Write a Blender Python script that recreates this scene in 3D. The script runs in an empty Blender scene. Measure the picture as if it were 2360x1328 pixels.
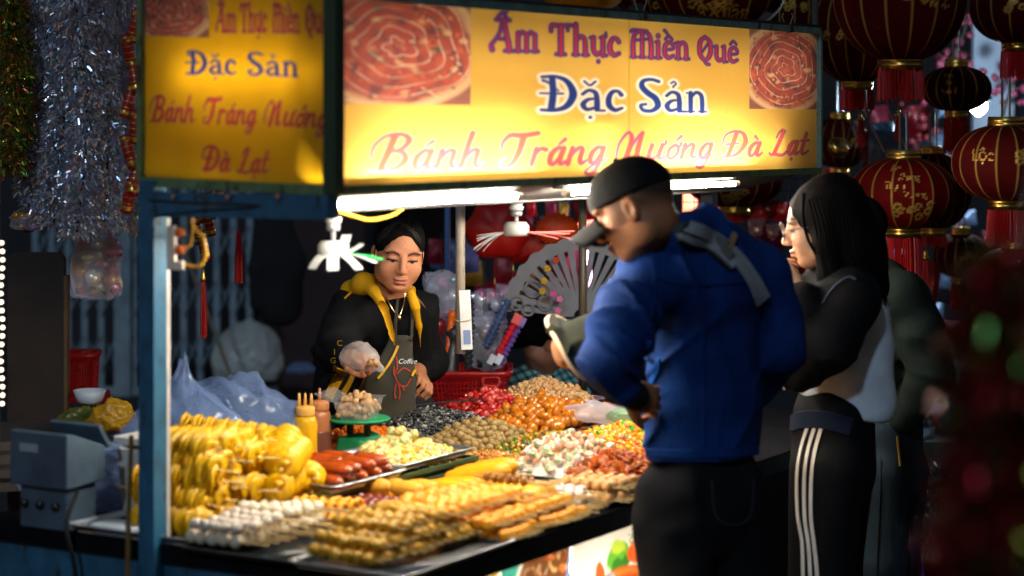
import bpy, math, random
import numpy as np
from mathutils import Vector, Matrix, Quaternion, noise as mnoise
from mathutils.bvhtree import BVHTree

S = bpy.context.scene
COL = S.collection
random.seed(7)
RNG = np.random.default_rng(7)

# ------------------------------------------------------------------ camera
EYE, FOC, PX0, PY0 = 1.80, 5000.0, 1180.0, 240.0     # eye height (m); long lens of about 76 mm
cam_d = bpy.data.cameras.new('camera')
cam = bpy.data.objects.new('camera', cam_d)
COL.objects.link(cam)
cam.location = (0, 0, EYE)
cam.rotation_euler = (math.radians(90), 0, 0)
cam_d.sensor_width = 36
cam_d.lens = FOC / 2360 * 36
cam_d.shift_y = -(664 - PY0) / 2360
cam_d.clip_start = 0.05
cam_d.clip_end = 400
cam_d.dof.use_dof = True
cam_d.dof.focus_distance = 6.95
cam_d.dof.aperture_fstop = 2.05
S.camera = cam

# ------------------------------------------------------------------ night sky, and an added cool lamp standing in for street glow
world = bpy.data.worlds.new('World')
S.world = world
world.use_nodes = True
wn = world.node_tree
wn.nodes.clear()
sky = wn.nodes.new('ShaderNodeTexSky')
sky.sky_type = 'NISHITA'
sky.sun_disc = False
sky.sun_elevation = math.radians(-1.5)
sky.sun_rotation = math.radians(248)
bg = wn.nodes.new('ShaderNodeBackground')
bg.inputs['Strength'].default_value = 0.15
wo = wn.nodes.new('ShaderNodeOutputWorld')
wn.links.new(sky.outputs['Color'], bg.inputs['Color'])
wn.links.new(bg.outputs['Background'], wo.inputs['Surface'])

sun_d = bpy.data.lights.new('sun', 'SUN')  # added cool fill lamp with no visible source, lights tinsel and backs
sun_d.energy = 0.36
sun_d.angle = math.radians(3)
sun_d.color = (0.55, 0.75, 1.0)
sun = bpy.data.objects.new('sun', sun_d)
COL.objects.link(sun)
sun.rotation_euler = (math.radians(58), 0, math.radians(-16))

S.view_settings.view_transform = 'Standard'
S.view_settings.look = 'None'
S.view_settings.exposure = 0.68
S.view_settings.gamma = 1.0
S.view_settings.use_curve_mapping = False
S.cycles.use_denoising = True
S.cycles.max_bounces = 6
S.cycles.diffuse_bounces = 3
S.cycles.glossy_bounces = 3
S.cycles.transmission_bounces = 4
S.cycles.transparent_max_bounces = 8
S.cycles.sample_clamp_indirect = 4.0
S.cycles.caustics_reflective = False
S.cycles.caustics_refractive = False

# ------------------------------------------------------------------ small helpers
def P(px, py, Y):
    """a point of the place, from its bearing and its distance"""
    return Vector(((px - PX0) / FOC * Y, Y, EYE - (py - PY0) / FOC * Y))

def srgb(r, g, b):
    f = lambda c: (c / 255) / 12.92 if c / 255 <= 0.04045 else ((c / 255 + 0.055) / 1.055) ** 2.4
    return (f(r), f(g), f(b))

def noise_np(p, f, seed=0, n=9):
    """cheap smooth noise in [-1, 1]: a sum of sines in random directions; p is (..., d)"""
    r = np.random.default_rng(seed)
    out = 0
    for i in range(n):
        d = r.normal(size=p.shape[-1]); d /= np.linalg.norm(d)
        out = out + np.sin((p @ d) * f * r.uniform(.6, 1.7) + r.uniform(0, 6.28))
    return out / n * 1.6

MATS = {}
def mat(name, col=(.5, .5, .5), rough=.6, metal=0., var=.15, vs=12., bump=0., bs=60., attr=None, coat=0., trans=0., sss=0., sheen=0., alpha=1., transl=0., goldattr=False, spec=.5, wear=None):
    if name in MATS: return MATS[name]
    m = bpy.data.materials.new(name); m.use_nodes = True
    nt = m.node_tree; N = nt.nodes; L = nt.links
    b = N['Principled BSDF']
    tc = N.new('ShaderNodeTexCoord')
    nz = N.new('ShaderNodeTexNoise'); nz.inputs['Scale'].default_value = vs; nz.inputs['Detail'].default_value = 5
    L.new(tc.outputs['Object'], nz.inputs['Vector'])
    mp = N.new('ShaderNodeMapRange')
    mp.inputs['From Min'].default_value = .25; mp.inputs['From Max'].default_value = .75
    mp.inputs['To Min'].default_value = 1 - var; mp.inputs['To Max'].default_value = 1 + var
    L.new(nz.outputs['Fac'], mp.inputs['Value'])
    mx = N.new('ShaderNodeMix'); mx.data_type = 'RGBA'; mx.blend_type = 'MULTIPLY'; mx.inputs['Factor'].default_value = 1
    if attr:
        at = N.new('ShaderNodeAttribute'); at.attribute_name = attr
        L.new(at.outputs['Color'], mx.inputs['A'])
    else:
        mx.inputs['A'].default_value = (*col, 1)
    L.new(mp.outputs['Result'], mx.inputs['B'])
    colout = mx.outputs['Result']
    if wear:                                                     # chips and rust spots with a shape of their own
        wz = N.new('ShaderNodeTexNoise'); wz.inputs['Scale'].default_value = 22; wz.inputs['Detail'].default_value = 9; wz.inputs['Roughness'].default_value = .7
        wm_ = N.new('ShaderNodeMapping'); wm_.inputs['Scale'].default_value = (1, 1, .35); L.new(tc.outputs['Object'], wm_.inputs['Vector']); L.new(wm_.outputs['Vector'], wz.inputs['Vector'])
        wr = N.new('ShaderNodeMapRange'); wr.inputs['From Min'].default_value = .57; wr.inputs['From Max'].default_value = .63; L.new(wz.outputs['Fac'], wr.inputs['Value'])
        wx = N.new('ShaderNodeMix'); wx.data_type = 'RGBA'; L.new(wr.outputs['Result'], wx.inputs['Factor']); L.new(colout, wx.inputs['A']); wx.inputs['B'].default_value = (*wear, 1); colout = wx.outputs['Result']
    L.new(colout, b.inputs['Base Color'])
    b.inputs['Roughness'].default_value = rough
    b.inputs['Metallic'].default_value = metal
    b.inputs['Specular IOR Level'].default_value = spec
    if coat: b.inputs['Coat Weight'].default_value = coat; b.inputs['Coat Roughness'].default_value = .08
    if trans: b.inputs['Transmission Weight'].default_value = trans
    if sss:
        b.inputs['Subsurface Weight'].default_value = sss; b.inputs['Subsurface Radius'].default_value = (1, .4, .2); b.inputs['Subsurface Scale'].default_value = .008
    if sheen: b.inputs['Sheen Weight'].default_value = sheen
    b.inputs['Alpha'].default_value = alpha
    if goldattr:
        ga = N.new('ShaderNodeAttribute'); ga.attribute_name = 'gold'
        L.new(ga.outputs['Fac'], b.inputs['Metallic'])
        mr = N.new('ShaderNodeMapRange'); mr.inputs['To Min'].default_value = rough; mr.inputs['To Max'].default_value = .3
        L.new(ga.outputs['Fac'], mr.inputs['Value']); L.new(mr.outputs['Result'], b.inputs['Roughness'])
    if bump:
        n2 = N.new('ShaderNodeTexNoise'); n2.inputs['Scale'].default_value = bs; n2.inputs['Detail'].default_value = 6
        L.new(tc.outputs['Object'], n2.inputs['Vector'])
        bp = N.new('ShaderNodeBump'); bp.inputs['Strength'].default_value = bump; bp.inputs['Distance'].default_value = .01
        L.new(n2.outputs['Fac'], bp.inputs['Height']); L.new(bp.outputs['Normal'], b.inputs['Normal'])
    if transl:
        t = N.new('ShaderNodeBsdfTranslucent'); L.new(colout, t.inputs['Color'])
        ms = N.new('ShaderNodeMixShader'); ms.inputs[0].default_value = transl
        L.new(b.outputs[0], ms.inputs[1]); L.new(t.outputs[0], ms.inputs[2])
        L.new(ms.outputs[0], N['Material Output'].inputs['Surface'])
    MATS[name] = m
    return m

def emit(name, col, s):
    if name in MATS: return MATS[name]
    m = bpy.data.materials.new(name); m.use_nodes = True
    b = m.node_tree.nodes['Principled BSDF']
    b.inputs['Base Color'].default_value = (.8, .8, .8, 1)
    b.inputs['Emission Color'].default_value = (*col, 1); b.inputs['Emission Strength'].default_value = s
    MATS[name] = m
    return m

def film(name, col, clear=.5, rough=.15, tint=None):
    """thin clear plastic film: part see-through, part glossy sheet"""
    if name in MATS: return MATS[name]
    m = bpy.data.materials.new(name); m.use_nodes = True
    nt = m.node_tree; N = nt.nodes; L = nt.links
    b = N['Principled BSDF']
    b.inputs['Base Color'].default_value = (*col, 1); b.inputs['Roughness'].default_value = rough
    b.inputs['Specular IOR Level'].default_value = .8
    t = N.new('ShaderNodeBsdfTransparent'); t.inputs['Color'].default_value = (*(tint or (1, 1, 1)), 1)
    tl = N.new('ShaderNodeBsdfTranslucent'); tl.inputs['Color'].default_value = (*col, 1)
    m1 = N.new('ShaderNodeMixShader'); m1.inputs[0].default_value = .4
    L.new(b.outputs[0], m1.inputs[1]); L.new(tl.outputs[0], m1.inputs[2])
    ms = N.new('ShaderNodeMixShader'); ms.inputs[0].default_value = clear
    L.new(m1.outputs[0], ms.inputs[1]); L.new(t.outputs[0], ms.inputs[2])
    L.new(ms.outputs[0], N['Material Output'].inputs['Surface'])
    MATS[name] = m
    return m

# ------------------------------------------------------------------ mesh building
class MB:
    """collects pieces of ONE object"""
    def __init__(s): s.v = []; s.f = []; s.n = 0; s.c = []; s.usecol = False
    def add(s, v, f, col=None):
        v = np.asarray(v, float).reshape(-1, 3)
        s.v.append(v); s.f += [tuple(int(i) + s.n for i in q) for q in f]; s.n += len(v)
        if col is not None: s.usecol = True
        c = np.ones((len(v), 3)) if col is None else np.broadcast_to(np.asarray(col, float), (len(v), 3))
        s.c.append(c)
        return s
    def box(s, c, size, R=None, col=None, taper=1.0):
        x, y, z = (i / 2 for i in size)
        v = np.array([[-x, -y, -z], [x, -y, -z], [x, y, -z], [-x, y, -z], [-x * taper, -y * taper, z], [x * taper, -y * taper, z], [x * taper, y * taper, z], [-x * taper, y * taper, z]])
        if R is not None: v = v @ np.array(R).T
        return s.add(v + np.array(c), [(0, 3, 2, 1), (4, 5, 6, 7), (0, 1, 5, 4), (1, 2, 6, 5), (2, 3, 7, 6), (3, 0, 4, 7)], col)
    def tube(s, pts, r, n=8, col=None, cap=True, flat=1.0, up=None):
        p = np.array([list(q) for q in pts], float); k = len(p)
        r = np.broadcast_to(np.asarray(r, float), (k,))
        t = np.gradient(p, axis=0); t /= np.linalg.norm(t, axis=1)[:, None] + 1e-12
        u0 = np.array(up if up is not None else (0, 0, 1), float)
        V = []
        for i in range(k):
            a = u0 - t[i] * (u0 @ t[i])
            if np.linalg.norm(a) < 1e-3:
                a = np.array((1., 0, 0)) - t[i] * t[i][0]
            a /= np.linalg.norm(a)
            b = np.cross(t[i], a)
            if up is None: u0 = a
            for j in range(n):
                th = 2 * math.pi * j / n
                V.append(p[i] + r[i] * (math.cos(th) * a * flat + math.sin(th) * b))
        F = [(i * n + j, i * n + (j + 1) % n, (i + 1) * n + (j + 1) % n, (i + 1) * n + j) for i in range(k - 1) for j in range(n)]
        if cap: F += [tuple(range(n))[::-1], tuple((k - 1) * n + j for j in range(n))]
        return s.add(V, F, col)
    def lathe(s, prof, c=(0, 0, 0), n=16, col=None, R=None, sx=1., sy=1.):
        V = []; k = len(prof)
        for (r, z) in prof:
            for j in range(n):
                th = 2 * math.pi * j / n
                V.append((r * math.cos(th) * sx, r * math.sin(th) * sy, z))
        F = [(i * n + j, i * n + (j + 1) % n, (i + 1) * n + (j + 1) % n, (i + 1) * n + j) for i in range(k - 1) for j in range(n)]
        if prof[0][0] > 1e-5: F.append(tuple(range(n))[::-1])
        if prof[-1][0] > 1e-5: F.append(tuple((k - 1) * n + j for j in range(n)))
        V = np.array(V)
        if R is not None: V = V @ np.array(R).T
        return s.add(V + np.array(c), F, col)
    def ico(s, c, r, sub=2, jit=0., seed=0, sc=(1, 1, 1), R=None, col=None):
        v, f = ICO[sub]
        q = v * (1 + jit * noise_np(v, 3.0, seed)[:, None]) * r * np.array(sc)
        if R is not None: q = q @ np.array(R).T
        return s.add(q + np.array(c), f, col)
    def quad(s, a, b, c, d, col=None): return s.add([a, b, c, d], [(0, 1, 2, 3)], col)
    def mesh(s, name, m=None, smooth=True):
        me = bpy.data.meshes.new(name)
        V = np.concatenate(s.v)
        me.from_pydata(V.tolist(), [], s.f)
        if s.usecol:
            a = me.color_attributes.new('Col', 'FLOAT_COLOR', 'POINT')
            C = np.concatenate(s.c); a.data.foreach_set('color', np.column_stack([C, np.ones(len(C))]).astype(np.float32).ravel())
        if smooth: me.polygons.foreach_set('use_smooth', [True] * len(me.polygons))
        if m: me.materials.append(m)
        me.update()
        return me
    def build(s, name, m=None, parent=None, smooth=False):
        return link(name, s.mesh(name, m, smooth), parent)

def _ico():
    t = (1 + 5 ** .5) / 2
    v = np.array([(-1, t, 0), (1, t, 0), (-1, -t, 0), (1, -t, 0), (0, -1, t), (0, 1, t), (0, -1, -t), (0, 1, -t), (t, 0, -1), (t, 0, 1), (-t, 0, -1), (-t, 0, 1)], float)
    v /= np.linalg.norm(v[0])
    f = [(0, 11, 5), (0, 5, 1), (0, 1, 7), (0, 7, 10), (0, 10, 11), (1, 5, 9), (5, 11, 4), (11, 10, 2), (10, 7, 6), (7, 1, 8), (3, 9, 4), (3, 4, 2), (3, 2, 6), (3, 6, 8), (3, 8, 9), (4, 9, 5), (2, 4, 11), (6, 2, 10), (8, 6, 7), (9, 8, 1)]
    out = {0: (v, f)}
    for lev in (1, 2, 3, 4):
        vl = [tuple(q) for q in v]; idx = {}; nf = []
        def mid(a, b):
            k = (min(a, b), max(a, b))
            if k not in idx:
                q = (np.array(vl[a]) + np.array(vl[b])); q /= np.linalg.norm(q); idx[k] = len(vl); vl.append(tuple(q))
            return idx[k]
        for a, b, c in f:
            x, y, z = mid(a, b), mid(b, c), mid(c, a)
            nf += [(a, x, z), (b, y, x), (c, z, y), (x, y, z)]
        v, f = np.array(vl), nf
        out[lev] = (v, f)
    return out
ICO = _ico()

def link(name, data, parent=None):
    o = bpy.data.objects.new(name, data); COL.objects.link(o)
    if parent is not None: o.parent = parent
    return o

def tag(o, label=None, cat=None, group=None, kind=None):
    if label: o['label'] = label
    if cat: o['category'] = cat
    if group: o['group'] = group
    if kind: o['kind'] = kind
    return o

def thing(name, label, cat, loc=(0, 0, 0), group=None, R=None):
    o = bpy.data.objects.new(name, None); COL.objects.link(o)
    o.empty_display_size = .05
    o.location = loc
    if R is not None: o.rotation_euler = Matrix(R).to_euler()
    return tag(o, label, cat, group)

def part(name, me, parent, loc=(0, 0, 0), rot=None, label=None):
    o = link(name, me, parent); o.location = loc
    if rot is not None: o.rotation_euler = rot
    if label: o['label'] = label
    return o

def copy_tree(root, loc=None, eul=None, label=None, scale=None):
    r = root.copy(); COL.objects.link(r)
    if loc is not None: r.location = loc
    if eul is not None: r.rotation_euler = eul
    if scale is not None: r.scale = scale
    if label: r['label'] = label
    for ch in root.children:
        c = ch.copy(); COL.objects.link(c); c.parent = r
        for g in ch.children:
            d = g.copy(); COL.objects.link(d); d.parent = c
    return r

def shift(root, kids=True):
    """bring a thing built at world coordinates to its own base point"""
    return root

def grid_mesh(name, pts, cols=None, m=None, smooth=True, extra=None):
    """pts (h, w, 3) -> grid mesh with point colours"""
    h, w = pts.shape[:2]
    i = np.arange(h * w).reshape(h, w)
    q = np.stack([i[:-1, :-1], i[:-1, 1:], i[1:, 1:], i[1:, :-1]], -1).reshape(-1, 4)
    return fast_mesh(name, pts.reshape(-1, 3), q, None if cols is None else cols.reshape(-1, 3), m, smooth, extra)

def fast_mesh(name, v, q, cols=None, m=None, smooth=True, extra=None):
    me = bpy.data.meshes.new(name)
    k = q.shape[1]
    me.vertices.add(len(v)); me.vertices.foreach_set('co', np.asarray(v, np.float32).ravel())
    me.loops.add(q.size); me.loops.foreach_set('vertex_index', q.astype(np.int32).ravel())
    me.polygons.add(len(q)); me.polygons.foreach_set('loop_start', np.arange(0, q.size, k, dtype=np.int32))
    me.update(calc_edges=True)
    me.polygons.foreach_set('use_smooth', np.full(len(q), smooth))
    if cols is not None:
        a = me.color_attributes.new('Col', 'FLOAT_COLOR', 'POINT')
        a.data.foreach_set('color', np.column_stack([cols, np.ones(len(cols))]).astype(np.float32).ravel())
    if extra is not None:
        a = me.attributes.new('gold', 'FLOAT', 'POINT'); a.data.foreach_set('value', np.asarray(extra, np.float32).ravel())
    if m: me.materials.append(m)
    me.validate()
    return me

def catmull(pts, k=6):
    p = np.asarray(pts, float)
    if len(p) < 3:
        t = np.linspace(0, 1, k + 1)[:, None]
        return p[0] * (1 - t) + p[-1] * t
    q = np.vstack([2 * p[0] - p[1], p, 2 * p[-1] - p[-2]])
    out = []
    for i in range(1, len(q) - 2):
        for t in np.arange(k) / k:
            a, b, c, d = q[i - 1], q[i], q[i + 1], q[i + 2]
            out.append(.5 * ((2 * b) + (-a + c) * t + (2 * a - 5 * b + 4 * c - d) * t ** 2 + (-a + 3 * b - 3 * c + d) * t ** 3))
    out.append(p[-1])
    return np.array(out)

def rotm(axis, ang):
    return np.array(Matrix.Rotation(ang, 3, axis))

def frame(f, up=(0, 0, 1)):
    """3x3 with columns right, front, up for a thing that faces f"""
    f = np.array(f, float); f /= np.linalg.norm(f)
    u = np.array(up, float); r = np.cross(f, u); r /= np.linalg.norm(r); u = np.cross(r, f)
    return np.column_stack([r, f, u])
# ------------------------------------------------------------------ hand-drawn lettering (flat print, as strokes)
def dot(x, y, r): return ([(x, y), (x + .001, y)], r)
NOU = {
 'A': (.80, [([(.08,.07),(.05,.2),(.15,.33),(.3,.55),(.37,.8),(.44,.98)], (.07,.05,.04,.04,.045,.05)), ([(.46,.98),(.52,.6),(.60,.28),(.62,.05)], (.06,.07,.075,.08)), ([(.2,.40),(.57,.38)], .035), ([(.48,.03),(.78,.03)], .04), ([(.20,.97),(.64,.97)], .045)]),
 'm': (.84, [([(.11,.58),(.11,.04)], .065), ([(.39,.54),(.39,.04)], .065), ([(.67,.54),(.67,.04)], .065), ([(.11,.48),(.24,.62),(.37,.54)], .05), ([(.39,.48),(.52,.62),(.66,.54)], .05), ([(.02,.03),(.20,.03)], .035), ([(.31,.03),(.47,.03)], .035), ([(.58,.03),(.78,.03)], .035)]),
 'T': (.72, [([(.03,.76),(.06,.94),(.32,.94),(.66,.97)], (.05,.06,.055,.05)), ([(.35,.93),(.35,.05)], .08), ([(.20,.03),(.50,.03)], .04), ([(.56,.95),(.58,.8)], .035)]),
 'h': (.60, [([(.13,1.0),(.13,.04)], .07), ([(.13,.46),(.28,.62),(.42,.54),(.45,.3),(.45,.04)], (.05,.055,.065,.07,.07)), ([(.03,.03),(.23,.03)], .035), ([(.36,.03),(.56,.03)], .035), ([(.02,.97),(.14,.99)], .035)]),
 'u': (.60, [([(.13,.60),(.13,.22),(.24,.06),(.40,.14)], (.07,.07,.06,.05)), ([(.46,.62),(.46,.04)], .07), ([(.02,.60),(.14,.60)], .035), ([(.36,.61),(.46,.61)], .03), ([(.44,.03),(.60,.03)], .035)]),
 'c': (.50, [([(.42,.50),(.34,.60),(.20,.58),(.11,.40),(.12,.18),(.26,.05),(.44,.11)], (.065,.05,.06,.075,.08,.065,.045))]),
 'M': (.90, [([(.10,.05),(.09,.5),(.16,.84),(.42,.97),(.68,.85),(.76,.5),(.76,.05)], (.075,.07,.055,.045,.06,.075,.08)), ([(.43,.95),(.43,.05)], .065), ([(.02,.93),(.12,.99),(.6,.97)], .04), ([(.02,.03),(.2,.03)], .035), ([(.33,.03),(.53,.03)], .035), ([(.66,.03),(.86,.03)], .035), ([(.12,.62),(.7,.7)], .03)]),
 'i': (.28, [([(.13,.60),(.13,.04)], .07), dot(.13, .82, .075), ([(.03,.60),(.14,.60)], .03), ([(.02,.03),(.24,.03)], .035)]),
 'e': (.50, [([(.10,.33),(.42,.38),(.40,.54),(.25,.61),(.11,.46),(.11,.18),(.25,.05),(.44,.13)], (.035,.04,.055,.055,.07,.075,.06,.045))]),
 'n': (.60, [([(.13,.60),(.13,.04)], .07), ([(.13,.46),(.28,.62),(.42,.54),(.45,.3),(.45,.04)], (.05,.055,.065,.07,.07)), ([(.02,.60),(.14,.60)], .03), ([(.03,.03),(.23,.03)], .035), ([(.36,.03),(.56,.03)], .035)]),
 'Q': (.68, [([(.33,.97),(.13,.76),(.12,.28),(.33,.04),(.54,.28),(.54,.74),(.33,.97)], (.05,.075,.08,.05,.08,.075,.05)), ([(.16,.3),(.5,.76)], .03), ([(.30,.02),(.38,-.10),(.5,-.12)], .045)]),
 'D': (.88, [([(.28,.92),(.30,.5),(.26,.06)], (.08,.085,.09)), ([(.06,.96),(.35,.98),(.62,.85),(.76,.5),(.62,.16),(.35,.03),(.04,.03)], (.05,.05,.075,.10,.085,.06,.05)), ([(.02,.50),(.52,.50)], .035), ([(.08,.86),(.2,.8),(.42,.58)], (.045,.04,.03))]),
 'a': (.62, [([(.10,.50),(.24,.61),(.40,.55),(.44,.35),(.44,.08)], (.05,.05,.065,.075,.08)), ([(.42,.38),(.22,.34),(.11,.2),(.2,.06),(.42,.12)], (.035,.055,.075,.06,.045)), ([(.42,.03),(.62,.03)], .04)]),
 'S': (.66, [([(.55,.92),(.36,.97),(.16,.92),(.12,.76),(.26,.58),(.46,.42),(.53,.2),(.38,.05),(.16,.06),(.09,.2),(.22,.24)], (.055,.05,.06,.08,.085,.09,.085,.06,.055,.05,.045))]),
 ' ': (.45, []),
}
SCR = {
 'B': (.98, [([(.0,.35),(.02,.7),(.25,.97),(.6,1.0),(.80,.84),(.68,.60),(.42,.53)], (.015,.02,.03,.05,.075,.06,.03)), ([(.42,.53),(.74,.48),(.82,.25),(.62,.04),(.3,.02),(.02,.0)], (.03,.06,.085,.06,.03,.015)), ([(.44,.95),(.38,.5),(.30,.05)], .08)]),
 'a': (.60, [([(.42,.46),(.28,.54),(.11,.34),(.12,.08),(.26,.05),(.42,.40)], (.035,.05,.075,.065,.04,.03)), ([(.44,.52),(.39,.16),(.47,.03),(.62,.14)], (.07,.07,.045,.02))]),
 'n': (.62, [([(.10,.52),(.06,.03)], .065), ([(.08,.2),(.26,.50),(.41,.48),(.40,.16),(.48,.03),(.63,.14)], (.02,.045,.065,.065,.045,.02))]),
 'h': (.62, [([(.16,1.0),(.10,.5),(.06,.03)], .065), ([(.08,.2),(.26,.50),(.41,.48),(.40,.16),(.48,.03),(.63,.14)], (.02,.045,.065,.065,.045,.02))]),
 'T': (.88, [([(.02,.5),(.0,.72),(.16,.94),(.5,.93),(.92,1.0)], (.02,.035,.06,.075,.055)), ([(.54,.93),(.50,.4),(.36,.05),(.12,.02),(.05,.18),(.18,.26)], (.08,.08,.06,.03,.025,.02))]),
 'r': (.46, [([(.10,.52),(.06,.03)], .06), ([(.08,.28),(.22,.51),(.37,.49)], (.02,.045,.065))]),
 'g': (.60, [([(.42,.46),(.28,.54),(.11,.34),(.12,.08),(.26,.05),(.42,.40)], (.035,.05,.075,.065,.04,.03)), ([(.44,.52),(.40,.0),(.28,-.28),(.10,-.31),(.05,-.2),(.3,.0),(.6,.14)], (.07,.065,.05,.035,.025,.02,.018))]),
 'N': (1.0, [([(.0,.1),(.0,.6),(.2,.97),(.36,.8),(.36,.4),(.30,.03)], (.02,.025,.03,.055,.075,.07)), ([(.32,.2),(.5,.7),(.66,.96)], (.02,.03,.04)), ([(.68,.96),(.65,.4),(.68,.07),(.84,.12)], (.05,.08,.065,.025))]),
 'u': (.62, [([(.09,.52),(.06,.16),(.18,.03),(.40,.24)], (.065,.065,.05,.03)), ([(.44,.52),(.39,.14),(.47,.03),(.62,.14)], (.065,.065,.045,.02))]),
 'o': (.52, [([(.27,.51),(.10,.36),(.10,.1),(.24,.03),(.40,.2),(.39,.42),(.27,.51)], .055)]),
 'D': (1.0, [([(.44,.9),(.38,.45),(.30,.05)], .08), ([(.0,.5),(.05,.85),(.35,1.0),(.7,.9),(.86,.55),(.66,.14),(.3,.02),(.1,.08)], (.015,.025,.04,.06,.09,.065,.035,.02)), ([(.14,.50),(.6,.52)], .03)]),
 'L': (.80, [([(.50,.96),(.38,.5),(.24,.06)], (.06,.075,.07)), ([(.22,.70),(.30,.90),(.42,.99),(.54,.95)], (.02,.03,.04,.05)), ([(.02,.10),(.10,.02),(.26,.05),(.50,.0),(.70,.03),(.84,.18)], (.02,.03,.045,.05,.04,.02))]),
 't': (.44, [([(.20,.86),(.12,.3),(.15,.06),(.27,.04),(.44,.16)], (.065,.065,.05,.04,.02)), ([(.0,.56),(.38,.58)], .03)]),
 ' ': (.4, []),
}
MARK = {
 '^': lambda x, y: [([(x-.13,y),(x,y+.12),(x+.13,y)], .035)],
 '?': lambda x, y: [([(x-.06,y+.12),(x+.01,y+.17),(x+.07,y+.10),(x,y+.03),(x,y)], .03)],
 '+': lambda x, y: [([(x,y),(x+.10,y+.03),(x+.10,y+.14)], .035)],
 '.': lambda x, y: [dot(x, -.17, .055)],
 '`': lambda x, y: [([(x-.10,y+.13),(x+.03,y)], (.045,.025))],
 "'": lambda x, y: [([(x+.12,y+.14),(x-.02,y)], (.045,.025))],
 'v': lambda x, y: [([(x-.13,y+.11),(x,y),(x+.13,y+.11)], .035)],
}
# a word is a list of (letter, [(mark, dx, y)...])
WORDS = {
 'Am': [('A', [('^', .40, 1.06), ('?', .50, 1.17)]), ('m', [])],
 'Thuc': [('T', []), ('h', []), ('u', [('+', .46, .62), ('.', .3, 0)]), ('c', [])],
 'Mien': [('M', []), ('i', []), ('e', [('^', .26, .72), ('`', .20, .90)]), ('n', [])],
 'Que': [('Q', []), ('u', []), ('e', [('^', .26, .74)])],
 'Dac': [('D', []), ('a', [('v', .27, .76), ('.', .28, 0)]), ('c', [])],
 'San': [('S', []), ('a', [('?', .28, .76)]), ('n', [])],
 'Banh': [('B', []), ('a', [("'", .30, .66)]), ('n', []), ('h', [])],
 'Trang': [('T', []), ('r', []), ('a', [("'", .30, .66)]), ('n', []), ('g', [])],
 'Nuong': [('N', []), ('u', [('+', .44, .52)]), ('o', [('+', .36, .46), ("'", .30, .68)]), ('n', []), ('g', [])],
 'Da': [('D', []), ('a', [('`', .30, .66)])],
 'Lat': [('L', []), ('a', [('.', .28, 0)]), ('t', [])],
}
def word_strokes(w, font):
    G = NOU if font == 'n' else SCR
    sh = 0 if font == 'n' else .22
    x = 0; out = []
    for ch, marks in WORDS[w]:
        adv, st = G[ch]
        st = list(st)
        for (k, dx, y) in marks: st += MARK[k](dx, y)
        for pts, r in st:
            q = catmull(pts, 6)
            rr = np.interp(np.linspace(0, 1, len(q)), np.linspace(0, 1, len(pts)), np.broadcast_to(np.asarray(r, float), (len(pts),)))
            q = q + np.array([x, 0]); q[:, 0] += sh * q[:, 1]
            out.append((q, rr))
        x += adv
    return out, x

def stroke_dist(gx, gy, strokes, pad=.2):
    """distance of every sample to the strokes (negative inside)"""
    D = np.full(gx.shape, 9.0)
    for q, r in strokes:
        lo = q.min(0) - r.max() - pad; hi = q.max(0) + r.max() + pad
        w = (gx > lo[0]) & (gx < hi[0]) & (gy > lo[1]) & (gy < hi[1])
        if not w.any(): continue
        x, y = gx[w], gy[w]; d = np.full(x.shape, 9.0)
        for i in range(len(q) - 1):
            a, b = q[i], q[i + 1]; ab = b - a; L = ab @ ab + 1e-12
            t = np.clip(((x - a[0]) * ab[0] + (y - a[1]) * ab[1]) / L, 0, 1)
            d = np.minimum(d, np.hypot(x - a[0] - t * ab[0], y - a[1] - t * ab[1]) - (r[i] + (r[i + 1] - r[i]) * t))
        D[w] = np.minimum(D[w], d)
    return D

def ss(d, e): return np.clip(.5 - d / e, 0, 1)

def over(img, col, a):
    img[:] = img * (1 - a[..., None]) + np.array(col) * a[..., None]

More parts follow.
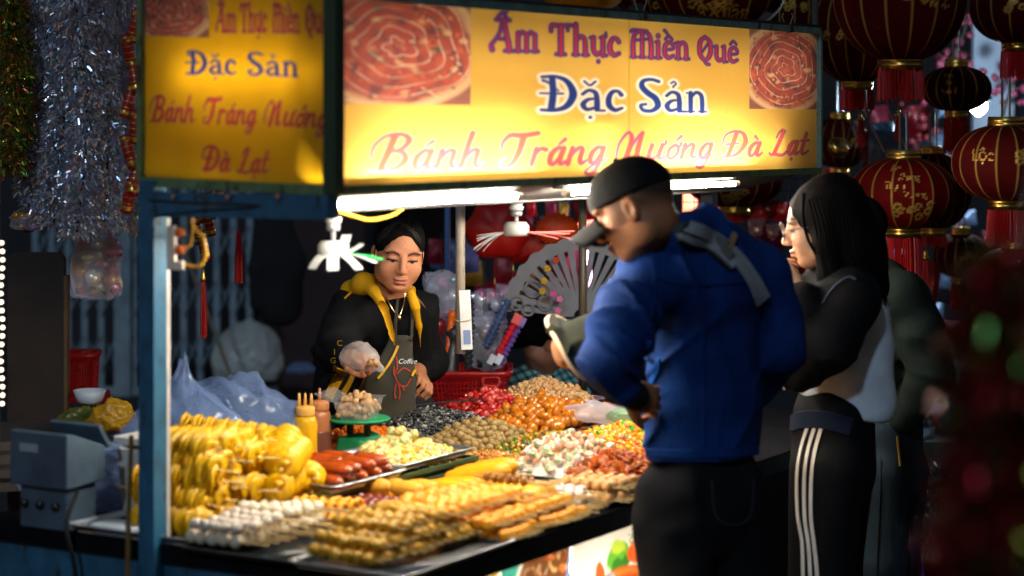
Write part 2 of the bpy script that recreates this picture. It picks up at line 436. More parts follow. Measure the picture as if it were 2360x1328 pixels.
def pizza_print(x, y, seed=1):
    """flat print of a grilled rice-paper cake; x, y in [-1, 1]"""
    p = np.stack([x, y], -1)
    img = np.empty(x.shape + (3,)); img[:] = srgb(118, 70, 52)
    over(img, srgb(160, 100, 70), np.clip(noise_np(p * np.array([1, 6]), 5, seed), 0, 1))
    r = np.hypot(x, y) + .03 * noise_np(p, 6, seed + 1); th = np.arctan2(y, x)
    over(img, srgb(222, 176, 128), ss(r - 1.02, .05))
    over(img, srgb(236, 200, 150), ss(abs(r - .96) - .03, .06))
    over(img, srgb(176, 62, 36), ss(r - .86, .08))
    n = noise_np(p, 15, seed + 2, 14); inside = ss(r - .88, .06)
    over(img, srgb(214, 90, 40), np.clip(n * 1.6, 0, 1) * inside)
    n = noise_np(p, 17, seed + 3, 14); over(img, srgb(92, 36, 40), np.clip(n * 2 - .3, 0, 1) * inside)
    n = noise_np(p, 22, seed + 4, 14); over(img, srgb(238, 190, 130), np.clip(n * 2.4 - .9, 0, 1) * inside)
    n = noise_np(p, 26, seed + 5, 14); over(img, srgb(60, 96, 60), np.clip(n * 3 - 1.6, 0, 1) * ss(r - .98, .04))
    ph = (r - .06 + .025 * np.sin(5 * th + 1) + .02 * np.sin(3 * th)) / .155 - th / (2 * math.pi)
    d = abs((ph + .5) % 1 - .5)
    over(img, srgb(245, 225, 205), ss(d - .05 - .03 * noise_np(p, 9, seed + 7), .09) * ss(r - .9, .05) * np.clip(.75 + .6 * noise_np(p, 14, seed + 8), .1, .95))
    for k_ in range(5):
        rk = np.random.default_rng(seed * 10 + k_); n = noise_np(p, 34, seed + 20 + k_, 16)
        over(img, (srgb(70, 100, 56), srgb(236, 206, 160), srgb(120, 40, 34), srgb(226, 110, 50), srgb(56, 40, 60))[k_], np.clip(n * 4 - 2.0, 0, .85) * ss(r - .93, .05))
    over(img, srgb(90, 50, 50), np.clip(.35 * noise_np(p, 2.2, seed + 9), 0, .4)); img[:] = img * .76 + np.array(srgb(190, 140, 140)) * .24
    return img

def font_tris(text, size=1.0, align='CENTER', shear=0.):
    c = bpy.data.curves.new('print_text', 'FONT'); c.body = text; c.size = size; c.align_x = align; c.shear = shear
    o = bpy.data.objects.new('print_text', c); COL.objects.link(o)
    me = o.evaluated_get(bpy.context.evaluated_depsgraph_get()).to_mesh()
    me.calc_loop_triangles()
    v = np.array([q.co[:2] for q in me.vertices]); t = np.array([q.vertices[:] for q in me.loop_triangles])
    bpy.data.objects.remove(o); bpy.data.curves.remove(c)
    return v, t

def text_mask(gx, gy, text, cx, cy, size, shear=0., wx=1.):
    v, t = font_tris(text, size, 'CENTER', shear)
    v = v * np.array([wx, 1]) + np.array([cx, cy])
    M = np.zeros(gx.shape, bool)
    for a, b, c in v[t]:
        lo = np.minimum(np.minimum(a, b), c); hi = np.maximum(np.maximum(a, b), c)
        w = (gx >= lo[0]) & (gx <= hi[0]) & (gy >= lo[1]) & (gy <= hi[1])
        if not w.any(): continue
        x, y = gx[w], gy[w]
        s1 = (b[0]-a[0])*(y-a[1])-(b[1]-a[1])*(x-a[0]); s2 = (c[0]-b[0])*(y-b[1])-(c[1]-b[1])*(x-b[0]); s3 = (a[0]-c[0])*(y-c[1])-(a[1]-c[1])*(x-c[0])
        M[w] |= ((s1 >= 0) & (s2 >= 0) & (s3 >= 0)) | ((s1 <= 0) & (s2 <= 0) & (s3 <= 0))
    return M
# ------------------------------------------------------------------ smooth bodies: distance fields surfaced as one continuous mesh
class SDF:
    def __init__(s, lo, hi, h, fine=()):
        """grid over lo..hi with step h; fine = [(lo, hi, step)] boxes whose slabs get a finer step"""
        ax = []
        for k in range(3):
            xs = [lo[k]]
            while xs[-1] < hi[k]:
                st = h
                for (a, b, f) in fine:
                    if a[k] - h <= xs[-1] <= b[k]: st = min(st, f)
                xs.append(xs[-1] + st)
            ax.append(np.array(xs, np.float32))
        s.ax = ax
        s.F = np.full([len(a) for a in ax], 1.0, np.float32)
        s.R = np.eye(3); s.t = np.zeros(3)
    def at(s, R=None, t=(0, 0, 0)):
        s.R = np.eye(3) if R is None else np.array(R); s.t = np.array(t, float); return s
    def win(s, c, rad):
        sl = tuple(slice(max(0, int(np.searchsorted(s.ax[k], c[k] - rad)) - 1), int(np.searchsorted(s.ax[k], c[k] + rad)) + 1) for k in range(3))
        if any(q.stop - q.start < 2 for q in sl): return None, None
        X, Y, Z = np.meshgrid(*[s.ax[k][sl[k]] for k in range(3)], indexing='ij')
        return sl, (X, Y, Z)
    def mix(s, sl, d, k, mode):
        A = s.F[sl]; d = d.astype(np.float32)
        if mode == 'sub':
            h = np.clip(.5 - .5 * (d + A) / k, 0, 1); s.F[sl] = A * (1 - h) + (-d) * h + k * h * (1 - h)
        else:
            h = np.clip(.5 + .5 * (A - d) / k, 0, 1); s.F[sl] = A * (1 - h) + d * h - k * h * (1 - h)
    def ell(s, c, r, k=.01, mode='add', R=None):
        """ellipsoid; c and axes in the current frame"""
        c = s.R @ np.array(c, float) + s.t; r = np.broadcast_to(np.asarray(r, float), (3,))
        Q = s.R if R is None else s.R @ np.array(R)
        sl, g = s.win(c, r.max() + max(k, .012) * 1.5)
        if sl is None: return s
        d = [g[i] - c[i] for i in range(3)]
        l = [(d[0] * Q[0, i] + d[1] * Q[1, i] + d[2] * Q[2, i]) for i in range(3)]
        k0 = np.sqrt(sum((l[i] / r[i]) ** 2 for i in range(3))); k1 = np.sqrt(sum((l[i] / r[i] ** 2) ** 2 for i in range(3))) + 1e-9
        s.mix(sl, k0 * (k0 - 1) / k1, k, mode)
        return s
    def cap(s, a, b, ra, rb=None, k=.01, mode='add', sq=1., side=None):
        """tapered capsule; sq < 1 squashes the section across the direction side x axis"""
        rb = ra if rb is None else rb
        a = s.R @ np.array(a, float) + s.t; b = s.R @ np.array(b, float) + s.t
        c = (a + b) / 2; rad = np.linalg.norm(b - a) / 2 + max(ra, rb) + max(k, .012) * 1.5
        sl, g = s.win(c, rad)
        if sl is None: return s
        ab = b - a; L = ab @ ab + 1e-12
        d = [g[i] - a[i] for i in range(3)]
        t = np.clip((d[0] * ab[0] + d[1] * ab[1] + d[2] * ab[2]) / L, 0, 1)
        q = [d[i] - t * ab[i] for i in range(3)]
        if side is None:
            D = np.sqrt(q[0] ** 2 + q[1] ** 2 + q[2] ** 2)
            s.mix(sl, D - (ra + (rb - ra) * t), k, mode)
        else:
            w = s.R @ np.array(side, float); w /= np.linalg.norm(w)      # wide axis
            n = np.cross(ab / math.sqrt(L), w); n /= np.linalg.norm(n)   # thin axis
            dn = q[0] * n[0] + q[1] * n[1] + q[2] * n[2]
            D2 = q[0] ** 2 + q[1] ** 2 + q[2] ** 2
            r = ra + (rb - ra) * t
            D = np.sqrt(np.maximum(D2 - dn ** 2, 0) + (dn / sq) ** 2)
            s.mix(sl, (D - r) * (sq * .5 + .5), k, mode)
        return s
    def chain(s, pts, rs, k=.01, mode='add', sq=1., side=None):
        rs = np.broadcast_to(np.asarray(rs, float), (len(pts),))
        for i in range(len(pts) - 1): s.cap(pts[i], pts[i + 1], rs[i], rs[i + 1], k, mode, sq, side)
        return s
    def warp(s, fn, c=None, rad=None):
        if c is None: sl = (slice(None),) * 3; g = np.meshgrid(*s.ax, indexing='ij')
        else: sl, g = s.win(np.array(c), rad)
        if sl is None: return s
        A = s.F[sl]; near = abs(A) < .06
        if near.any():
            p = np.stack([q[near] for q in g], -1)
            A[near] += fn(p).astype(np.float32); s.F[sl] = A
        return s
    def surface(s):
        """naive surface nets"""
        F = s.F; I = F < 0; nx, ny, nz = F.shape
        C = (nx - 1, ny - 1, nz - 1)
        cnt = np.zeros(C, np.int8); acc = np.zeros(C + (3,), np.float32)
        quads = []
        for a in range(3):
            sa = [slice(None)] * 3; sb = [slice(None)] * 3; sa[a] = slice(0, -1); sb[a] = slice(1, None)
            X = I[tuple(sa)] != I[tuple(sb)]
            ijk = np.argwhere(X)
            if not len(ijk): continue
            f0 = F[tuple(sa)][X]; f1 = F[tuple(sb)][X]; t = f0 / (f0 - f1)
            pos = np.stack([s.ax[k][ijk[:, k]] for k in range(3)], -1)
            pos[:, a] += t * (s.ax[a][ijk[:, a] + 1] - s.ax[a][ijk[:, a]])
            b, c = (a + 1) % 3, (a + 2) % 3
            cells = []
            ok = (ijk[:, b] > 0) & (ijk[:, c] > 0) & (ijk[:, b] < C[b]) & (ijk[:, c] < C[c])
            for (db, dc) in ((-1, -1), (0, -1), (0, 0), (-1, 0)):
                q = ijk.copy(); q[:, b] += db; q[:, c] += dc
                v = (q[:, b] >= 0) & (q[:, c] >= 0) & (q[:, b] < C[b]) & (q[:, c] < C[c])
                qq = q[v]
                np.add.at(cnt, (qq[:, 0], qq[:, 1], qq[:, 2]), 1)
                np.add.at(acc, (qq[:, 0], qq[:, 1], qq[:, 2]), pos[v])
                cells.append(q)
            quads.append((np.stack(cells, 1)[ok], (f0 < 0)[ok]))
        idx = np.full(C, -1, np.int64); m = cnt > 0; idx[m] = np.arange(m.sum())
        V = acc[m] / cnt[m][:, None]
        Q = []
        for c4, inside in quads:
            q = idx[c4[..., 0], c4[..., 1], c4[..., 2]]
            q = np.where(inside[:, None], q, q[:, ::-1])
            Q.append(q)
        return V, np.concatenate(Q)
    def obj(s, name, m, parent=None, colfn=None, smooth_it=1):
        V, Q = s.surface()
        for _ in range(smooth_it):
            A = np.zeros_like(V); n = np.zeros(len(V), np.float32)
            for i in range(4):
                for j in (1, 3):
                    np.add.at(A, Q[:, i], V[Q[:, (i + j) % 4]]); np.add.at(n, Q[:, i], 1)
            V = V * .5 + .5 * A / np.maximum(n, 1)[:, None]
        o = link(name, fast_mesh(name, V, Q, None if colfn is None else colfn(V), m), parent)
        return o

def bvh_of(o):
    me = o.data
    v = np.empty(len(me.vertices) * 3, np.float32); me.vertices.foreach_get('co', v)
    return BVHTree.FromPolygons([Vector(q) for q in v.reshape(-1, 3)], [tuple(p.vertices) for p in me.polygons])

def cast(bvhs, px, py):
    """where the line of sight along a bearing meets a body: used to lay seams and straps on cloth"""
    o = Vector((0, 0, EYE)); d = (P(px, py, 1) - o).normalized()
    best = None
    for b in bvhs:
        h = b.ray_cast(o, d)
        if h[0] is not None and (best is None or h[3] < best[3]): best = h
    return best

def ribbon(name, bvhs, path, width, m, parent, lift=.004, thick=.003, k=6, wend=None):
    """a strip of cloth laid on a surface along a path"""
    q = catmull(path, k); pts = []; nr = []
    for x, y in q:
        h = cast(bvhs, x, y)
        if h is None: continue
        n = h[1] if h[1].dot(h[0] - Vector((0, 0, EYE))) < 0 else -h[1]
        pts.append(np.array(h[0] + n * lift)); nr.append(np.array(n))
    if len(pts) < 3: return None
    pts = np.array(pts); nr = np.array(nr)
    for _ in range(2):
        pts[1:-1] = pts[1:-1] * .5 + (pts[:-2] + pts[2:]) * .25; nr[1:-1] = nr[1:-1] * .5 + (nr[:-2] + nr[2:]) * .25
    t = np.gradient(pts, axis=0); t /= np.linalg.norm(t, axis=1)[:, None] + 1e-9
    s = np.cross(t, nr); s /= np.linalg.norm(s, axis=1)[:, None] + 1e-9
    w = np.linspace(width, wend if wend is not None else width, len(pts))[:, None] / 2
    up = nr / (np.linalg.norm(nr, axis=1)[:, None] + 1e-9) * thick
    V = np.stack([pts - s * w - up, pts - s * w * .9 + up, pts + s * w * .9 + up, pts + s * w - up], 1)
    n = len(pts); V = V.reshape(-1, 3)
    F = [(i * 4 + j, i * 4 + (j + 1) % 4, (i + 1) * 4 + (j + 1) % 4, (i + 1) * 4 + j) for i in range(n - 1) for j in range(4)]
    F += [(3, 2, 1, 0), tuple((n - 1) * 4 + j for j in range(4))]
    return MB().add(V, F).build(name, m, parent, smooth=False)
# ------------------------------------------------------------------ the stall's own axes: s runs along the counter, t across it
TOP = 0.76                                   # table height
P0 = P(950, 1336, (EYE - TOP) * FOC / (1336 - PY0)); P0 = np.array(P0)
U = np.array((.512, .859, 0)); Wd = np.array((-.859, .512, 0)); UP = np.array((0, 0, 1.))
U /= np.linalg.norm(U); Wd /= np.linalg.norm(Wd)
RST = np.column_stack([U, Wd, UP])           # stall frame
ANG = math.atan2(U[1], U[0])
def ST(s, t, z=0.): return np.array((P0[0], P0[1], 0)) + U * s + Wd * t + UP * z
def st_of(p):
    d = np.array(p) - P0; return d @ U, d @ Wd
def onz(px, py, z): return np.array(P(px, py, (EYE - z) * FOC / (py - PY0)))
def on_line(px, py, t):
    """the point of the vertical plane at depth t of the stall seen along a bearing"""
    k = (px - PX0) / FOC; b = np.array((P0[0], P0[1])) + Wd[:2] * t
    s = (k * b[1] - b[0]) / (U[0] - k * U[1]); p = b + U[:2] * s
    return s, EYE - (py - PY0) / FOC * p[1]
def on_end(px, py, s):
    k = (px - PX0) / FOC; b = np.array((P0[0], P0[1])) + U[:2] * s
    t = (k * b[1] - b[0]) / (Wd[0] - k * Wd[1]); p = b + Wd[:2] * t
    return t, EYE - (py - PY0) / FOC * p[1]
def settle(root):
    """parts were built where they stand: hang them on the root without moving them"""
    for c in root.children:
        c.location = Vector(c.location) - root.location
    return root

blue_paint = mat('blue_paint', srgb(40, 98, 128), .5, 0, .4, 14, .2, 40, wear=srgb(44, 52, 54))
green_trim = mat('green_trim', srgb(66, 84, 62), .55, 0, .25, 20, .1)
dark_metal = mat('dark_metal', (.02, .022, .025), .5, .3, .3)
steel = mat('steel', (.55, .56, .58), .28, .9, .2, 20, .12, 25)
white_board = mat('white_board', (.72, .70, .66), .5, 0, .12, 6, .1)
asphalt = mat('asphalt', (.016, .017, .02), .8, 0, .35, 3, .5, 40)

# ---- setting
g = MB(); g.quad((-60, -5, 0), (60, -5, 0), (60, 120, 0), (-60, 120, 0)); tag(g.build('ground', asphalt), kind='structure')
wall_m = mat('night_wall', (.022, .022, .026), .85, 0, .4, 2, .3, 8)
g = MB(); g.box((0, 16.2, 2.2), (26, .3, 4.4)); tag(g.build('back_wall', wall_m), kind='structure')
pale_m = mat('pale_wall', (.40, .48, .58), .7, 0, .12, 3)
g = MB(); g.box((P(2288, 0, 10.7)[0], 10.7, 2.1), (.20, .06, 1.2)); 
o = tag(g.build('pale_shop_wall', pale_m), 'pale blue grey shop wall lit behind the lanterns', 'wall')

# ---- counter table
SL, TW = 2.85, 1.33
tb = thing('stall_table', 'long market counter table covered with snack trays', 'table', ST(1.4, .6))
b = MB(); c = ST(SL / 2, TW / 2, TOP - .02); b.box(c, (SL, TW, .04), RST); b.build('tabletop', mat('table_black', (.008, .008, .010), 1., 0, .3, spec=.02), tb)
b = MB(); b.box(ST(SL / 2, .005, TOP - .028), (SL + .02, .012, .05), RST); b.build('front_edge', mat('edge_black', (.01, .01, .011), .35), tb)
b = MB(); b.box(ST(.03, TW / 2, TOP - .18), (.03, TW - .06, .28), RST); b.build('end_panel', blue_paint, tb)
for (s, t) in ((.04, .05), (.04, TW - .05), (SL - .04, .05), (SL - .04, TW - .05)):
    b = MB(); b.box(ST(s, t, (TOP - .04) / 2), (.045, .045, TOP - .04), RST); b.build('leg', blue_paint, tb)
b = MB(); b.box(ST(SL / 2, .45, .12), (SL - .1, .8, .02), RST); b.build('lower_shelf', dark_metal, tb)
settle(tb)

# ---- lit front panel with its printed posters
def poster_food(x, y):
    img = np.empty(x.shape + (3,)); p = np.stack([x, y], -1); img[:] = srgb(120, 74, 40)
    for i, cc in enumerate([srgb(214, 120, 50), srgb(240, 190, 120), srgb(90, 50, 30), srgb(200, 60, 30), srgb(250, 225, 190), srgb(60, 90, 110)]):
        over(img, cc, np.clip(noise_np(p * np.array((1, 1.3)), 16 + i, 40 + i, 14) * 4 - 1.2, 0, 1) * np.clip(1.3 - .25 * i, 0, 1))
    over(img, srgb(60, 40, 30), np.clip(.5 - (y + .2) * 1.2, 0, .55))
    for k in range(5):
        over(img, srgb(235, 215, 180), ss(abs((x + .55 + .1 * k) - .05 * y) - .012, .03) * ss(abs(y - .55) - .22, .04))
    over(img, srgb(120, 150, 200), ss(abs(x - .72 - .25 * (y + .2)) - .05, .04) * (y > -.4))
    over(img, srgb(120, 150, 200), ss(abs(x + .62) - .04, .04) * (y > -.3) * (y < .6))
    over(img, srgb(70, 170, 150), ss(x * 1.3 - y + 1.55, .04))
    over(img, srgb(250, 245, 235), ss(abs(x * 1.3 - y + 1.50) - .08, .05))
    return img
def poster_sausage(x, y):
    p = np.stack([x, y], -1); img = np.empty(x.shape + (3,)); img[:] = srgb(244, 236, 224)
    over(img, srgb(226, 212, 190), np.clip(-y * .5, 0, .6))
    lf = np.hypot((x - .18) / .30, (y - .25) / .5)
    n = noise_np(p * np.array((1.6, .7)), 16, 5, 14)
    over(img, srgb(96, 166, 50), ss(lf - .9 + .3 * n, .15)); over(img, srgb(196, 212, 70), ss(np.hypot((x - .16) / .2, (y - .55) / .25) - .8 + .3 * n, .3) * .8); over(img, srgb(30, 96, 36), ss(np.hypot((x - .22) / .24, (y - .02) / .32) - .8 + .35 * n, .2) * .8)
    over(img, srgb(120, 170, 70), ss(np.abs(noise_np(p, 22, 8)) - .12, .1) * ss(np.hypot((x - .6) / .2, (y - .7) / .3) - 1, .1))
    tm = np.hypot((x - .62) / .24, (y - .30) / .34); over(img, srgb(226, 92, 40), ss(tm - .9 + .12 * n, .08)); over(img, srgb(246, 150, 80), np.clip(noise_np(p, 18, 9) * 2 - .4, 0, 1) * ss(tm - .8, .1))
    rr = np.hypot((x - .25) / 1.0, (y + 1.15) / 1.05)
    over(img, srgb(190, 84, 34), ss(abs(rr - .86) - .24, .06)); over(img, srgb(236, 140, 60), ss(abs(rr - .98) - .04, .12) * .8); over(img, srgb(110, 44, 24), ss(abs(rr - .66) - .05, .1) * .8)
    over(img, srgb(220, 90, 40), ss(np.hypot((x + .30) / .14, (y + .02) / .34) - 1 + .2 * n, .1))
    for k in range(4): over(img, srgb(190, 200, 210), ss(abs(x + .22 - .05 * k - .22 * (y + .5)) - .014, .02) * (y < -.3) * (y > -.8))
    over(img, srgb(150, 165, 180), ss(np.hypot((x + .0 - .2 * (y + .2)) / .1, (y + .22) / .16) - 1, .1))
    return img
def poster_cream(x, y):
    p = np.stack([x, y], -1); img = np.empty(x.shape + (3,)); img[:] = srgb(246, 226, 164)
    over(img, srgb(236, 190, 60), np.clip((x - .1) * 1.5 + (-y) * .6, 0, 1))
    over(img, srgb(250, 210, 110), ss(abs(np.hypot(x - 1.4, y + 1.3) - 1.3) - .05, .1))
    over(img, srgb(226, 120, 60), ss(np.hypot((x + .45) / .4, (y + .35) / .12) - 1 + .5 * noise_np(p, 20, 3), .2))
    return img
print_tr = mat('printed_banner', rough=.42, var=.05, vs=5, attr='Col', transl=.5, bump=.04, bs=9)
fp = thing('lit_counter_front', 'lit front panel under the counter with printed food posters', 'panel', ST(1.2, .03, 0))
ztop, zlow = TOP - .056, .12
s_edges = [-.0, on_line(1153, 1260, .02)[0], on_line(1316, 1205, .02)[0], on_line(1475, 1155, .02)[0] + .06]
for nm, fn, a, bb in (('cream_poster', poster_cream, s_edges[0], s_edges[1]), ('food_poster', poster_food, s_edges[1], s_edges[2]), ('sausage_poster', poster_sausage, s_edges[2], s_edges[3])):
    n, m_ = 130, 130
    A, B = np.meshgrid(np.linspace(0, 1, n), np.linspace(0, 1, m_))
    ph = .21 if fn is poster_sausage else .30                     # height of the picture on the sheet
    hgt = ztop - zlow
    yy = 1 - (1 - B) * hgt / (ph / 2)
    col = fn(A * 2 - 1, np.maximum(yy, -1))
    pts = ST(0, .02, 0)[None, None] + (a + (bb - .003 - a) * A)[..., None] * U + (zlow + hgt * B)[..., None] * UP + (.003 * np.sin(A * 9 + B * 4))[..., None] * Wd
    link(nm, grid_mesh(nm, pts, col, print_tr), fp)
b = MB(); b.box(ST(SL / 2, .17, .40), (SL - .05, .012, .62), RST); b.build('back_board', white_board, fp)
tube_m = emit('tube_light', (1, .93, .79), 260)
glow_m = emit('box_tube', (1, .90, .72), 8)
b = MB(); b.tube([ST(.06, .125, .60), ST(s_edges[3] - .05, .125, .60)], .012, 10); b.build('inner_tube', emit('counter_tube', (1, .92, .78), 17), fp)
b = MB(); b.box(ST((s_edges[3] + SL) / 2, .025, (ztop + zlow) / 2), (SL - s_edges[3] - .01, .012, ztop - zlow), RST); b.build('plain_board', mat('navy_board', srgb(18, 26, 38), .7), fp)
b = MB(); b.box(ST(s_edges[3] + .012, .10, (ztop + zlow) / 2), (.012, .13, ztop - zlow), RST); b.build('side_board', mat('navy_board'), fp)
settle(fp)

# ---- the sign box
def vplane(p00, p10, p11, p01):
    """sheet between four corners (bottom left, bottom right, top right, top left) and its bearing -> (a, b) map"""
    p00, p10, p11, p01 = map(np.array, (p00, p10, p11, p01))
    def pt(a, b): return (p00 * ((1 - a) * (1 - b))[..., None] + p10 * (a * (1 - b))[..., None] + p11 * (a * b)[..., None] + p01 * ((1 - a) * b)[..., None])
    def ab(px, py):
        k = (px - PX0) / FOC; d = p10 - p00
        a = (k * p00[1] - p00[0]) / (d[0] - k * d[1]); Y = p00[1] + a * d[1]; z = EYE - (py - PY0) / FOC * Y
        zb = p00[2] + a * (p10[2] - p00[2]); zt = p01[2] + a * (p11[2] - p01[2])
        return a, (z - zb) / (zt - zb)
    return pt, ab

def depth_on(px, t=None, s=None):
    if t is not None:
        ss_, _ = on_line(px, 0, t); return ST(ss_, t)[1]
    tt, _ = on_end(px, 0, s); return ST(s, tt)[1]
S_C = 0.0
T_C = on_end(768, 300, 0)[0]                       # depth of the sign's corner
cY = depth_on(768, s=0)
def sign_pt_right(px, py): s, z = on_line(px, py, T_C); return ST(s, T_C, z)
def sign_pt_left(px, py): t, z = on_end(px, py, 0); return ST(0, t, z)

right = vplane(sign_pt_right(770, 446), sign_pt_right(1888, 396), sign_pt_right(1888, 66), sign_pt_right(770, -21))
left = vplane(sign_pt_left(326, 424), sign_pt_left(766, 446), sign_pt_left(766, -21), sign_pt_left(326, -28))

def word_on(img, A, B, ab, w, font, x0, x1, yb0, yb1, yt0, yt1, fill, line=None, lw=.05, halo=None, hw=.1):
    """print a word: x0..x1 its ends, yb* its base line, yt* its capital height at both ends (bearings)"""
    st, adv = word_strokes(w, font)
    lo = min((q[:, 0] - r).min() for q, r in st); hi = max((q[:, 0] + r).max() for q, r in st)
    a0, b0 = ab(x0, yb0); a1, b1 = ab(x1, yb1); _, t0 = ab(x0, yt0); _, t1 = ab(x1, yt1)
    f = (A - a0) / (a1 - a0); gx = lo + f * (hi - lo)
    gy = (B - (b0 + (b1 - b0) * f)) / ((t0 - b0) + ((t1 - t0) - (b1 - b0)) * f)
    D = stroke_dist(gx, gy, st)
    if halo is not None: over(img, halo, ss(D - hw, .05))
    if line is not None: over(img, line, ss(D - lw * .5, .04)); over(img, fill, ss(D + lw * .6, .04))
    else: over(img, fill, ss(D, .04))

YEL = srgb(222, 176, 84); YEL2 = srgb(232, 176, 26)
RED = srgb(214, 52, 40); BLU = srgb(36, 58, 128); PUR = srgb(92, 60, 130); HAL = srgb(246, 232, 214); ORG = srgb(232, 84, 36)
def print_sheet(n, m_, paper):
    A, B = np.meshgrid(np.linspace(0, 1, n), np.linspace(0, 1, m_))
    img = np.empty(A.shape + (3,)); img[:] = paper
    p = np.stack([A * 6, B], -1)
    over(img, tuple(np.array(paper) * .8), np.clip(.5 * noise_np(p, 4, 3), 0, .4)); over(img, srgb(200, 150, 40), np.clip(noise_np(p, 40, 4, 14) - .85, 0, .25))
    return A, B, img
def picture_on(img, A, B, ab, x0, x1, y0, y1, cx, cy, rx, ry, seed):
    a0, bt = ab(x0, y0); a1, bb = ab(x1, y1)
    w = (A >= a0) & (A <= a1) & (B >= bb) & (B <= bt)
    X = ((A - a0) / (a1 - a0) - cx) / rx; Y = ((B - bb) / (bt - bb) - cy) / ry
    img[w] = pizza_print(X[w], Y[w], seed)

A, B, img = print_sheet(1100, 230, YEL)
ab = right[1]
picture_on(img, A, B, ab, 772, 1085, -30, 242, .44, .52, .66, .58, 1)
picture_on(img, A, B, ab, 1727, 1887, 58, 253, .5, .5, .62, .55, 2)
over(img, srgb(170, 130, 40), ss(abs(A - ab(1450, 200)[0]) - .0012, .002) * .7)
for w, x0, x1, b0, b1, t0, t1 in (('Am', 1128, 1243, 119, 121, 42, 48), ('Thuc', 1266, 1430, 127, 131, 54, 62), ('Mien', 1452, 1590, 133, 138, 68, 76), ('Que', 1608, 1702, 140, 146, 82, 88)):
    word_on(img, A, B, ab, w, 'n', x0, x1, b0, b1, t0, t1, RED, PUR, .07)
for w, x0, x1, b0, b1, t0, t1 in (('Dac', 1242, 1438, 256, 258, 174, 180), ('San', 1472, 1630, 259, 260, 180, 186)):
    word_on(img, A, B, ab, w, 'n', x0, x1, b0, b1, t0, t1, BLU, None, halo=HAL, hw=.07)
for w, x0, x1, b0, b1, t0, t1 in (('Banh', 846, 1116, 394, 386, 312, 306), ('Trang', 1150, 1398, 384, 377, 308, 306), ('Nuong', 1418, 1646, 372, 364, 304, 302), ('Da', 1664, 1758, 363, 360, 303, 302), ('Lat', 1772, 1866, 358, 356, 300, 300)):
    word_on(img, A, B, ab, w, 's', x0, x1, b0, b1, t0, t1, ORG, PUR, .035)
sg = thing('stall_sign', 'yellow lightbox sign around the stall with red and blue lettering', 'sign', ST(.1, T_C, 1.6))
pts = right[0](A, B)
link('front_banner', grid_mesh('front_banner', pts, img, print_tr), sg)
A, B, img = print_sheet(420, 260, YEL2)
ab = left[1]
picture_on(img, A, B, ab, 322, 481, -40, 87, .44, .5, .62, .62, 3)
for w, x0, x1, b0, b1 in (('Am', 497, 545, 74, 75), ('Thuc', 553, 615, 74, 75), ('Mien', 628, 692, 75, 76), ('Que', 704, 758, 76, 77)):
    word_on(img, A, B, ab, w, 'n', x0, x1, b0, b1, b0 - 66, b1 - 66, RED, PUR, .03)
for w, x0, x1, b0, b1 in (('Dac', 427, 545, 171, 173), ('San', 570, 689, 174, 178)):
    word_on(img, A, B, ab, w, 'n', x0, x1, b0, b1, b0 - 54, b1 - 54, BLU)
for w, x0, x1, b0, b1 in (('Banh', 342, 449, 280, 283), ('Trang', 468, 592, 284, 289), ('Nuong', 608, 758, 289, 296)):
    word_on(img, A, B, ab, w, 's', x0, x1, b0, b1, b0 - 58, b1 - 60, RED, PUR, .02)
for w, x0, x1, b0, b1 in (('Da', 465, 532, 393, 397), ('Lat', 545, 622, 398, 400)):
    word_on(img, A, B, ab, w, 's', x0, x1, b0, b1, b0 - 57, b1 - 57, RED, PUR, .02)
link('end_banner', grid_mesh('end_banner', left[0](A, B), img, print_tr), sg)
# frame round the sheets, proud of them
def bar(name, a, b, w, d, m, parent, nrm):
    a, b = np.array(a), np.array(b); L = np.linalg.norm(b - a); x = (b - a) / L; n = np.array(nrm, float); n = n - x * (n @ x); n /= np.linalg.norm(n)
    R = np.column_stack([x, n, np.cross(x, n)])
    q = MB(); q.box((a + b) / 2, (L, d, w), R); return q.build(name, m, parent)
rt = lambda px, py: sign_pt_right(px, py)
lt = lambda px, py: sign_pt_left(px, py)
green_trim2 = mat('green_rail', srgb(104, 130, 88), .5, 0, .35, 25, .1, wear=srgb(70, 56, 40))
bar('frame', rt(778, 438), rt(1884, 393), .020, .03, green_trim2, sg, -Wd)
bar('frame', rt(778, -14), rt(1884, 72), .020, .03, mat('teal_rail', srgb(112, 146, 136), .5, 0, .35, 25, wear=srgb(70, 56, 44)), sg, -Wd)
bar('frame', rt(1884, 388), rt(1884, 72), .014, .032, mat('teal_rail'), sg, -Wd)
bar('frame', lt(328, 418), lt(764, 439), .022, .03, green_trim2, sg, -U)
bar('frame', lt(330, 416), lt(330, -26), .014, .032, green_trim2, sg, -U)
bar('corner_post', ST(-.005, T_C - .005, rt(770, 448)[2]), ST(-.005, T_C - .005, rt(770, -24)[2]), .034, .034, mat('corner_green', srgb(40, 70, 50), .45), sg, -U)
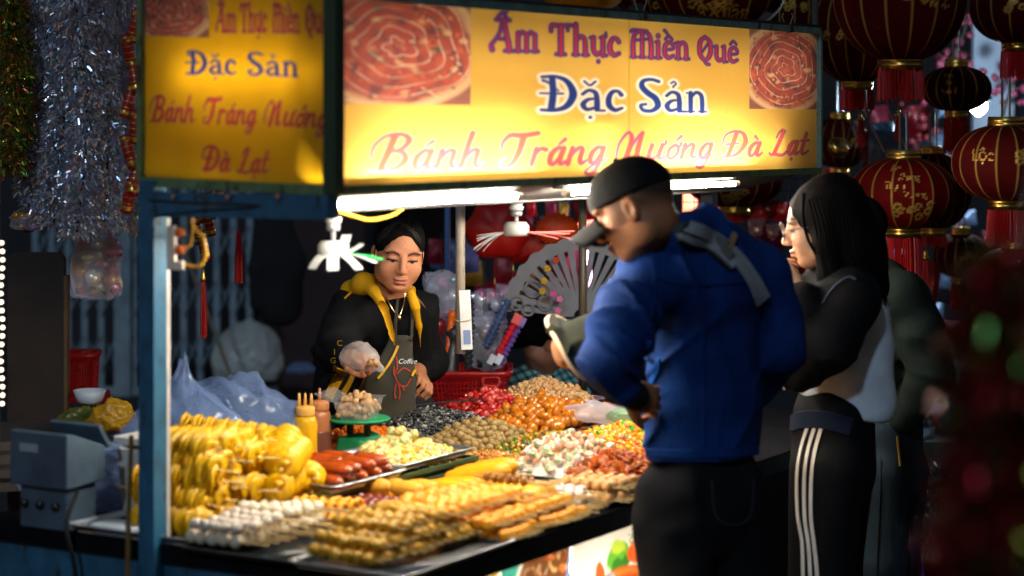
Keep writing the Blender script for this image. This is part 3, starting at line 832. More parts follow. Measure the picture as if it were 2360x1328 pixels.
# back and lid of the box
zt, zb = rt(770, -21)[2], rt(770, 446)[2]
sE = on_line(1888, 0, T_C)[0]
q = MB(); q.box(ST(sE / 2, T_C + .10, (zt + zb) / 2 + .01), (sE - .03, .012, zt - zb - .03), RST); q.build('box_back', white_board, sg)
tE = on_end(326, 0, 0)[0]
q = MB(); q.box(ST(.09, (T_C + tE) / 2 + .06, (zt + zb) / 2 + .01), (.012, tE - T_C - .14, zt - zb - .03), RST); q.build('box_back', white_board, sg)
q = MB(); q.box(ST(sE / 2 + .05, T_C + .05, zt + .006), (sE - .1, .09, .01), RST); q.build('box_lid', dark_metal, sg)
q = MB(); q.box(ST(.045, (T_C + tE) / 2 + .05, zt + .012), (.085, tE - T_C - .14, .01), RST); q.build('box_lid', dark_metal, sg)
q = MB(); q.box(ST(.055, T_C + .055, (zt + zb) / 2 + .01), (.15, .008, zt - zb - .03), RST @ rotm('Z', math.radians(45))); q.build('light_baffle', white_board, sg)  # unseen partition added to keep front tube light off the end sheet
# tubes inside the box, low behind the front sheet
for xa, xb, y0, y1 in ((860, 1385, 348, 340), (1500, 1780, 340, 338)):
    s0, z0 = on_line(xa, y0, T_C + .04); s1, z1 = on_line(xb, y1, T_C + .04)
    q = MB(); q.tube([ST(s0, T_C + .042, z0), ST(s1, T_C + .042, z1)], .014, 10); q.build('inner_tube', glow_m, sg)
q = MB(); q.tube([ST(.12, T_C + .075, zb + .30), ST(sE - .1, T_C + .075, zb + .30)], .010, 10); q.build('inner_tube', emit('box_tube_fill', (1, .90, .72), 4.6), sg)  # extra unseen tube, added higher up to even out the sheet's glow
q = MB(); q.tube([ST(.046, T_C + .07, zb + .27), ST(.046, tE - .10, zb + .27)], .008, 10); q.build('inner_tube', emit('box_tube_dim', (1, .86, .6), 8), sg)
settle(sg)
# binder clips
for x, y, lab in ((1476, 36, 'black binder clip on the top edge of the sign near its middle'), (1815, 66, 'black binder clip with silver arms on the right end of the sign')):
    p = sign_pt_right(x, y); c = thing('binder_clip', lab, 'clip', p, 'binder clips on the sign')
    q = MB(); q.box((0, 0, 0), (.024, .036, .026), RST, taper=.8); q.build('clip_body', mat('clip_black', (.01, .01, .01), .35), c)
    for d in (-.008, .008):
        q = MB(); q.tube([(d, 0, .012), tuple(np.array((d * 2.2, 0, .04))), (d * 1.6, 0, .05)], .0016, 6); q.build('clip_arm', steel, c)

# ---- posts and rails of the stall
T_P = on_end(352, 900, 0)[0]
fr = thing('blue_stall', 'blue painted steel frame holding the stall sign and roof', 'frame', ST(0, T_P))
pw = .047
q = MB(); q.box(ST(0, T_P, (1.62) / 2), (pw, pw, 1.62), RST); q.build('post', blue_paint, fr)
q = MB(); q.box(ST(.030, T_P - pw / 2 + .013, .78), (.012, .025, 1.50), RST); q.build('post_lit_face', mat('lit_face_paint', (.62, .56, .50), .5, 0, .2, 20), fr)  # pale strip: lamplight on the post's inner face, put into the colour
zl0, zl1 = lt(330, 468)[2], lt(760, 477)[2]
bar('rail', ST(0, T_P - .025, zl0 - .002), ST(0, T_C + .0, zl1), .055, .045, blue_paint, fr, -U)
q = MB(); q.box(ST(SL - .06, .62, .85), (.045, .045, 1.70), RST); q.build('post', dark_metal, fr)
settle(fr)

# ---- white reflector board under the sign, tubes on it
T_R = T_C + .09
lp = thing('reflector_board', 'white sloping reflector board under the sign holding the tubes', 'lamp board', ST(1.2, T_R, 1.55))
def rpt(px, py, t): s, z = on_line(px, py, t); return ST(s, t, z)
a, b2, c, d = rpt(770, 452, T_R), rpt(1852, 399, T_R), rpt(1712, 436, T_R + .20), rpt(690, 490, T_R + .22)
q = MB(); off = np.array((0, 0, .008)); V = [a, b2, c, d, a + off, b2 + off, c + off, d + off]
q.add(V, [(0, 1, 2, 3), (7, 6, 5, 4), (0, 4, 5, 1), (1, 5, 6, 2), (2, 6, 7, 3), (3, 7, 4, 0)]); q.build('board', mat('reflector_paint', (.10, .098, .092), .55, 0, .3, 9, .1), lp)
q = MB(); q.tube([c + (0, 0, .0), d], .006, 6); q.build('lip', mat('reflector_paint'), lp)
settle(lp)
def tube_lamp(x0, y0, x1, y1, t, lab):
    s0, z0 = on_line(x0, y0, t); s1, z1 = on_line(x1, y1, t)
    a, b = ST(s0, t, z0), ST(s1, t, z1)
    L = thing('tube_light', lab, 'lamp', (a + b) / 2, 'glowing tubes under the sign')
    o_ = np.array(L.location); e = (b - a) / np.linalg.norm(b - a)
    q = MB(); q.tube([a - o_ + e * .03, b - o_ - e * .03], .0072, 12); q.build('tube', tube_m, L)
    for p, sg_ in ((a, 1), (b, -1)):
        q = MB(); q.tube([p - o_, p - o_ + e * sg_ * .03], .0095, 12); q.build('end_cap', mat('cap_white', (.75, .73, .7), .4), L)
    q = MB(); q.box(np.array((0, 0, .016)) + Wd * .020, (np.linalg.norm(b - a), .03, .010), RST); q.build('batten', mat('reflector_paint'), L)
tube_lamp(752, 474, 1200, 452, T_C + .055, 'longest glowing tube over the vendor at the near end')
tube_lamp(1300, 445, 1380, 440, T_C + .075, 'short glowing tube end left of the cap')
tube_lamp(1420, 437, 1700, 423, T_C + .05, 'glowing tube under the sign right of the black cap')
# ------------------------------------------------------------------ trays
def rrect(hx, hy, r, n=5):
    out = []
    for cx, cy, a0 in ((hx - r, hy - r, 0), (-hx + r, hy - r, 90), (-hx + r, -hy + r, 180), (hx - r, -hy + r, 270)):
        for k in range(n + 1):
            a = math.radians(a0 + 90 * k / n); out.append((cx + r * math.cos(a), cy + r * math.sin(a)))
    return np.array(out)
def loft(rings):
    n = len(rings[0]); V = np.concatenate(rings)
    F = [(i * n + j, i * n + (j + 1) % n, (i + 1) * n + (j + 1) % n, (i + 1) * n + j) for i in range(len(rings) - 1) for j in range(n)]
    return V, F
def tray_mesh(hs, ht, d=.025, r=.02):
    def ring(o, z, rr=None): q = rrect(hs + o, ht + o, (rr or r) + max(o, -r * .6)); return np.column_stack([q, np.full(len(q), z)])
    V, F = loft([ring(-.012, .002), ring(0, d), ring(.010, d + .001), ring(.011, d - .003), ring(.003, d - .004), ring(-.010, 0)])
    n = len(ring(0, 0)); F += [tuple(range(n)), tuple(range(5 * n, 6 * n))[::-1]]
    b = MB(); b.add(V, F); return b
def tray(label, s, t, hs, ht, z=TOP, d=.025, turn=0., m=None, name='metal_tray'):
    o = tray_mesh(hs, ht, d).build(name, m or steel, None, smooth=True)
    o.location = ST(s, t, z + .002); o.rotation_euler = (0, 0, ANG + turn)
    return tag(o, label, 'tray', 'metal trays on the stall table')

# ------------------------------------------------------------------ heaps of sweets
def dome(a, b, p=2.6):
    r = (abs(a) ** p + abs(b) ** p) ** (1 / p)
    return np.clip(1 - r, 0, 1) ** .62
def heap_base(name, s, t, hs, ht, z, H, m, parent, turn=0.):
    n = 22; A, B = np.meshgrid(np.linspace(-1, 1, n), np.linspace(-1, 1, n))
    Z = H * dome(A, B) * .9; R = rotm('Z', turn)[:2, :2]
    xy = np.stack([A * hs, B * ht], -1) @ R.T
    pts = ST(s, t, z)[None, None] + xy[..., 0:1] * U + xy[..., 1:2] * Wd + (Z - .003)[..., None] * UP
    o = link(name, grid_mesh(name, pts, None, m), None)
    if parent is not None: o.parent = parent; o.location = parent.matrix_basis.inverted() @ Vector((0, 0, 0)); o.rotation_euler = (0, 0, -parent.rotation_euler.z)
    o['kind'] = 'stuff'
    return o
def spots(hs, ht, sp, jit=.25):
    out = []
    k = 0
    for y in np.arange(-ht, ht + sp, sp * .87):
        for x in np.arange(-hs, hs + sp, sp):
            out.append((x + (sp / 2 if k % 2 else 0) + random.uniform(-jit, jit) * sp, y + random.uniform(-jit, jit) * sp))
        k += 1
    random.shuffle(out)
    return out
def heap(name, meshes, label, cat, group, s, t, hs, ht, z, H, sp, turn=0., limit=300, top=.25, scl=(.85, 1.15)):
    objs = []
    pts = spots(hs, ht, sp)
    R = rotm('Z', turn)
    q = [(x, y, 0) for x, y in pts if dome(np.array(x / hs), np.array(y / ht)) > 0]
    q += [(x + random.uniform(-.5, .5) * sp, y + random.uniform(-.5, .5) * sp, 1) for x, y, _ in q if random.random() < top and max(abs(x / hs), abs(y / ht)) < .7]
    q = sorted(q, key=lambda e: e[1] * .5 - e[2] * .05)[:limit]
    for x, y, lay in q:
        h = H * float(dome(np.array(x / hs), np.array(y / ht))) + lay * sp * .6 + random.uniform(-.1, .1) * sp
        v = R @ np.array((x, y, 0))
        o = link(name, random.choice(meshes)); k = random.uniform(*scl)
        o.location = ST(s, t, z) + v[0] * U + v[1] * Wd + UP * h
        o.rotation_euler = (random.uniform(0, 6.3), random.uniform(0, 6.3), random.uniform(0, 6.3)); o.scale = (k, k, k)
        tag(o, label, cat, group); objs.append(o)
    return objs
def heap_stuff(name, shapes, m, label, cat, s, t, hs, ht, z, H, sp, cols, turn=0., top=.35, scl=(.8, 1.2), lay=1):
    """many crumbs nobody could count, joined"""
    b = MB(); R0 = rotm('Z', turn); q = []
    for _ in range(lay): q += [(x, y, 0) for x, y in spots(hs, ht, sp) if dome(np.array(x / hs), np.array(y / ht)) > 0]
    q += [(x, y, 1) for x, y, _ in q if random.random() < top]
    for x, y, l in q:
        h = H * float(dome(np.array(x / hs), np.array(y / ht))) + l * sp * .55 + random.uniform(-.15, .15) * sp
        w = R0 @ np.array((x + l * random.uniform(-.4, .4) * sp, y, 0)); V, F = random.choice(shapes)
        R = np.array(Matrix.Rotation(random.uniform(0, 6.3), 3, Vector((random.gauss(0, 1), random.gauss(0, 1), random.gauss(0, 1))).normalized()))
        c = np.array(random.choice(cols)) * random.uniform(.75, 1.2)
        b.add((V * random.uniform(*scl)) @ R.T + ST(s, t, z) + w[0] * U + w[1] * Wd + UP * h, F, np.clip(c, 0, 1))
    return tag(b.build(name, m, None, smooth=True), label, cat, None, 'stuff')
def blob(r, sub=1, jit=.12, seed=0, sc=(1, 1, 1)):
    v, f = ICO[sub]; v = v * (1 + jit * noise_np(v, 3.2, seed)[:, None]) * r * np.array(sc); return v, f
def mesh_of(name, V, F, m): b = MB(); b.add(V, F); return b.mesh(name, m, True)

candy = lambda n, c, rough=.22, **k: mat(n, c, rough, 0, k.pop('var', .3), k.pop('vs', 30), k.pop('bump', .0), **k)
A_ = MB
# orange candied cubes
tr = tray('silver tray of orange candied fruit cubes behind the green scale', 1.29, 1.04, .17, .115, TOP + .02, .03)
m = candy('orange_candy', srgb(244, 128, 16), .35, transl=.3, bump=.25, bs=90)
heap_base('filling', 1.29, 1.04, .165, .11, TOP + .03, .035, m, tr)
heap('candied_cube', [mesh_of('candied_cube', *blob(.013, 2, .28, i, (1, .9, .85)), m) for i in range(4)], 'small orange candied fruit cube in the tray behind the green scale', 'candy', 'orange candied fruit cubes', 1.29, 1.04, .17, .115, TOP + .035, .04, .021)
# black and white sesame twists
tr = tray('silver tray of black sesame twists in front of the vendor', 1.63, 1.00, .20, .125, TOP + .02, .035)
tw = []
for i in range(5):
    b = MB(); th = np.linspace(0, random.uniform(4, 6), 11); r = random.uniform(.006, .010)
    b.tube(np.column_stack([r * np.cos(th), r * np.sin(th), th * .0022]), .0034, 5); tw.append((np.concatenate(b.v), b.f))
m = mat('sesame', rough=.5, var=.5, vs=260, attr='Col', bump=.4, bs=220)
heap_stuff('sesame_candy', tw, m, 'heap of curled black sesame candy dusted white, in front of the vendor', 'candy', 1.62, 1.0, .20, .125, TOP + .04, .055, .0145, [(.015, .015, .018), (.03, .03, .034), (.30, .29, .27), (.10, .10, .1), (.02, .02, .02)], lay=2)
# red sugared fruit
tr = tray('silver tray of red sugared fruit beside the vendor', 1.99, 1.02, .18, .125, TOP + .02, .035)
m = candy('red_fruit', srgb(170, 24, 18), .22, coat=.5, transl=.15, var=.5, vs=50); m2 = candy('red_fruit_sugar', srgb(190, 70, 58), .4, coat=.2, var=.6, vs=80)
heap_base('filling', 1.99, 1.02, .17, .12, TOP + .035, .06, m, tr)
heap('sugared_fruit', [mesh_of('sugared_fruit', *blob(.0125, 2, .16, i, (1, .92, .86)), m if i < 5 else m2) for i in range(7)], 'glossy red sugared fruit in the heap beside the vendor', 'candied fruit', 'red sugared fruit', 1.99, 1.02, .185, .13, TOP + .042, .07, .0195)
# beige ginger
tr = tray('grey tray of beige candied ginger at the far end of the table', 2.28, .98, .17, .14, TOP + .02, .035)
m = candy('ginger', srgb(190, 146, 96), .65, var=.35, vs=60, bump=.4, bs=120)
heap_base('filling', 2.28, .98, .16, .13, TOP + .04, .07, m, tr)
heap('ginger_lump', [mesh_of('ginger_lump', *blob(.0115, 2, .38, i + 3, (1.1, .8, .75)), m) for i in range(6)], 'rough beige candied ginger lump in the far heap', 'candy', 'beige ginger lumps', 2.28, .98, .175, .145, TOP + .045, .075, .0185)
# tamarind balls
tr = tray('silver tray of brown tamarind balls in the middle of the table', 1.50, .765, .20, .125, TOP, .03)
m = candy('tamarind', srgb(140, 112, 62), .6, var=.18, vs=80, bump=.15, bs=200)
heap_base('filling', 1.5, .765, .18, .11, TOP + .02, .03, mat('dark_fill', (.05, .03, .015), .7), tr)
heap('tamarind_ball', [mesh_of('tamarind_ball', *blob(.0135, 3, .03, i), m) for i in range(3)], 'round brown tamarind ball in the middle heap', 'candy', 'brown tamarind balls', 1.50, .765, .20, .12, TOP + .032, .055, .0235, top=.3, scl=(.9, 1.1))
# kumquats
tr = tray('silver tray of glossy candied kumquats right of the tamarind balls', 1.93, .79, .21, .14, TOP, .03)
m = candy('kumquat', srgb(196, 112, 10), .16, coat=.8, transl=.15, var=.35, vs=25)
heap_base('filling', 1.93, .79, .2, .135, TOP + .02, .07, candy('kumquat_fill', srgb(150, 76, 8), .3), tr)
heap('candied_kumquat', [mesh_of('candied_kumquat', *blob(.0165, 2, .09, i + 9, (1.15, .88, .88)), m) for i in range(5)], 'glossy amber candied kumquat in the heap by the blue jacket', 'candied fruit', 'candied kumquats', 1.93, .79, .22, .145, TOP + .03, .085, .0275, top=.3)
# amber preserved fruit, two trays
am = candy('amber_fruit', srgb(150, 74, 10), .15, attr='Col', coat=.7, transl=.25, var=.5, vs=40)
sh = [blob(.012, 2, .35, i + 20, (1.2, .8, .7)) for i in range(5)]
cols = [srgb(168, 84, 12), srgb(130, 60, 8), srgb(196, 110, 24), srgb(110, 50, 8)]
tray('silver tray of sticky amber preserved fruit beside the green scale', 1.20, .82, .13, .10, TOP, .028)
heap_stuff('preserved_fruit', sh, am, 'sticky amber preserved fruit heaped beside the green scale', 'candied fruit', 1.21, .82, .13, .105, TOP + .02, .05, .02, cols, lay=2)
tray('silver tray of small amber fruit under the plastic glove', 2.22, .66, .13, .12, TOP, .03)
heap_stuff('preserved_fruit', sh, am, 'small amber preserved fruit heaped under the plastic glove', 'candied fruit', 2.22, .66, .13, .12, TOP + .025, .045, .02, cols, lay=2)
# golden raisins
tray('silver tray of golden raisins behind the corn dogs', 1.25, .58, .13, .10, TOP, .026)
sh = [blob(.0065, 1, .3, i + 30, (1.3, .8, .7)) for i in range(4)]
jl = candy('jelly_mix', (1, 1, 1), .15, attr='Col', coat=.6, transl=.2, var=.3, vs=60)
heap_stuff('golden_raisin_heap', sh, jl, 'fine golden raisins heaped behind the yellow corn dogs', 'raisins', 1.25, .58, .135, .11, TOP + .015, .04, .0115, [srgb(206, 140, 30), srgb(190, 120, 20), srgb(226, 164, 50)], lay=2)
# jellies
jc = []
for i in range(4):
    b = MB(); b.box((0, 0, 0), (.013 + .003 * i, .011, .009), taper=.8); jc.append((np.concatenate(b.v), b.f))
jc += [blob(.0075, 1, .15, i + 40) for i in range(3)]
tray('silver tray of mixed orange and green jelly sweets by the blue jacket', 1.70, .36, .26, .185, TOP, .028)
heap_stuff('jelly_sweets', jc, jl, 'wide heap of shiny orange and yellow jelly sweets with green bits', 'jelly sweets', 1.70, .36, .27, .19, TOP + .02, .075, .0135, [srgb(250, 150, 20)] * 4 + [srgb(255, 186, 40)] * 4 + [srgb(250, 110, 20)] * 3 + [srgb(255, 205, 120), srgb(250, 160, 110), srgb(60, 170, 40), srgb(210, 210, 60)], lay=2)
tray('silver tray of dark green and amber jelly in front of the tamarind balls', 1.55, .585, .20, .075, TOP, .028)
heap_stuff('jelly_sweets', jc, jl, 'dark amber and emerald jelly sweets in front of the tamarind balls', 'jelly sweets', 1.56, .58, .21, .09, TOP + .02, .045, .0135, [srgb(170, 110, 16)] * 3 + [srgb(120, 80, 10)] * 2 + [srgb(196, 180, 40)] * 2 + [srgb(10, 110, 40)] * 2 + [srgb(214, 150, 50)], lay=2)
# pastel chips
tray('silver tray of pale pink and mint candy chips in the middle front', 1.30, .34, .16, .125, TOP, .028)
pm = [candy('pastel_pink', srgb(244, 196, 170), .5), candy('pastel_white', srgb(242, 232, 212), .5), candy('pastel_mint', srgb(200, 216, 168), .5), candy('pastel_peach', srgb(248, 178, 140), .5)]
heap_base('filling', 1.30, .34, .155, .12, TOP + .02, .065, pm[1], bpy.data.objects['metal_tray'] if 0 else None).name = 'candy_crumbs'
tag(bpy.data.objects['candy_crumbs'], 'pale candy crumbs under the pink and mint candy chips', 'candy crumbs', None, 'stuff')
for k, (mm, nm, cc) in enumerate(zip(pm, ('pale pink', 'creamy white', 'pale mint green', 'peach'), range(4))):
    heap('candy_chip', [mesh_of('candy_chip', *blob(.0105, 2, .18, i + 50 + 9 * k, (1.1, .9, .5)), mm) for i in range(2)], f'{nm} candy chip in the pastel heap', 'candy', f'{nm} candy chips', 1.30, .34, .165, .13, TOP + .03, .075, .039, top=.6)
# brown dried fruit slices
sh = [blob(.014, 2, .4, i + 70, (1.3, .8, .35)) for i in range(5)]
tray('silver tray of orange brown dried fruit by the dark jeans', 1.17, .12, .15, .10, TOP, .026)
heap_stuff('dried_fruit_slices', sh, candy('dried_fruit', (1, 1, 1), .3, attr='Col', transl=.3, var=.4, vs=50), 'orange brown dried fruit slices heaped beside the dark jeans', 'dried fruit', 1.20, .13, .17, .115, TOP + .02, .075, .019, [srgb(206, 100, 24), srgb(226, 124, 40), srgb(170, 70, 16), srgb(196, 110, 60)], lay=2)
# raised trays on the green basket: little striped eggs and sausages
gb = thing('green_basket', 'low dark green mesh basket under the sausage and egg trays', 'basket', ST(.78, .66, TOP + .002))
gm = mat('green_plastic', srgb(52, 74, 34), .5)
hs, ht, hb = .35, .125, .062
for (sx, sy, lx, ly) in ((0, -ht, hs, 0), (0, ht, hs, 0), (-hs, 0, 0, ht), (hs, 0, 0, ht)):
    b = MB(); L = lx or ly; d = U if lx else Wd; o_ = U * sx + Wd * sy
    for z in np.linspace(.004, hb - .004, 7): b.tube([o_ - d * L + UP * z, o_ + d * L + UP * z], .0022, 5)
    for x in np.linspace(-L, L, int(L * 2 / .0105)): b.tube([o_ + d * x, o_ + d * x + UP * hb], .002, 5)
    b.build('mesh_side', gm, gb)['kind'] = 'stuff'
b = MB(); b.box((0, 0, .003), (hs * 2, ht * 2, .005), RST); b.build('basket_floor', gm, gb)
b = MB()
for (sx, sy, w, d) in ((0, -ht, hs * 2 + .012, .012), (0, ht, hs * 2 + .012, .012), (-hs, 0, .012, ht * 2 - .012), (hs, 0, .012, ht * 2 - .012)): b.box(U * sx + Wd * sy + UP * hb, (w, d, .01), RST)
b.build('basket_rim', gm, gb)
for (s_, t_) in ((-.12, 0), (.12, 0)):
    b = MB(); b.box(U * s_ + UP * .033, (.012, ht * 2 - .02, .054), RST); b.build('basket_divider', gm, gb)
tray('silver tray of striped candy eggs and corn on the green basket', .955, .68, .175, .13, TOP + .07, .02)
eg = []
for i, (ca, cb) in enumerate((((.72, .40, .02), (.80, .68, .36)), ((.80, .68, .34), (.46, .54, .16)), ((.72, .44, .03), (.80, .62, .24)))):
    b = MB(); V, F = blob(.0125, 3, .02, i, (1.2, 1, 1)); th = np.arctan2(V[:, 1], V[:, 2]); k = (np.sin(th * 5) > .2)[:, None]
    b.add(V, F, np.where(k, np.array(ca), np.array(cb))); eg.append(b.mesh('candy_egg', mat('candy_egg', rough=.3, var=.08, attr='Col', coat=.3), True))
for nm, e in (('yellow and cream', eg[0]), ('cream and green', eg[1]), ('golden', eg[2])):
    heap('candy_egg', [e], f'{nm} striped candy egg on the raised tray', 'candy', f'{nm} candy eggs', 1.01, .715, .115, .085, TOP + .09, .022, .042, top=.3)
sh = [blob(.0085, 1, .3, i + 80, (1, .8, .8)) for i in range(4)]
heap_stuff('corn_kernel_heap', sh, candy('corn_bits', (1, 1, 1), .35, attr='Col', transl=.2), 'pale yellow corn kernels heaped on the raised tray before the candy eggs', 'corn', .955, .65, .165, .09, TOP + .075, .03, .0125, [srgb(240, 206, 90), srgb(246, 222, 130), srgb(228, 180, 60), srgb(244, 232, 180)], lay=2)
tray('silver tray of red brown sausage skewers on the green basket', .60, .655, .155, .135, TOP + .068, .02)

# ------------------------------------------------------------------ skewers
stick_m = mat('bamboo_stick', srgb(228, 186, 116), .6, 0, .2, 40)
def stick_mesh(L): b = MB(); b.tube([(0, .035, 0), (0, L, 0)], .0022, 6); return b.mesh('stick', stick_m)
STK = stick_mesh(.27)
def skewer(name, label, cat, group, piece_name, meshes, offs, L0=0.):
    """lies along its own y axis: handle at 0, food further along"""
    r = thing(name, label, cat, (0, 0, 0), group)
    part('stick', STK, r)
    for y in offs: part(piece_name, random.choice(meshes), r, (random.uniform(-.0015, .0015), y, random.uniform(-.001, .001)), (random.uniform(-.2, .2), random.uniform(0, 6), random.uniform(-.25, .25)))
    return r
ORD = ('first', 'second', 'third', 'fourth', 'fifth', 'sixth', 'seventh', 'eighth', 'ninth', 'tenth', 'eleventh', 'twelfth', 'thirteenth', 'fourteenth', 'fifteenth', 'sixteenth', 'seventeenth', 'eighteenth')
def lay(proto, places, jit=.03):
    """copies lying on the table, handles towards the front edge; places = (s, t of handle, z)"""
    base = proto['label']; zs = []
    for p in places:
        if not any(abs(p[2] - q) < .004 for q in zs): zs.append(p[2])
    zs.sort(); names = {1: ('',), 2: ('lower layer', 'upper layer'), 3: ('lowest layer', 'middle layer', 'top layer')}.get(len(zs), ('lowest layer', 'second layer', 'third layer', 'top layer'))
    cnt = {}
    for i, (s, t, z) in enumerate(sorted(places, key=lambda q: (round(q[2], 3), q[0]))):
        e = (random.uniform(-.03, .03), 0, ANG + random.uniform(-jit, jit))
        k = min(range(len(zs)), key=lambda j: abs(zs[j] - z)); cnt[k] = cnt.get(k, 0) + 1
        lab = f'{base}, {ORD[cnt[k] - 1]} from the left' + (f', {names[k]}' if names[k] else '')
        if i == 0: proto.location = ST(s, t, z); proto.rotation_euler = e; proto['label'] = lab
        else: copy_tree(proto, ST(s, t, z), e, lab)
def balls(n, r, jit, m, seed, sc=(1, 1, 1)): return [mesh_of(n, *blob(r, 2, jit, seed + i, sc), m) for i in range(3)]
tray('long silver tray of golden fritter skewers at the near corner', .19, .145, .235, .155, TOP, .016)
tray('dark tray of white fish ball skewers at the near left edge', .15, .46, .185, .155, TOP, .014, m=mat('dark_tray', (.08, .085, .09), .35, .8))
rows = lambda s0, s1, n, t, z, dt=.01: [(s, t + random.uniform(-dt, dt), z) for s in np.linspace(s0, s1, n)]
m = candy('fish_ball', srgb(226, 208, 180), .45, var=.12, vs=60)
lay(skewer('fish_ball_skewer', 'creamy white fish ball skewer', 'skewer', 'white fish ball skewers', 'fish_ball', balls('fish_ball', .0165, .05, m, 1), [.13, .163, .196, .229, .26]), rows(-.0, .32, 10, .35, TOP + .033) + rows(.16, .33, 5, .36, TOP + .062))
m = candy('fish_roll', srgb(222, 204, 186), .5, var=.3, vs=45)
lay(skewer('fish_roll_skewer', 'speckled white fish roll skewer', 'skewer', 'white fish roll skewers', 'fish_roll', balls('fish_roll', .015, .18, m, 5, (1, 1.1, .8)), [.14, .17, .2, .23, .257]), rows(.0, .14, 5, .335, TOP + .06))
m = candy('green_fritter', srgb(188, 138, 6), .55, var=.45, vs=45, bump=.4, bs=80)
lay(skewer('fritter_skewer', 'olive gold fritter skewer', 'skewer', 'olive gold fritter skewers', 'fritter', balls('fritter', .0155, .22, m, 11, (1, 1.05, .85)), [.075, .105, .135, .165, .195, .225]), rows(-.01, .41, 15, .025, TOP + .032) + rows(.02, .34, 11, .035, TOP + .058) + rows(.10, .30, 6, .04, TOP + .084))
m = candy('golden_fritter', srgb(226, 146, 4), .5, var=.35, vs=40, bump=.3, bs=80)
lay(skewer('fritter_skewer', 'bright golden fritter skewer', 'skewer', 'bright golden fritter skewers', 'fritter', balls('fritter', .016, .25, m, 15, (1, 1.2, .8)), [.085, .117, .149, .181, .213, .243]), rows(.43, .80, 16, -.06, TOP + .02) + rows(.40, .78, 15, -.035, TOP + .050) + rows(.30, .66, 13, .03, TOP + .082))
m = candy('yellow_stick_food', srgb(232, 172, 32), .5, var=.2, vs=40)
lay(skewer('wafer_skewer', 'slanted yellow wafer skewer', 'skewer', 'slanted yellow wafer skewers', 'wafer', [mesh_of('wafer', *blob(.024, 2, .1, 21 + i, (.45, 1.3, .5)), m) for i in range(2)], [.09, .14, .19]), rows(.62, .79, 8, .03, TOP + .066))
# orange rings
rg = []
for i in range(2):
    b = MB(); th = np.linspace(0, 2 * math.pi, 15); b.tube(np.column_stack([.016 * np.cos(th), np.zeros(15), .016 * np.sin(th)]), .0065, 7); rg.append(b.mesh('ring_snack', candy('ring_snack', srgb(242, 160, 28), .5, var=.2), True))
lay(skewer('ring_skewer', 'orange puffed ring skewer', 'skewer', 'orange ring skewers', 'ring_snack', rg, [.115, .145, .175, .205, .235, .262]), rows(.355, .45, 4, .325, TOP + .024) + rows(.36, .44, 3, .33, TOP + .05))
# small red sausages
m = candy('small_sausage', srgb(122, 42, 26), .25, coat=.4, var=.3)
lay(skewer('small_sausage_skewer', 'small dark red sausage skewer', 'skewer', 'small red sausage skewers', 'small_sausage', balls('small_sausage', .0125, .1, m, 31, (1, 1.1, 1)), [.11, .136, .162, .188, .214, .24]), rows(.475, .575, 6, .305, TOP + .02) + rows(.49, .56, 4, .315, TOP + .043))
def rod(n, r, L, m, seed, bulge=.12):
    b = MB(); y = np.linspace(-L / 2, L / 2, 13); k = np.sqrt(np.clip(1 - (abs(y) / (L / 2)) ** 6, .02, 1)) * (1 + bulge * np.cos(y / L * 3) + .03 * np.sin(y * 160 + seed))
    b.tube(np.column_stack([.003 * np.sin(y * 25 + seed), y, .002 * np.cos(y * 30 + seed)]), r * k, 12); return b.mesh(n, m, True)
m = candy('pale_roll', srgb(222, 156, 40), .55, var=.15, vs=50, bump=.15, bs=120)
lay(skewer('pale_roll_skewer', 'pale yellow battered roll skewer', 'skewer', 'pale battered roll skewers', 'battered_roll', [rod('battered_roll', .0195, .10, m, i) for i in range(2)], [.115, .22]), rows(.60, .69, 3, .29, TOP + .024) + rows(.615, .68, 2, .30, TOP + .06))
m = candy('corn_dog', srgb(232, 160, 6), .5, var=.12, vs=60, bump=.1, bs=160)
lay(skewer('cheese_stick_skewer', 'long slim yellow cheese stick', 'skewer', 'slim yellow cheese sticks', 'cheese_stick', [rod('cheese_stick', .015, .19, m, 3, .05)], [.17]), rows(.72, .86, 5, .245, TOP + .02) + rows(.75, .84, 3, .26, TOP + .046))
lay(skewer('corn_dog', 'plump yellow corn dog', 'corn dog', 'yellow corn dogs on the table', 'batter', [rod('batter', .0245, .215, m, 5, .16)], [.185]), [(.83, .17, TOP + .03), (.89, .19, TOP + .03), (.96, .21, TOP + .03), (.86, .18, TOP + .07), (.93, .20, TOP + .072)])
m = candy('taro_ball', srgb(226, 208, 196), .5, var=.15)
lay(skewer('taro_ball_skewer', 'pale lilac taro ball skewer', 'skewer', 'pale lilac taro ball skewers', 'taro_ball', balls('taro_ball', .0145, .08, m, 41), [.11, .139, .168, .197, .226, .255]), rows(.80, .93, 6, -.045, TOP + .022) + rows(.82, .91, 5, -.04, TOP + .049))
m = candy('meat_ball', srgb(206, 150, 86), .45, var=.4, vs=40)
lay(skewer('meat_ball_skewer', 'tan meat ball skewer left of the man', 'skewer', 'tan meat ball skewers', 'meat_ball', balls('meat_ball', .0155, .12, m, 45), [.10, .13, .16, .19, .22]), rows(.95, 1.12, 7, -.075, TOP + .022) + rows(.97, 1.10, 6, -.07, TOP + .05))
lay(skewer('meat_ball_skewer', 'tan meat ball skewer behind the man', 'skewer', 'tan meat ball skewers behind the man', 'meat_ball', balls('meat_ball', .0155, .12, m, 45), [.10, .13, .16, .19, .22]), rows(1.36, 1.7, 12, .02, TOP + .024))
# browned rolls ring row
m = candy('browned_roll', srgb(140, 90, 30), .5, var=.4)
lay(skewer('browned_roll_skewer', 'small browned roll skewer', 'skewer', 'browned roll skewers', 'browned_roll', balls('browned_roll', .0125, .15, m, 49, (1, .7, 1)), [.12, .142, .164, .186, .208, .23]), rows(.76, .80, 3, .04, TOP + .085))
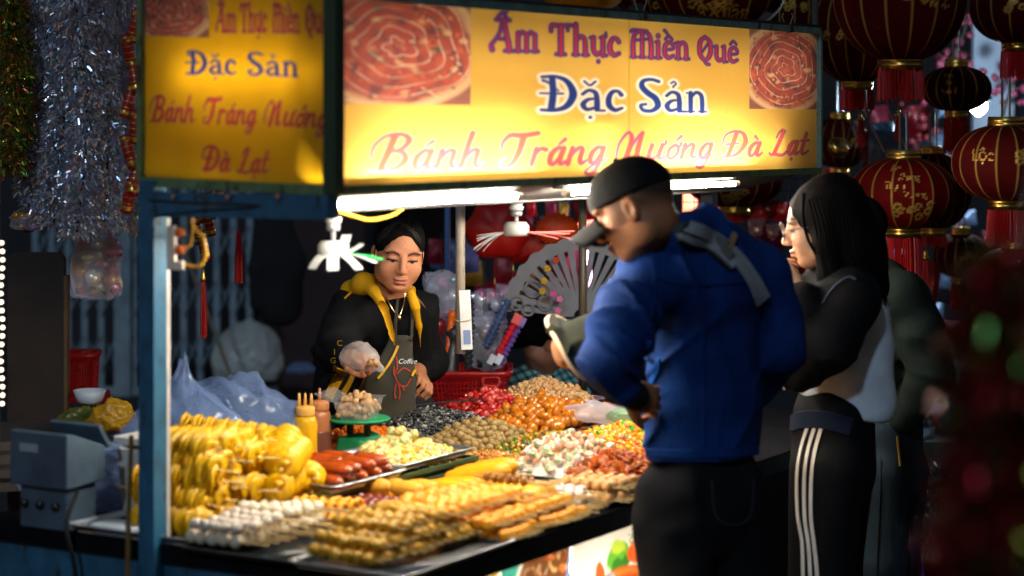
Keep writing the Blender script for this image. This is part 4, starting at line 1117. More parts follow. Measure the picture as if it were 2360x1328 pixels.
# sausages on their tray, handles to the left back
m = candy('sausage', srgb(160, 64, 14), .22, coat=.6, var=.35, vs=30)
pr = skewer('sausage_skewer', 'glossy red brown sausage on a stick on the raised tray', 'sausage skewer', 'sausage skewers on the raised tray', 'sausage', [rod('sausage', .0145, .10, m, i, .1) for i in range(2)], [.12, .22])
for i, (s, t, z) in enumerate([(.50 + .042 * k, .805 + .01 * (k % 2), TOP + .092) for k in range(6)] + [(.53 + .045 * k, .80, TOP + .118) for k in range(4)]):
    e = (.0, 0, ANG + math.pi + random.uniform(-.12, .12)); p = ST(s, t, z)
    lab = f'glossy brown sausage on a stick, {ORD[i if i < 6 else i - 6]} from the left, {"lower" if i < 6 else "upper"} layer of the raised tray'
    if i == 0: pr.location = p; pr.rotation_euler = e; pr['label'] = lab
    else: copy_tree(pr, p, e, lab)
# ------------------------------------------------------------------ spiral potatoes
pt_m = candy('spiral_potato', srgb(244, 190, 8), .38, transl=.25, var=.18, vs=40)
def spiral(n_turn, L, r, seed):
    N = int(n_turn * 18); th = np.linspace(0, 2 * math.pi * n_turn, N); y = np.linspace(-L / 2, L / 2, N)
    rr = r * (1 + .12 * np.sin(th * .31 + seed) + .06 * np.sin(th * 2.3 + seed)) * np.clip(np.minimum(th, th[::-1]) / 4, .5, 1)
    c, s_ = np.cos(th), np.sin(th); w = .0022
    V = np.stack([np.stack([c * .004, y - w, s_ * .004], -1), np.stack([c * rr, y - w + .003 * np.sin(th * 3.3 + seed), s_ * rr], -1), np.stack([c * rr, y + w + .003 * np.sin(th * 3.3 + seed), s_ * rr], -1), np.stack([c * .004, y + w, s_ * .004], -1)], 1).reshape(-1, 3)
    F = [(i * 4 + j, i * 4 + (j + 1) % 4, (i + 1) * 4 + (j + 1) % 4, (i + 1) * 4 + j) for i in range(N - 1) for j in range(4)]
    b = MB(); b.add(V, F); return b.mesh('potato_spiral', pt_m, True)
sp = [spiral(21, .22, .038, 0), spiral(19, .22, .040, 2.), spiral(22, .23, .037, 4.), spiral(18, .21, .039, 1.)]
tray('silver tray heaped with yellow spiral potatoes beside the blue post', .30, .80, .29, .20, TOP, .02)
STK2 = stick_mesh(.34)
k = 0
# rows lie across the counter (ends seen at the right), stacked in a slumped pile
for layer, z in enumerate((.038, .086, .132, .170, .198)):
    n = (11, 10, 9, 8, 5)[layer]
    for col_ in range(2 if layer < 3 else 1):
        for i in range(n):
            s = .04 + layer * .024 + i * .050 + random.uniform(-.01, .01)
            t = (.755 if col_ == 0 else .93) + random.uniform(-.03, .03) + layer * .012
            if s > .55 - layer * .052 or (col_ and i < 3): continue
            w_ = ST(s, t + .06); 
            if PX0 + FOC * w_[0] / w_[1] < 352: continue
            r = thing('spiral_potato_skewer', f'yellow spiral potato, {ORD[i]} from the left in the {("lowest", "second", "third", "fourth", "top")[layer]} layer of the pile' + (', rear row' if col_ else ''), 'spiral potato', ST(s, t, TOP + z + random.uniform(-.006, .006)), 'spiral potatoes piled by the post')
            r.rotation_euler = (random.uniform(-.12, .12), random.uniform(0, 6.3), ANG + random.uniform(-.25, .25) + (math.pi if random.random() < .5 else 0))
            part('potato_spiral', random.choice(sp), r); part('stick', STK2, r, (0, -.17, 0)); k += 1
for i in range(18):       # those on the right slope turn their ends to the customer
    a = i / 17; s = .50 + random.uniform(-.05, .07); t = .62 + .22 * a; z = .035 + (.055 * (i % 3) if a < .75 else 0) + random.uniform(0, .02)
    r = thing('spiral_potato_skewer', f'yellow spiral potato slumped end-on at the right of the pile, {ORD[i]} going back', 'spiral potato', ST(s - z * .5, t, TOP + z), 'spiral potatoes slumped at the right')
    r.rotation_euler = (random.uniform(-.3, .1), random.uniform(0, 6.3), ANG - 1.2 + random.uniform(-.4, .4))
    part('potato_spiral', random.choice(sp), r); part('stick', STK2, r, (0, -.17, 0))
r = thing('spiral_potato_skewer', 'single spiral potato lying on top of the yellow pile', 'spiral potato', np.array(P(515, 1000, 5.45)))
r.rotation_euler = (.12, 0, ANG + .5); part('potato_spiral', sp[0], r); part('stick', STK2, r, (0, -.17, 0))

# ------------------------------------------------------------------ bottles, scale, boxes
def bottle(label, s, t, liq, top_c, cap_c, nozz, fill):
    r = thing('sauce_bottle', label, 'bottle', ST(s, t, TOP + .001))
    b = MB(); b.lathe([(.030, 0), (.034, .004), (.034, .15), (.030, .162), (.024, .168)], n=24); b.build('bottle_body', mat('bottle_' + label[:9], top_c, .3, 0, .06, 20, transl=.15), r, smooth=True)
    b = MB(); b.lathe([(.0344, .003), (.0346, .010), (.0346, fill), (.0340, fill + .004)], n=24); b.build('sauce', mat('sauce_' + label[:9], liq, .3, 0, .1, 15, transl=.1), r, smooth=True)
    b = MB(); b.lathe([(.0265, .168), (.0275, .172), (.0275, .190), (.0255, .194), (.008, .198)], n=24); b.build('cap', mat('cap_' + label[:9], cap_c, .35, transl=.1), r, smooth=True)
    for x in nozz:
        b = MB(); b.lathe([(.0060, .194), (.0042, .215), (.0030, .232)], (x, 0, 0), 10); b.build('nozzle', mat('noz_' + label[:9], tuple(np.array(cap_c) * .9), .35), r, smooth=True)
    r.scale = (1.0, 1.0, .98)
    return r
bottle('orange squeeze bottle with three thin nozzles beside the potato pile', .97, 1.0, srgb(240, 130, 10), srgb(252, 186, 24), srgb(246, 184, 90), (-.017, 0, .017), .065)
bottle('pinkish brown squeeze bottle with one nozzle behind the orange bottle', 1.08, 1.03, srgb(140, 84, 66), srgb(206, 130, 84), srgb(214, 140, 90), (0,), .105)
sc = thing('kitchen_scale', 'green kitchen scale holding a clear box of snacks', 'scale', ST(1.16, .95, TOP + .002))
sgm = mat('scale_green', srgb(22, 140, 86), .38, 0, .15, 15); dk = mat('scale_dark', srgb(14, 66, 44), .5)
Rf = RST
b = MB(); b.box((0, 0, .045), (.115, .10, .085), Rf, taper=.86); o = b.build('scale_body', sgm, sc); mo = o.modifiers.new('bevel', 'BEVEL'); mo.width = .012; mo.segments = 3
b = MB(); b.lathe([(.040, 0), (.044, .004), (.044, .014), (.036, .018)], n=28, R=np.column_stack([Wd, UP, U]), c=tuple(U * .052 + UP * .048)); b.build('dial_housing', sgm, sc, smooth=True)
for d in (-.03, .03):
    b = MB(); b.box(Wd * d + UP * .105, (.014, .014, .045), Rf); b.build('plate_support', dk, sc)
b = MB(); b.lathe([(.001, .126), (.088, .130), (.092, .136), (.088, .139), (.001, .136)], n=36); b.build('plate', sgm, sc, smooth=True)
b = MB(); b.box(-Wd * .0505 + U * .012 + UP * .034, (.018, .002, .032), Rf); b.build('paper_tag', mat('paper', (.75, .72, .66), .7), sc)
b = MB(); b.lathe([(.0045, -.002), (.0045, .002), (.003, .0035)], n=10, R=np.column_stack([U, UP, -Wd]), c=tuple(-Wd * .047 - U * .038 + UP * .036)); b.build('screw', steel, sc)
b = MB(); b.box(-Wd * .049 + U * .018 + UP * .072, (.006, .006, .024), Rf); b.build('latch', steel, sc)
cb = thing('clear_box', 'clear plastic box of beige fried snacks on the green scale', 'box', ST(1.16, .95, TOP + .141), R=None)
RB = RST @ rotm('Z', .35)
def ring(h, k, z): q = rrect(h * k, h * .72 * k, .012); return (np.column_stack([q, np.full(len(q), z)])) @ RB.T
V, F = loft([ring(.062, 1, 0), ring(.078, 1, .052), ring(.088, 1, .054)]); n = len(ring(.06, 1, 0)); F.append(tuple(range(n))[::-1])
b = MB(); b.add(V, F); b.build('box_shell', film('clear_film', (.8, .85, .9), .72, .08), cb, smooth=False)
V2 = [RB @ np.array(q) for q in ((-.085, .06, .054), (.085, .06, .054), (.10, .10, .072), (-.085, .11, .075))]
b = MB(); b.quad(*V2); b.build('lid_flap', film('clear_film', (.8, .85, .9), .72, .08), cb)
b = MB()
for i in range(150):
    x, y = random.uniform(-.062, .062), random.uniform(-.044, .044); z = random.uniform(.008, .05 + .022 * (1 - (x / .07) ** 2 - (y / .05) ** 2))
    V, F = blob(.009, 1, .35, i); b.add(V + RB @ np.array((x, y, z)), F, np.array(srgb(200, 156, 108)) * random.uniform(.7, 1.15))
b.build('snack_bits', mat('snack_bits', rough=.6, attr='Col', var=.2), cb, smooth=True)['kind'] = 'stuff'
# tongs across the red fruit and sesame
tg = thing('tongs', 'thin dark metal tongs lying across the red fruit tray', 'tongs', np.array(P(1030, 928, 6.75)))
d = np.array(P(1128, 922, 6.85)) - np.array(P(950, 937, 6.7)); d /= np.linalg.norm(d); sd = np.cross(d, UP)
for k_ in (-1, 1):
    b = MB(); b.tube([-d * .12 + sd * .0, d * 0 + sd * .006 * k_ + UP * .003, d * .13 + sd * .012 * k_], .0035, 6, flat=.5); b.build('arm', mat('tong_steel', (.12, .12, .12), .35, .9), tg)
# crumpled film lining the trays, and the plastic glove bag
def film_blob(name, label, cat, c, r, m, seed, amp=.25, sub=4, sc=(1, 1, 1), R=None, flat=-1e9, taper=0.):
    v, f = ICO[sub]; n = 1 + amp * (abs(noise_np(v, 3.2, seed, 12)) - .3) + amp * .5 * abs(noise_np(v, 7, seed + 1, 12)) + amp * .22 * noise_np(v, 17, seed + 2, 12)
    q = v * n[:, None] * r * np.array(sc)
    if taper: q[:, :2] *= (1 - taper * (q[:, 2:3] / (r * sc[2]) + 1) / 2)
    if R is not None: q = q @ np.array(R).T
    q[:, 2] = np.maximum(q[:, 2], flat)
    b = MB(); b.add(q, f); o = b.build(name, m, None, smooth=True); o.location = c
    return tag(o, label, cat)
gl = SDF(np.array(P(1290, 985, 6.9)) - (0, .3, .0), np.array(P(1480, 905, 6.9)) + (0, .2, 0), .006)
q0 = np.array(P(1400, 955, 6.68))
for px, py, dy, r0, r1 in ((1310, 938, .02, .02, .012), (1350, 918, .05, .016, .013), (1330, 960, -.03, .017, .011), (1455, 958, .0, .04, .03), (1420, 965, -.05, .03, .02)):
    gl.cap(q0, np.array(P(px, py, 6.68 + dy)), .026, r1, .015)
gl.ell(q0, (.075, .05, .025), .02)
gl.warp(lambda p: .006 * noise_np(p, 60, 3) + .003 * noise_np(p, 140, 4))
tag(gl.obj('plastic_glove', film('glove_film', (.72, .68, .72), .55, .3)), 'crumpled clear plastic glove lying on the amber fruit', 'glove')
film_blob('plastic_bag', 'crumpled pale green plastic bag beside the plastic glove', 'bag', P(1440, 958, 6.55), .04, film('green_film', srgb(150, 190, 150), .3, .25), 5, .3, 3, (1.2, 1, .6))
# ------------------------------------------------------------------ people
def head(s, c, R, k=1.0, ears=True, neck=None, female=True):
    s.at(R, c)
    e = lambda p, r, kk=.008, mode='add': s.ell(np.array(p) * k, np.array(r) * k, kk, mode)
    e((0, -.014, .030), (.074, .094, .084), .01)
    e((0, .020, -.030), (.063, .064, .080), .03)
    e((0, .048, -.082), (.034 if female else .042, .030, .026), .03)
    for x in (-1, 1):
        e((x * .040, .050, -.030), (.028, .026, .032), .02)
        e((x * .052, -.004, -.060), (.016, .034, .030), .03)
        e((x * .033, .068, .030), (.028, .016, .011), .014)
        e((x * .032, .094, .010), (.019, .014, .011), .014, 'sub')
        e((x * .032, .068, .008), (.0165, .0135, .0115), .005)
        e((x * .0115, .092, -.030), (.0085, .009, .0075), .006)
        if ears:
            e((x * .077, -.012, -.006), (.007, .019, .031), .006); e((x * .079, -.016, -.004), (.008, .013, .022), .006)
            e((x * .085, -.010, -.004), (.006, .009, .015), .005, 'sub')
    s.cap(np.array((0, .080, .018)) * k, np.array((0, .102, -.024)) * k, .0075 * k, .0115 * k, .010)
    e((0, .086, -.054), (.024, .011, .0062), .005); e((0, .085, -.066), (.020, .011, .0072), .005)
    e((0, .101, -.0598), (.021, .007, .0012), .003, 'sub')
    e((0, .079, -.079), (.016, .007, .0045), .008, 'sub')
    s.at()

def face_cols(V, c, R, skin, k=1.0, lip=(.42, .13, .10), brow=(.02, .015, .012), hairline=None, closed=True):
    L = ((V - np.array(c)) @ np.array(R)) / k
    C = np.empty((len(V), 3)); C[:] = skin
    C *= (1 + .13 * noise_np(V, 35, 2) + .07 * noise_np(V, 120, 4) + .05 * noise_np(V, 420, 5, 14))[:, None]
    near = np.linalg.norm(L, axis=1) < .16
    x, y, z = np.abs(L[:, 0]), L[:, 1], L[:, 2]
    fr = near & (y > .03)
    def put(m, col): 
        w = np.clip(m, 0, 1)[:, None] * fr[:, None]; C[:] = C * (1 - w) + np.array(col) * w
    put(1.6 - np.hypot(x / .025, (z + .060) / .0125) * 1.6, lip)
    put((1.2 - abs(z + .0598) / .0022) * (x < .022) * .8, (.12, .03, .025))
    zb = .0315 - .010 * ((x - .036) / .022) ** 2
    put((1.5 - abs(z - zb) / .0045) * (x > .013) * (x < .055) * .9, brow)
    ze = .0050 - .0030 * ((x - .033) / .016) ** 2
    put((1.4 - np.hypot((x - .033) / .0165, (z - .0035) / .0052)) * 3 * (z < .0045), (.30, .26, .24)); put((1.3 - np.hypot((x - .031) / .0065, (z - .002) / .0060)) * 3 * (z < .0045), (.02, .012, .01))
    put((1.5 - abs(z - ze) / .0030) * (x > .015) * (x < .051), (.012, .008, .008)); put((1.2 - abs(z - ze - .0075) / .0018) * (x > .018) * (x < .048) * .5, (.22, .10, .07))
    put((1.2 - np.hypot((x - .007) / .0045, (z + .036) / .003)) * (y > .085), (.10, .035, .025))
    put((.35 - np.hypot((x - .042) / .022, (z + .03) / .022) * .35), (.52, .20, .14))
    e = np.hypot(x / .069, (z + .028) / .118); put(np.clip((e - .90) / .10 + .35 * noise_np(L * np.array((1, 1, .4)), 160, 7), 0, 1) * (z > .035) * .95, brow)
    return C

def hand(s, w, fx, up, side=1, k=1.0, curl=(.9, .9, .95, 1.0), thumb=.6, spread=.08):
    """w wrist, fx towards the knuckles, up = back of the hand; side +1: thumb at +y of the frame"""
    fx = np.array(fx, float); fx /= np.linalg.norm(fx); z = np.array(up, float); z -= fx * (z @ fx); z /= np.linalg.norm(z)
    y = np.cross(z, fx) * side
    R = np.column_stack([fx, y, z]); s.at(R, w)
    s.ell(np.array((.045, 0, 0)) * k, np.array((.048, .040, .016)) * k, .006)
    s.cap((-.03 * k, 0, 0), (.03 * k, 0, 0), .024 * k, .03 * k, .012, sq=.7, side=(0, 1, 0))
    for i, (yy, L, r) in enumerate(((.030, .074, .0088), (.010, .082, .0092), (-.010, .076, .0088), (-.029, .060, .0078))):
        p = np.array((.080 - abs(yy - .005) * .25, yy, .002)); a = 0.; d = spread * (yy / .03); pts = [p]
        for f, l in ((.45, .46), (.85, .30), (.6, .24)):
            a += curl[i] * f * 1.15; p = p + L * l * np.array((math.cos(a) * math.cos(d), math.sin(d), -math.sin(a))); pts.append(p)
        s.chain([q * k for q in pts], [r * k, r * .95 * k, r * .88 * k, r * .78 * k], .003)
    p = np.array((.018, .030, -.006)); pts = [p, p + (.030, .022, -.012), p + (.030 + .026, .022 + .010 - .012 * thumb, -.012 - .016 * thumb), p + (.078, .030 - .03 * thumb, -.03 * thumb - .012)]
    s.chain([np.array(q) * k for q in pts], [.014 * k, .0115 * k, .010 * k, .008 * k], .004)
    s.at()

skin_m = mat('skin', rough=.55, var=.10, vs=140, attr='Col', sss=.12, bump=.12, bs=420, spec=.35)
cloth = lambda n, c, rough=.9, sheen=0., bump=.35, bs=220, var=.22: mat(n, c, max(rough, .8), 0, var, 9, bump, bs, spec=.15)
def folds(amp, f, seed, c=None, rad=None, an=(1, 1, 1)):
    an = np.array(an); c_ = None if c is None else np.array(c)
    def fn(p):
        n = noise_np(p * an, f, seed, 10); n = np.sign(n) * np.abs(n) ** .8
        k = 1. if c_ is None else np.clip(1 - np.linalg.norm(p - c_, axis=1) / rad, 0, 1)
        return amp * n * k
    return fn
def creases(amp, f, seed, ax, c=None, rad=None, st=.35):
    """sharp cloth creases running across the direction ax"""
    ax = np.array(ax, float); ax /= np.linalg.norm(ax); c_ = None if c is None else np.array(c)
    M = np.eye(3) * st + np.outer(ax, ax) * (1 - st)
    def fn(p):
        n = noise_np(p @ M, f, seed, 7); n = (1 - np.abs(n)).clip(0, 1) ** 6
        k = 1. if c_ is None else np.clip(1.3 - 1.3 * np.linalg.norm(p - c_, axis=1) / rad, 0, 1)
        return -amp * n * k
    return fn
def zcut(s, z0): 
    Z = s.ax[2][None, None, :]; s.F = np.maximum(s.F, z0 - Z)
def box_of(pts, pad):
    p = np.array([list(q) for q in pts]); return p.min(0) - pad, p.max(0) + pad

# ================= the vendor
vd = thing('person', 'woman vendor in black and yellow jacket and apron reaching over the trays', 'person', np.array((P(890, 0, 7.25)[0], 7.25, 0)))
hc = np.array(P(919, 586, 6.93)); HR = frame((.20, -.94, -.24)) @ rotm('Y', math.radians(-5))
nk = np.array(P(905, 690, 7.04)); pel = np.array((nk[0] - .03, 7.24, .78))
shR, shL = np.array(P(806, 716, 7.03)), np.array(P(962, 722, 7.15))
elR, wrR = np.array(P(768, 812, 6.85)), np.array(P(806, 826, 6.63))
elL, wrL = np.array(P(990, 838, 7.28)), np.array(P(960, 860, 7.06))
hipR, hipL = pel + (-.075, 0, -.03), pel + (.075, 0, -.03)
ftR, ftL = np.array((pel[0] - .08, 7.30, .05)), np.array((pel[0] + .08, 7.30, .05))
hR = np.array(P(826, 818, 6.56)); 
lo, hi = box_of([hc + (0, 0, .15), hR, ftR - (0, 0, .05), ftL, shR, shL, elL, elR], .14)
s = SDF(lo, hi, .012, [(hc - .125, hc + .125, .0024), (hR - .07, hR + .11, .005), (wrL - .06, wrL + .1, .0045)])
head(s, hc, HR)
s.cap(hc + HR @ np.array((0, -.022, -.05)), nk + (0, .02, -.02), .047, .055, .03)
s.cap(shR, shL, .05, .05, .05); s.cap(nk + (0, .03, -.08), pel, .11, .11, .06, sq=.7, side=(1, .1, 0))
s.chain([shR, elR, wrR], [.045, .038, .028], .02); s.chain([shL, elL, wrL], [.045, .038, .028], .02)
s.chain([hipR, (hipR + ftR) / 2 + (0, -.01, 0), ftR], [.085, .058, .04], .03); s.chain([hipL, (hipL + ftL) / 2 + (0, -.01, 0), ftL], [.085, .058, .04], .03)
for f in (ftR, ftL): s.cap(f + (0, .02, -.02), f + (0, -.13, -.025), .03, .025, .02)
hand(s, wrR, (hR - wrR) + np.array((.03, 0, -.012)), (-.25, -.1, 1), -1, .92, (1.15, 1.2, 1.2, 1.2), 1.0)
hand(s, wrL, (.30, -.62, -.20), (.55, .12, .75), 1, .92, (1.25, 1.2, 1.2, 1.1), .9)
SK = srgb(190, 126, 90)
s.obj('body', skin_m, vd, lambda V: face_cols(V, hc, HR, SK))
# hair: swept back into a low tail, loose strand at the temple
hair_m = mat('black_hair', (.0045, .004, .004), .75, 0, .4, 40, .3, 260, spec=.05)
s = SDF(hc - .17, hc + .16, .0045)
s.at(HR, hc)
s.ell((0, -.022, .038), (.083, .100, .087), .01); s.ell((0, -.105, -.01), (.045, .04, .045), .03); s.cap((.01, -.11, -.02), (.02, -.10, -.14), .032, .014, .02)
s.ell((0, .085, -.030), (.0685, .075, .118), .008, 'sub', rotm('X', -.12)); s.ell((0, .03, -.115), (.10, .11, .07), .02, 'sub')
for x in (-1, 1): s.ell((x * .08, .0, -.03), (.016, .022, .04), .01, 'sub')
s.warp(lambda p: .0022 * noise_np((p - hc) @ HR * np.array((3, .5, 1)), 90, 6, 12))
s.at()
s.obj('hair', hair_m, vd)
for pts, r in (([(966, 560), (974, 590), (975, 618), (981, 640)], .0022), ([(969, 552), (978, 580), (980, 608)], .0014), ([(868, 560), (862, 590), (866, 612)], .002)):
    b = MB(); q = catmull([np.array(P(x, y, 6.90)) for x, y in pts], 5); b.tube(q, np.linspace(r, r * .4, len(q)), 6); b.build('hair_strand', hair_m, vd, smooth=True)
vh = [bvh_of(bpy.data.objects['hair'])]; hw = mat('hair_wisp', (.012, .010, .009), .6, 0, .4, 60, spec=.2)
for j in range(34):
    rr_ = random.Random(j); a = math.radians(172 - j * 5); x0, y0 = 919 + 50 * math.cos(a), 566 - 48 * math.sin(a) + rr_.uniform(-3, 3)
    ribbon('hair_strand', vh, [(x0, y0), (x0 * .6 + 922 * .4 + rr_.uniform(-3, 3), y0 * .6 + 512 * .4), (924 + rr_.uniform(-22, 22), 505 + rr_.uniform(-2, 4))], .005, hw, vd, .0015 + rr_.uniform(0, .002), .001, wend=.002)
# black top, jacket
blk = cloth('black_jacket', (.006, .006, .007), .75, .05)
tn = cloth('black_knit', (.005, .005, .006), .9, .1, .35, 420)
lo, hi = box_of([nk + (0, 0, .06), pel, shR, shL, elR, elL, wrR, wrL], .2)
s = SDF(lo, hi, .0075)
s.chain([nk + (.012, -.012, .035), nk + (.008, 0, -.03)], [.053, .066], .02); s.cap(nk + (.02, .0, -.08), pel + (.04, -.01, .1), .105, .115, .03, sq=.7, side=(1, .1, 0)); s.cap(shR + (.03, .01, .0), shL - (.03, 0, 0), .055, .05, .04)
s.warp(folds(.003, 45, 3)); s.obj('turtleneck', tn, vd)
s = SDF(lo, hi, .0075)
s.cap(shR + (.01, .0, .0), shL + (-.01, .0, 0), .07, .062, .04)
s.cap(nk + (-.035, .045, -.10), pel + (-.055, .045, .10), .145, .165, .05, sq=.66, side=(1, .12, 0))
s.chain([shR, elR, wrR + (-.01, .03, 0)], [.07, .066, .05], .03); s.chain([shL, elL, wrL + (.004, .04, 0)], [.066, .056, .043], .03)
s.cap(np.array(P(790, 800, 7.05)), np.array(P(770, 905, 7.05)), .06, .075, .05)
# the open front: the jacket is parted over the knit and apron
fo = np.array(P(918, 700, 6.80)); 
s.cap(np.array(P(921, 640, 6.88)), np.array(P(925, 780, 6.86)), .040, .055, .008, 'sub'); s.cap(np.array(P(925, 780, 6.86)), np.array(P(912, 1000, 6.86)), .055, .135, .010, 'sub')
s.ell(nk + (.01, -.03, .06), (.065, .07, .08), .01, 'sub'); s.cap(wrR + (.03, -.03, 0), wrR + (.06, -.08, 0), .05, .05, .006, 'sub'); s.cap(wrL + (0, -.015, 0), wrL + (0, -.06, 0), .05, .05, .006, 'sub')
s.warp(folds(.0085, 26, 8)); s.warp(folds(.012, 45, 9, elR, .22, (1, 1, 2))); s.warp(folds(.009, 60, 10, shR, .2))
jk = s.obj('jacket', blk, vd)
yl = cloth('yellow_lining', srgb(206, 150, 20), .7, .1, .2, 150)
lo, hi = box_of([P(750, 620, 7), P(990, 830, 7)], .12)
s = SDF(lo, hi, .006)
s.chain([P(780, 694, 7.07), P(806, 668, 7.03), P(838, 654, 6.98), P(862, 672, 6.92)], [.014, .024, .027, .018], .02)
s.chain([P(862, 672, 6.92), P(886, 712, 6.88), P(904, 772, 6.88), P(911, 800, 6.89)], [.018, .012, .008, .004], .01)
s.chain([P(946, 676, 6.94), P(957, 706, 6.93), P(966, 752, 6.97), P(970, 800, 7.0)], [.016, .013, .010, .006], .01)
s.chain([P(838, 654, 6.98), P(880, 652, 7.10), P(946, 672, 7.02)], [.03, .03, .02], .02)
s.warp(folds(.005, 40, 12)); s.obj('hood', yl, vd)
# apron
ap = cloth('apron_cloth', srgb(72, 68, 58), .9, .2, .25, 380)
lo, hi = box_of([P(820, 760, 7), P(1000, 1010, 7)], .1)
s = SDF(lo, hi, .006)
s.cap(P(922, 796, 6.945), P(902, 880, 6.945), .042, .075, .02, sq=.22, side=(1, 0, 0)); s.cap(P(902, 880, 6.945), P(886, 1060, 6.97), .075, .12, .02, sq=.22, side=(1, 0, 0))
s.F = np.maximum(s.F, s.ax[2][None, None, :] - P(920, 774, 6.945)[2])
s.warp(folds(.004, 28, 14, None, None, (1, 1, .4)))
apo = s.obj('apron', ap, vd)
bv = [bvh_of(apo), bvh_of(jk)]
bva = [bv[0]]
for p in ([(917, 690), (913, 735), (911, 780)], [(945, 690), (948, 735), (946, 784)]):
    ribbon('apron_strap', [bvh_of(bpy.data.objects['turtleneck'])] + bv, p, .010, ap, vd, .008)
redp = mat('apron_print_red', srgb(200, 60, 30), .7); whp = mat('apron_print_white', (.8, .8, .78), .6)
for p in ([(914, 822), (916, 845), (910, 862), (915, 880)], [(908, 845), (908, 862), (913, 872)], [(915, 862), (930, 848), (946, 856)], [(916, 880), (926, 890), (938, 888), (946, 872)], [(913, 884), (909, 905), (912, 918)], [(918, 884), (922, 905), (920, 920)], [(928, 888), (932, 900)]):
    ribbon('print_line', bva, p, .0035, redp, vd, .002, .001)
v, t = font_tris('Coffee', .022, 'LEFT', .3)
pts = []
for x, y in v:
    px, py = 917 + x * FOC / 6.9, 838 - y * FOC / 6.9; h = cast(bva, px, py); pts.append(list(h[0] + Vector((0, -.003, 0))) if h else list(P(px, py, 6.93)))
MB().add(pts, [tuple(q) for q in t]).build('print_word', whp, vd)
zip_m = mat('yellow_zip', srgb(226, 170, 20), .4)
for p in ([(918, 797), (905, 826), (888, 852), (872, 872)], [(966, 792), (968, 815), (958, 846), (948, 866)]): ribbon('zip', bv, p, .008, zip_m, vd, .006)
for p, w in (([(790, 850), (775, 880), (758, 915)], .034), ([(812, 862), (800, 890), (788, 908)], .018), ([(846, 655), (815, 672), (795, 690)], .004)): ribbon('jacket_trim', bv, p, w, yl, vd, .005)
for ch, (x, y) in (('C', (785, 792)), ('I', (773, 812)), ('G', (770, 832)), ('B', (774, 850))):
    v, t = font_tris(ch, .030); pts = []
    for a, b_ in v:
        h = cast([bv[1]], x + a * 620 - 2, y - b_ * 620 + 5); pts.append(list(h[0] + Vector((0, -.003, 0))) if h else list(P(x, y, 6.7)))
    MB().add(pts, [tuple(q) for q in t]).build('cuff_letter', zip_m, vd)
gold = mat('gold', (.83, .55, .2), .25, 1.0, .1)
tnb = [bvh_of(bpy.data.objects['turtleneck'])]
ribbon('necklace', tnb, [(884, 668), (898, 700), (912, 722), (920, 728)], .0035, gold, vd, .004); ribbon('necklace', tnb, [(932, 672), (930, 700), (924, 722), (920, 728)], .0035, gold, vd, .004)
h = cast(tnb, 920, 733); b = MB(); b.ico(h[0] + Vector((0, -.006, 0)), .008, 2, sc=(.8, .5, 1.2)); b.build('pendant', gold, vd, smooth=True)
# thin plastic glove over the reaching hand
s = SDF(wrR - .14, wrR + .16, .005)
s.cap(wrR + (-.005, .02, 0), wrR + (hR - wrR) * .8, .035, .036, .02); s.ell(hR + (.020, -.01, -.006), (.039, .037, .036), .02); s.cap(hR + (.05, -.02, -.03), hR + (.075, -.02, -.04), .012, .006, .01)
s.warp(lambda p: .006 * noise_np(p, 70, 3) + .004 * (1 - np.abs(noise_np(p, 120, 4))).clip(0, 1) ** 3 * -2)
s.obj('glove', film('hand_glove', (.82, .77, .75), .55, .2), vd)
b = MB()
for i in range(5): 
    V, F = blob(.011, 1, .35, i); b.add(V + np.array(P(852 + 4 * i, 838 - 3 * (i % 2), 6.5)), F)
b.build('held_snack', candy('ginger', srgb(190, 146, 96)), vd, smooth=True)
b = MB()
V, F = loft([np.column_stack([rrect(.11, .08, .03), np.full(24, z)]) @ np.eye(3) * 1 for z in (0, .03, .06)]); 
for f in (ftR, ftL):
    b2 = MB(); b2.ico(f + (0, -.05, -.015), 1, 2, sc=(.045, .12, .035)); b2.build('shoe', blk, vd, smooth=True)
tr_m = cloth('vendor_trousers', (.02, .02, .025))
lo, hi = box_of([hipR, hipL, ftR, ftL], .15); s = SDF(lo, hi, .014)
s.chain([hipR, (hipR + ftR) / 2 + (0, -.01, 0), ftR + (0, 0, .03)], [.10, .075, .06], .03); s.chain([hipL, (hipL + ftL) / 2 + (0, -.01, 0), ftL + (0, 0, .03)], [.10, .075, .06], .03); s.cap(pel, pel + (0, 0, .1), .13, .12, .05, sq=.75, side=(1, 0, 0))
s.obj('trousers', tr_m, vd)
settle(vd)

# ================= the man in the blue jacket
mn = thing('person', 'man in black cap and blue jacket seen from behind, leaning over the food', 'person', np.array((P(1610, 0, 5.35)[0], 5.35, 0)))
bf = np.array((-.45, .89, 0)); br = np.array((.89, .45, 0))
hc = np.array(P(1462, 484, 5.22)); HR = frame((-.85, .26, -.47)); HR = HR @ rotm('Y', math.radians(4))
nk = np.array(P(1570, 560, 5.32))
shL, shR = np.array(P(1500, 640, 5.24)), np.array(P(1755, 640, 5.42))
elL, wrL = np.array(P(1400, 838, 5.10)), np.array(P(1452, 908, 5.13))
elR, wrR = np.array(P(1796, 800, 5.42)), np.array(P(1740, 905, 5.62))
wa = np.array(P(1618, 960, 5.36)); hp = np.array(P(1618, 1080, 5.36))
ftL, ftR = np.array((P(1560, 0, 5.28)[0], 5.28, .05)), np.array((P(1700, 0, 5.44)[0], 5.44, .05))
lo, hi = box_of([hc + (0, 0, .1), ftL, ftR, elL, elR, shL, shR], .16)
hl = np.array(P(1478, 915, 5.15))
s = SDF(lo, hi, .014, [(hc - .13, hc + .13, .004), (hl - .07, hl + .07, .0055)])
head(s, hc, HR, 1.04, female=False)
s.cap(hc + HR @ np.array((0, -.035, -.05)), nk, .051, .058, .03)
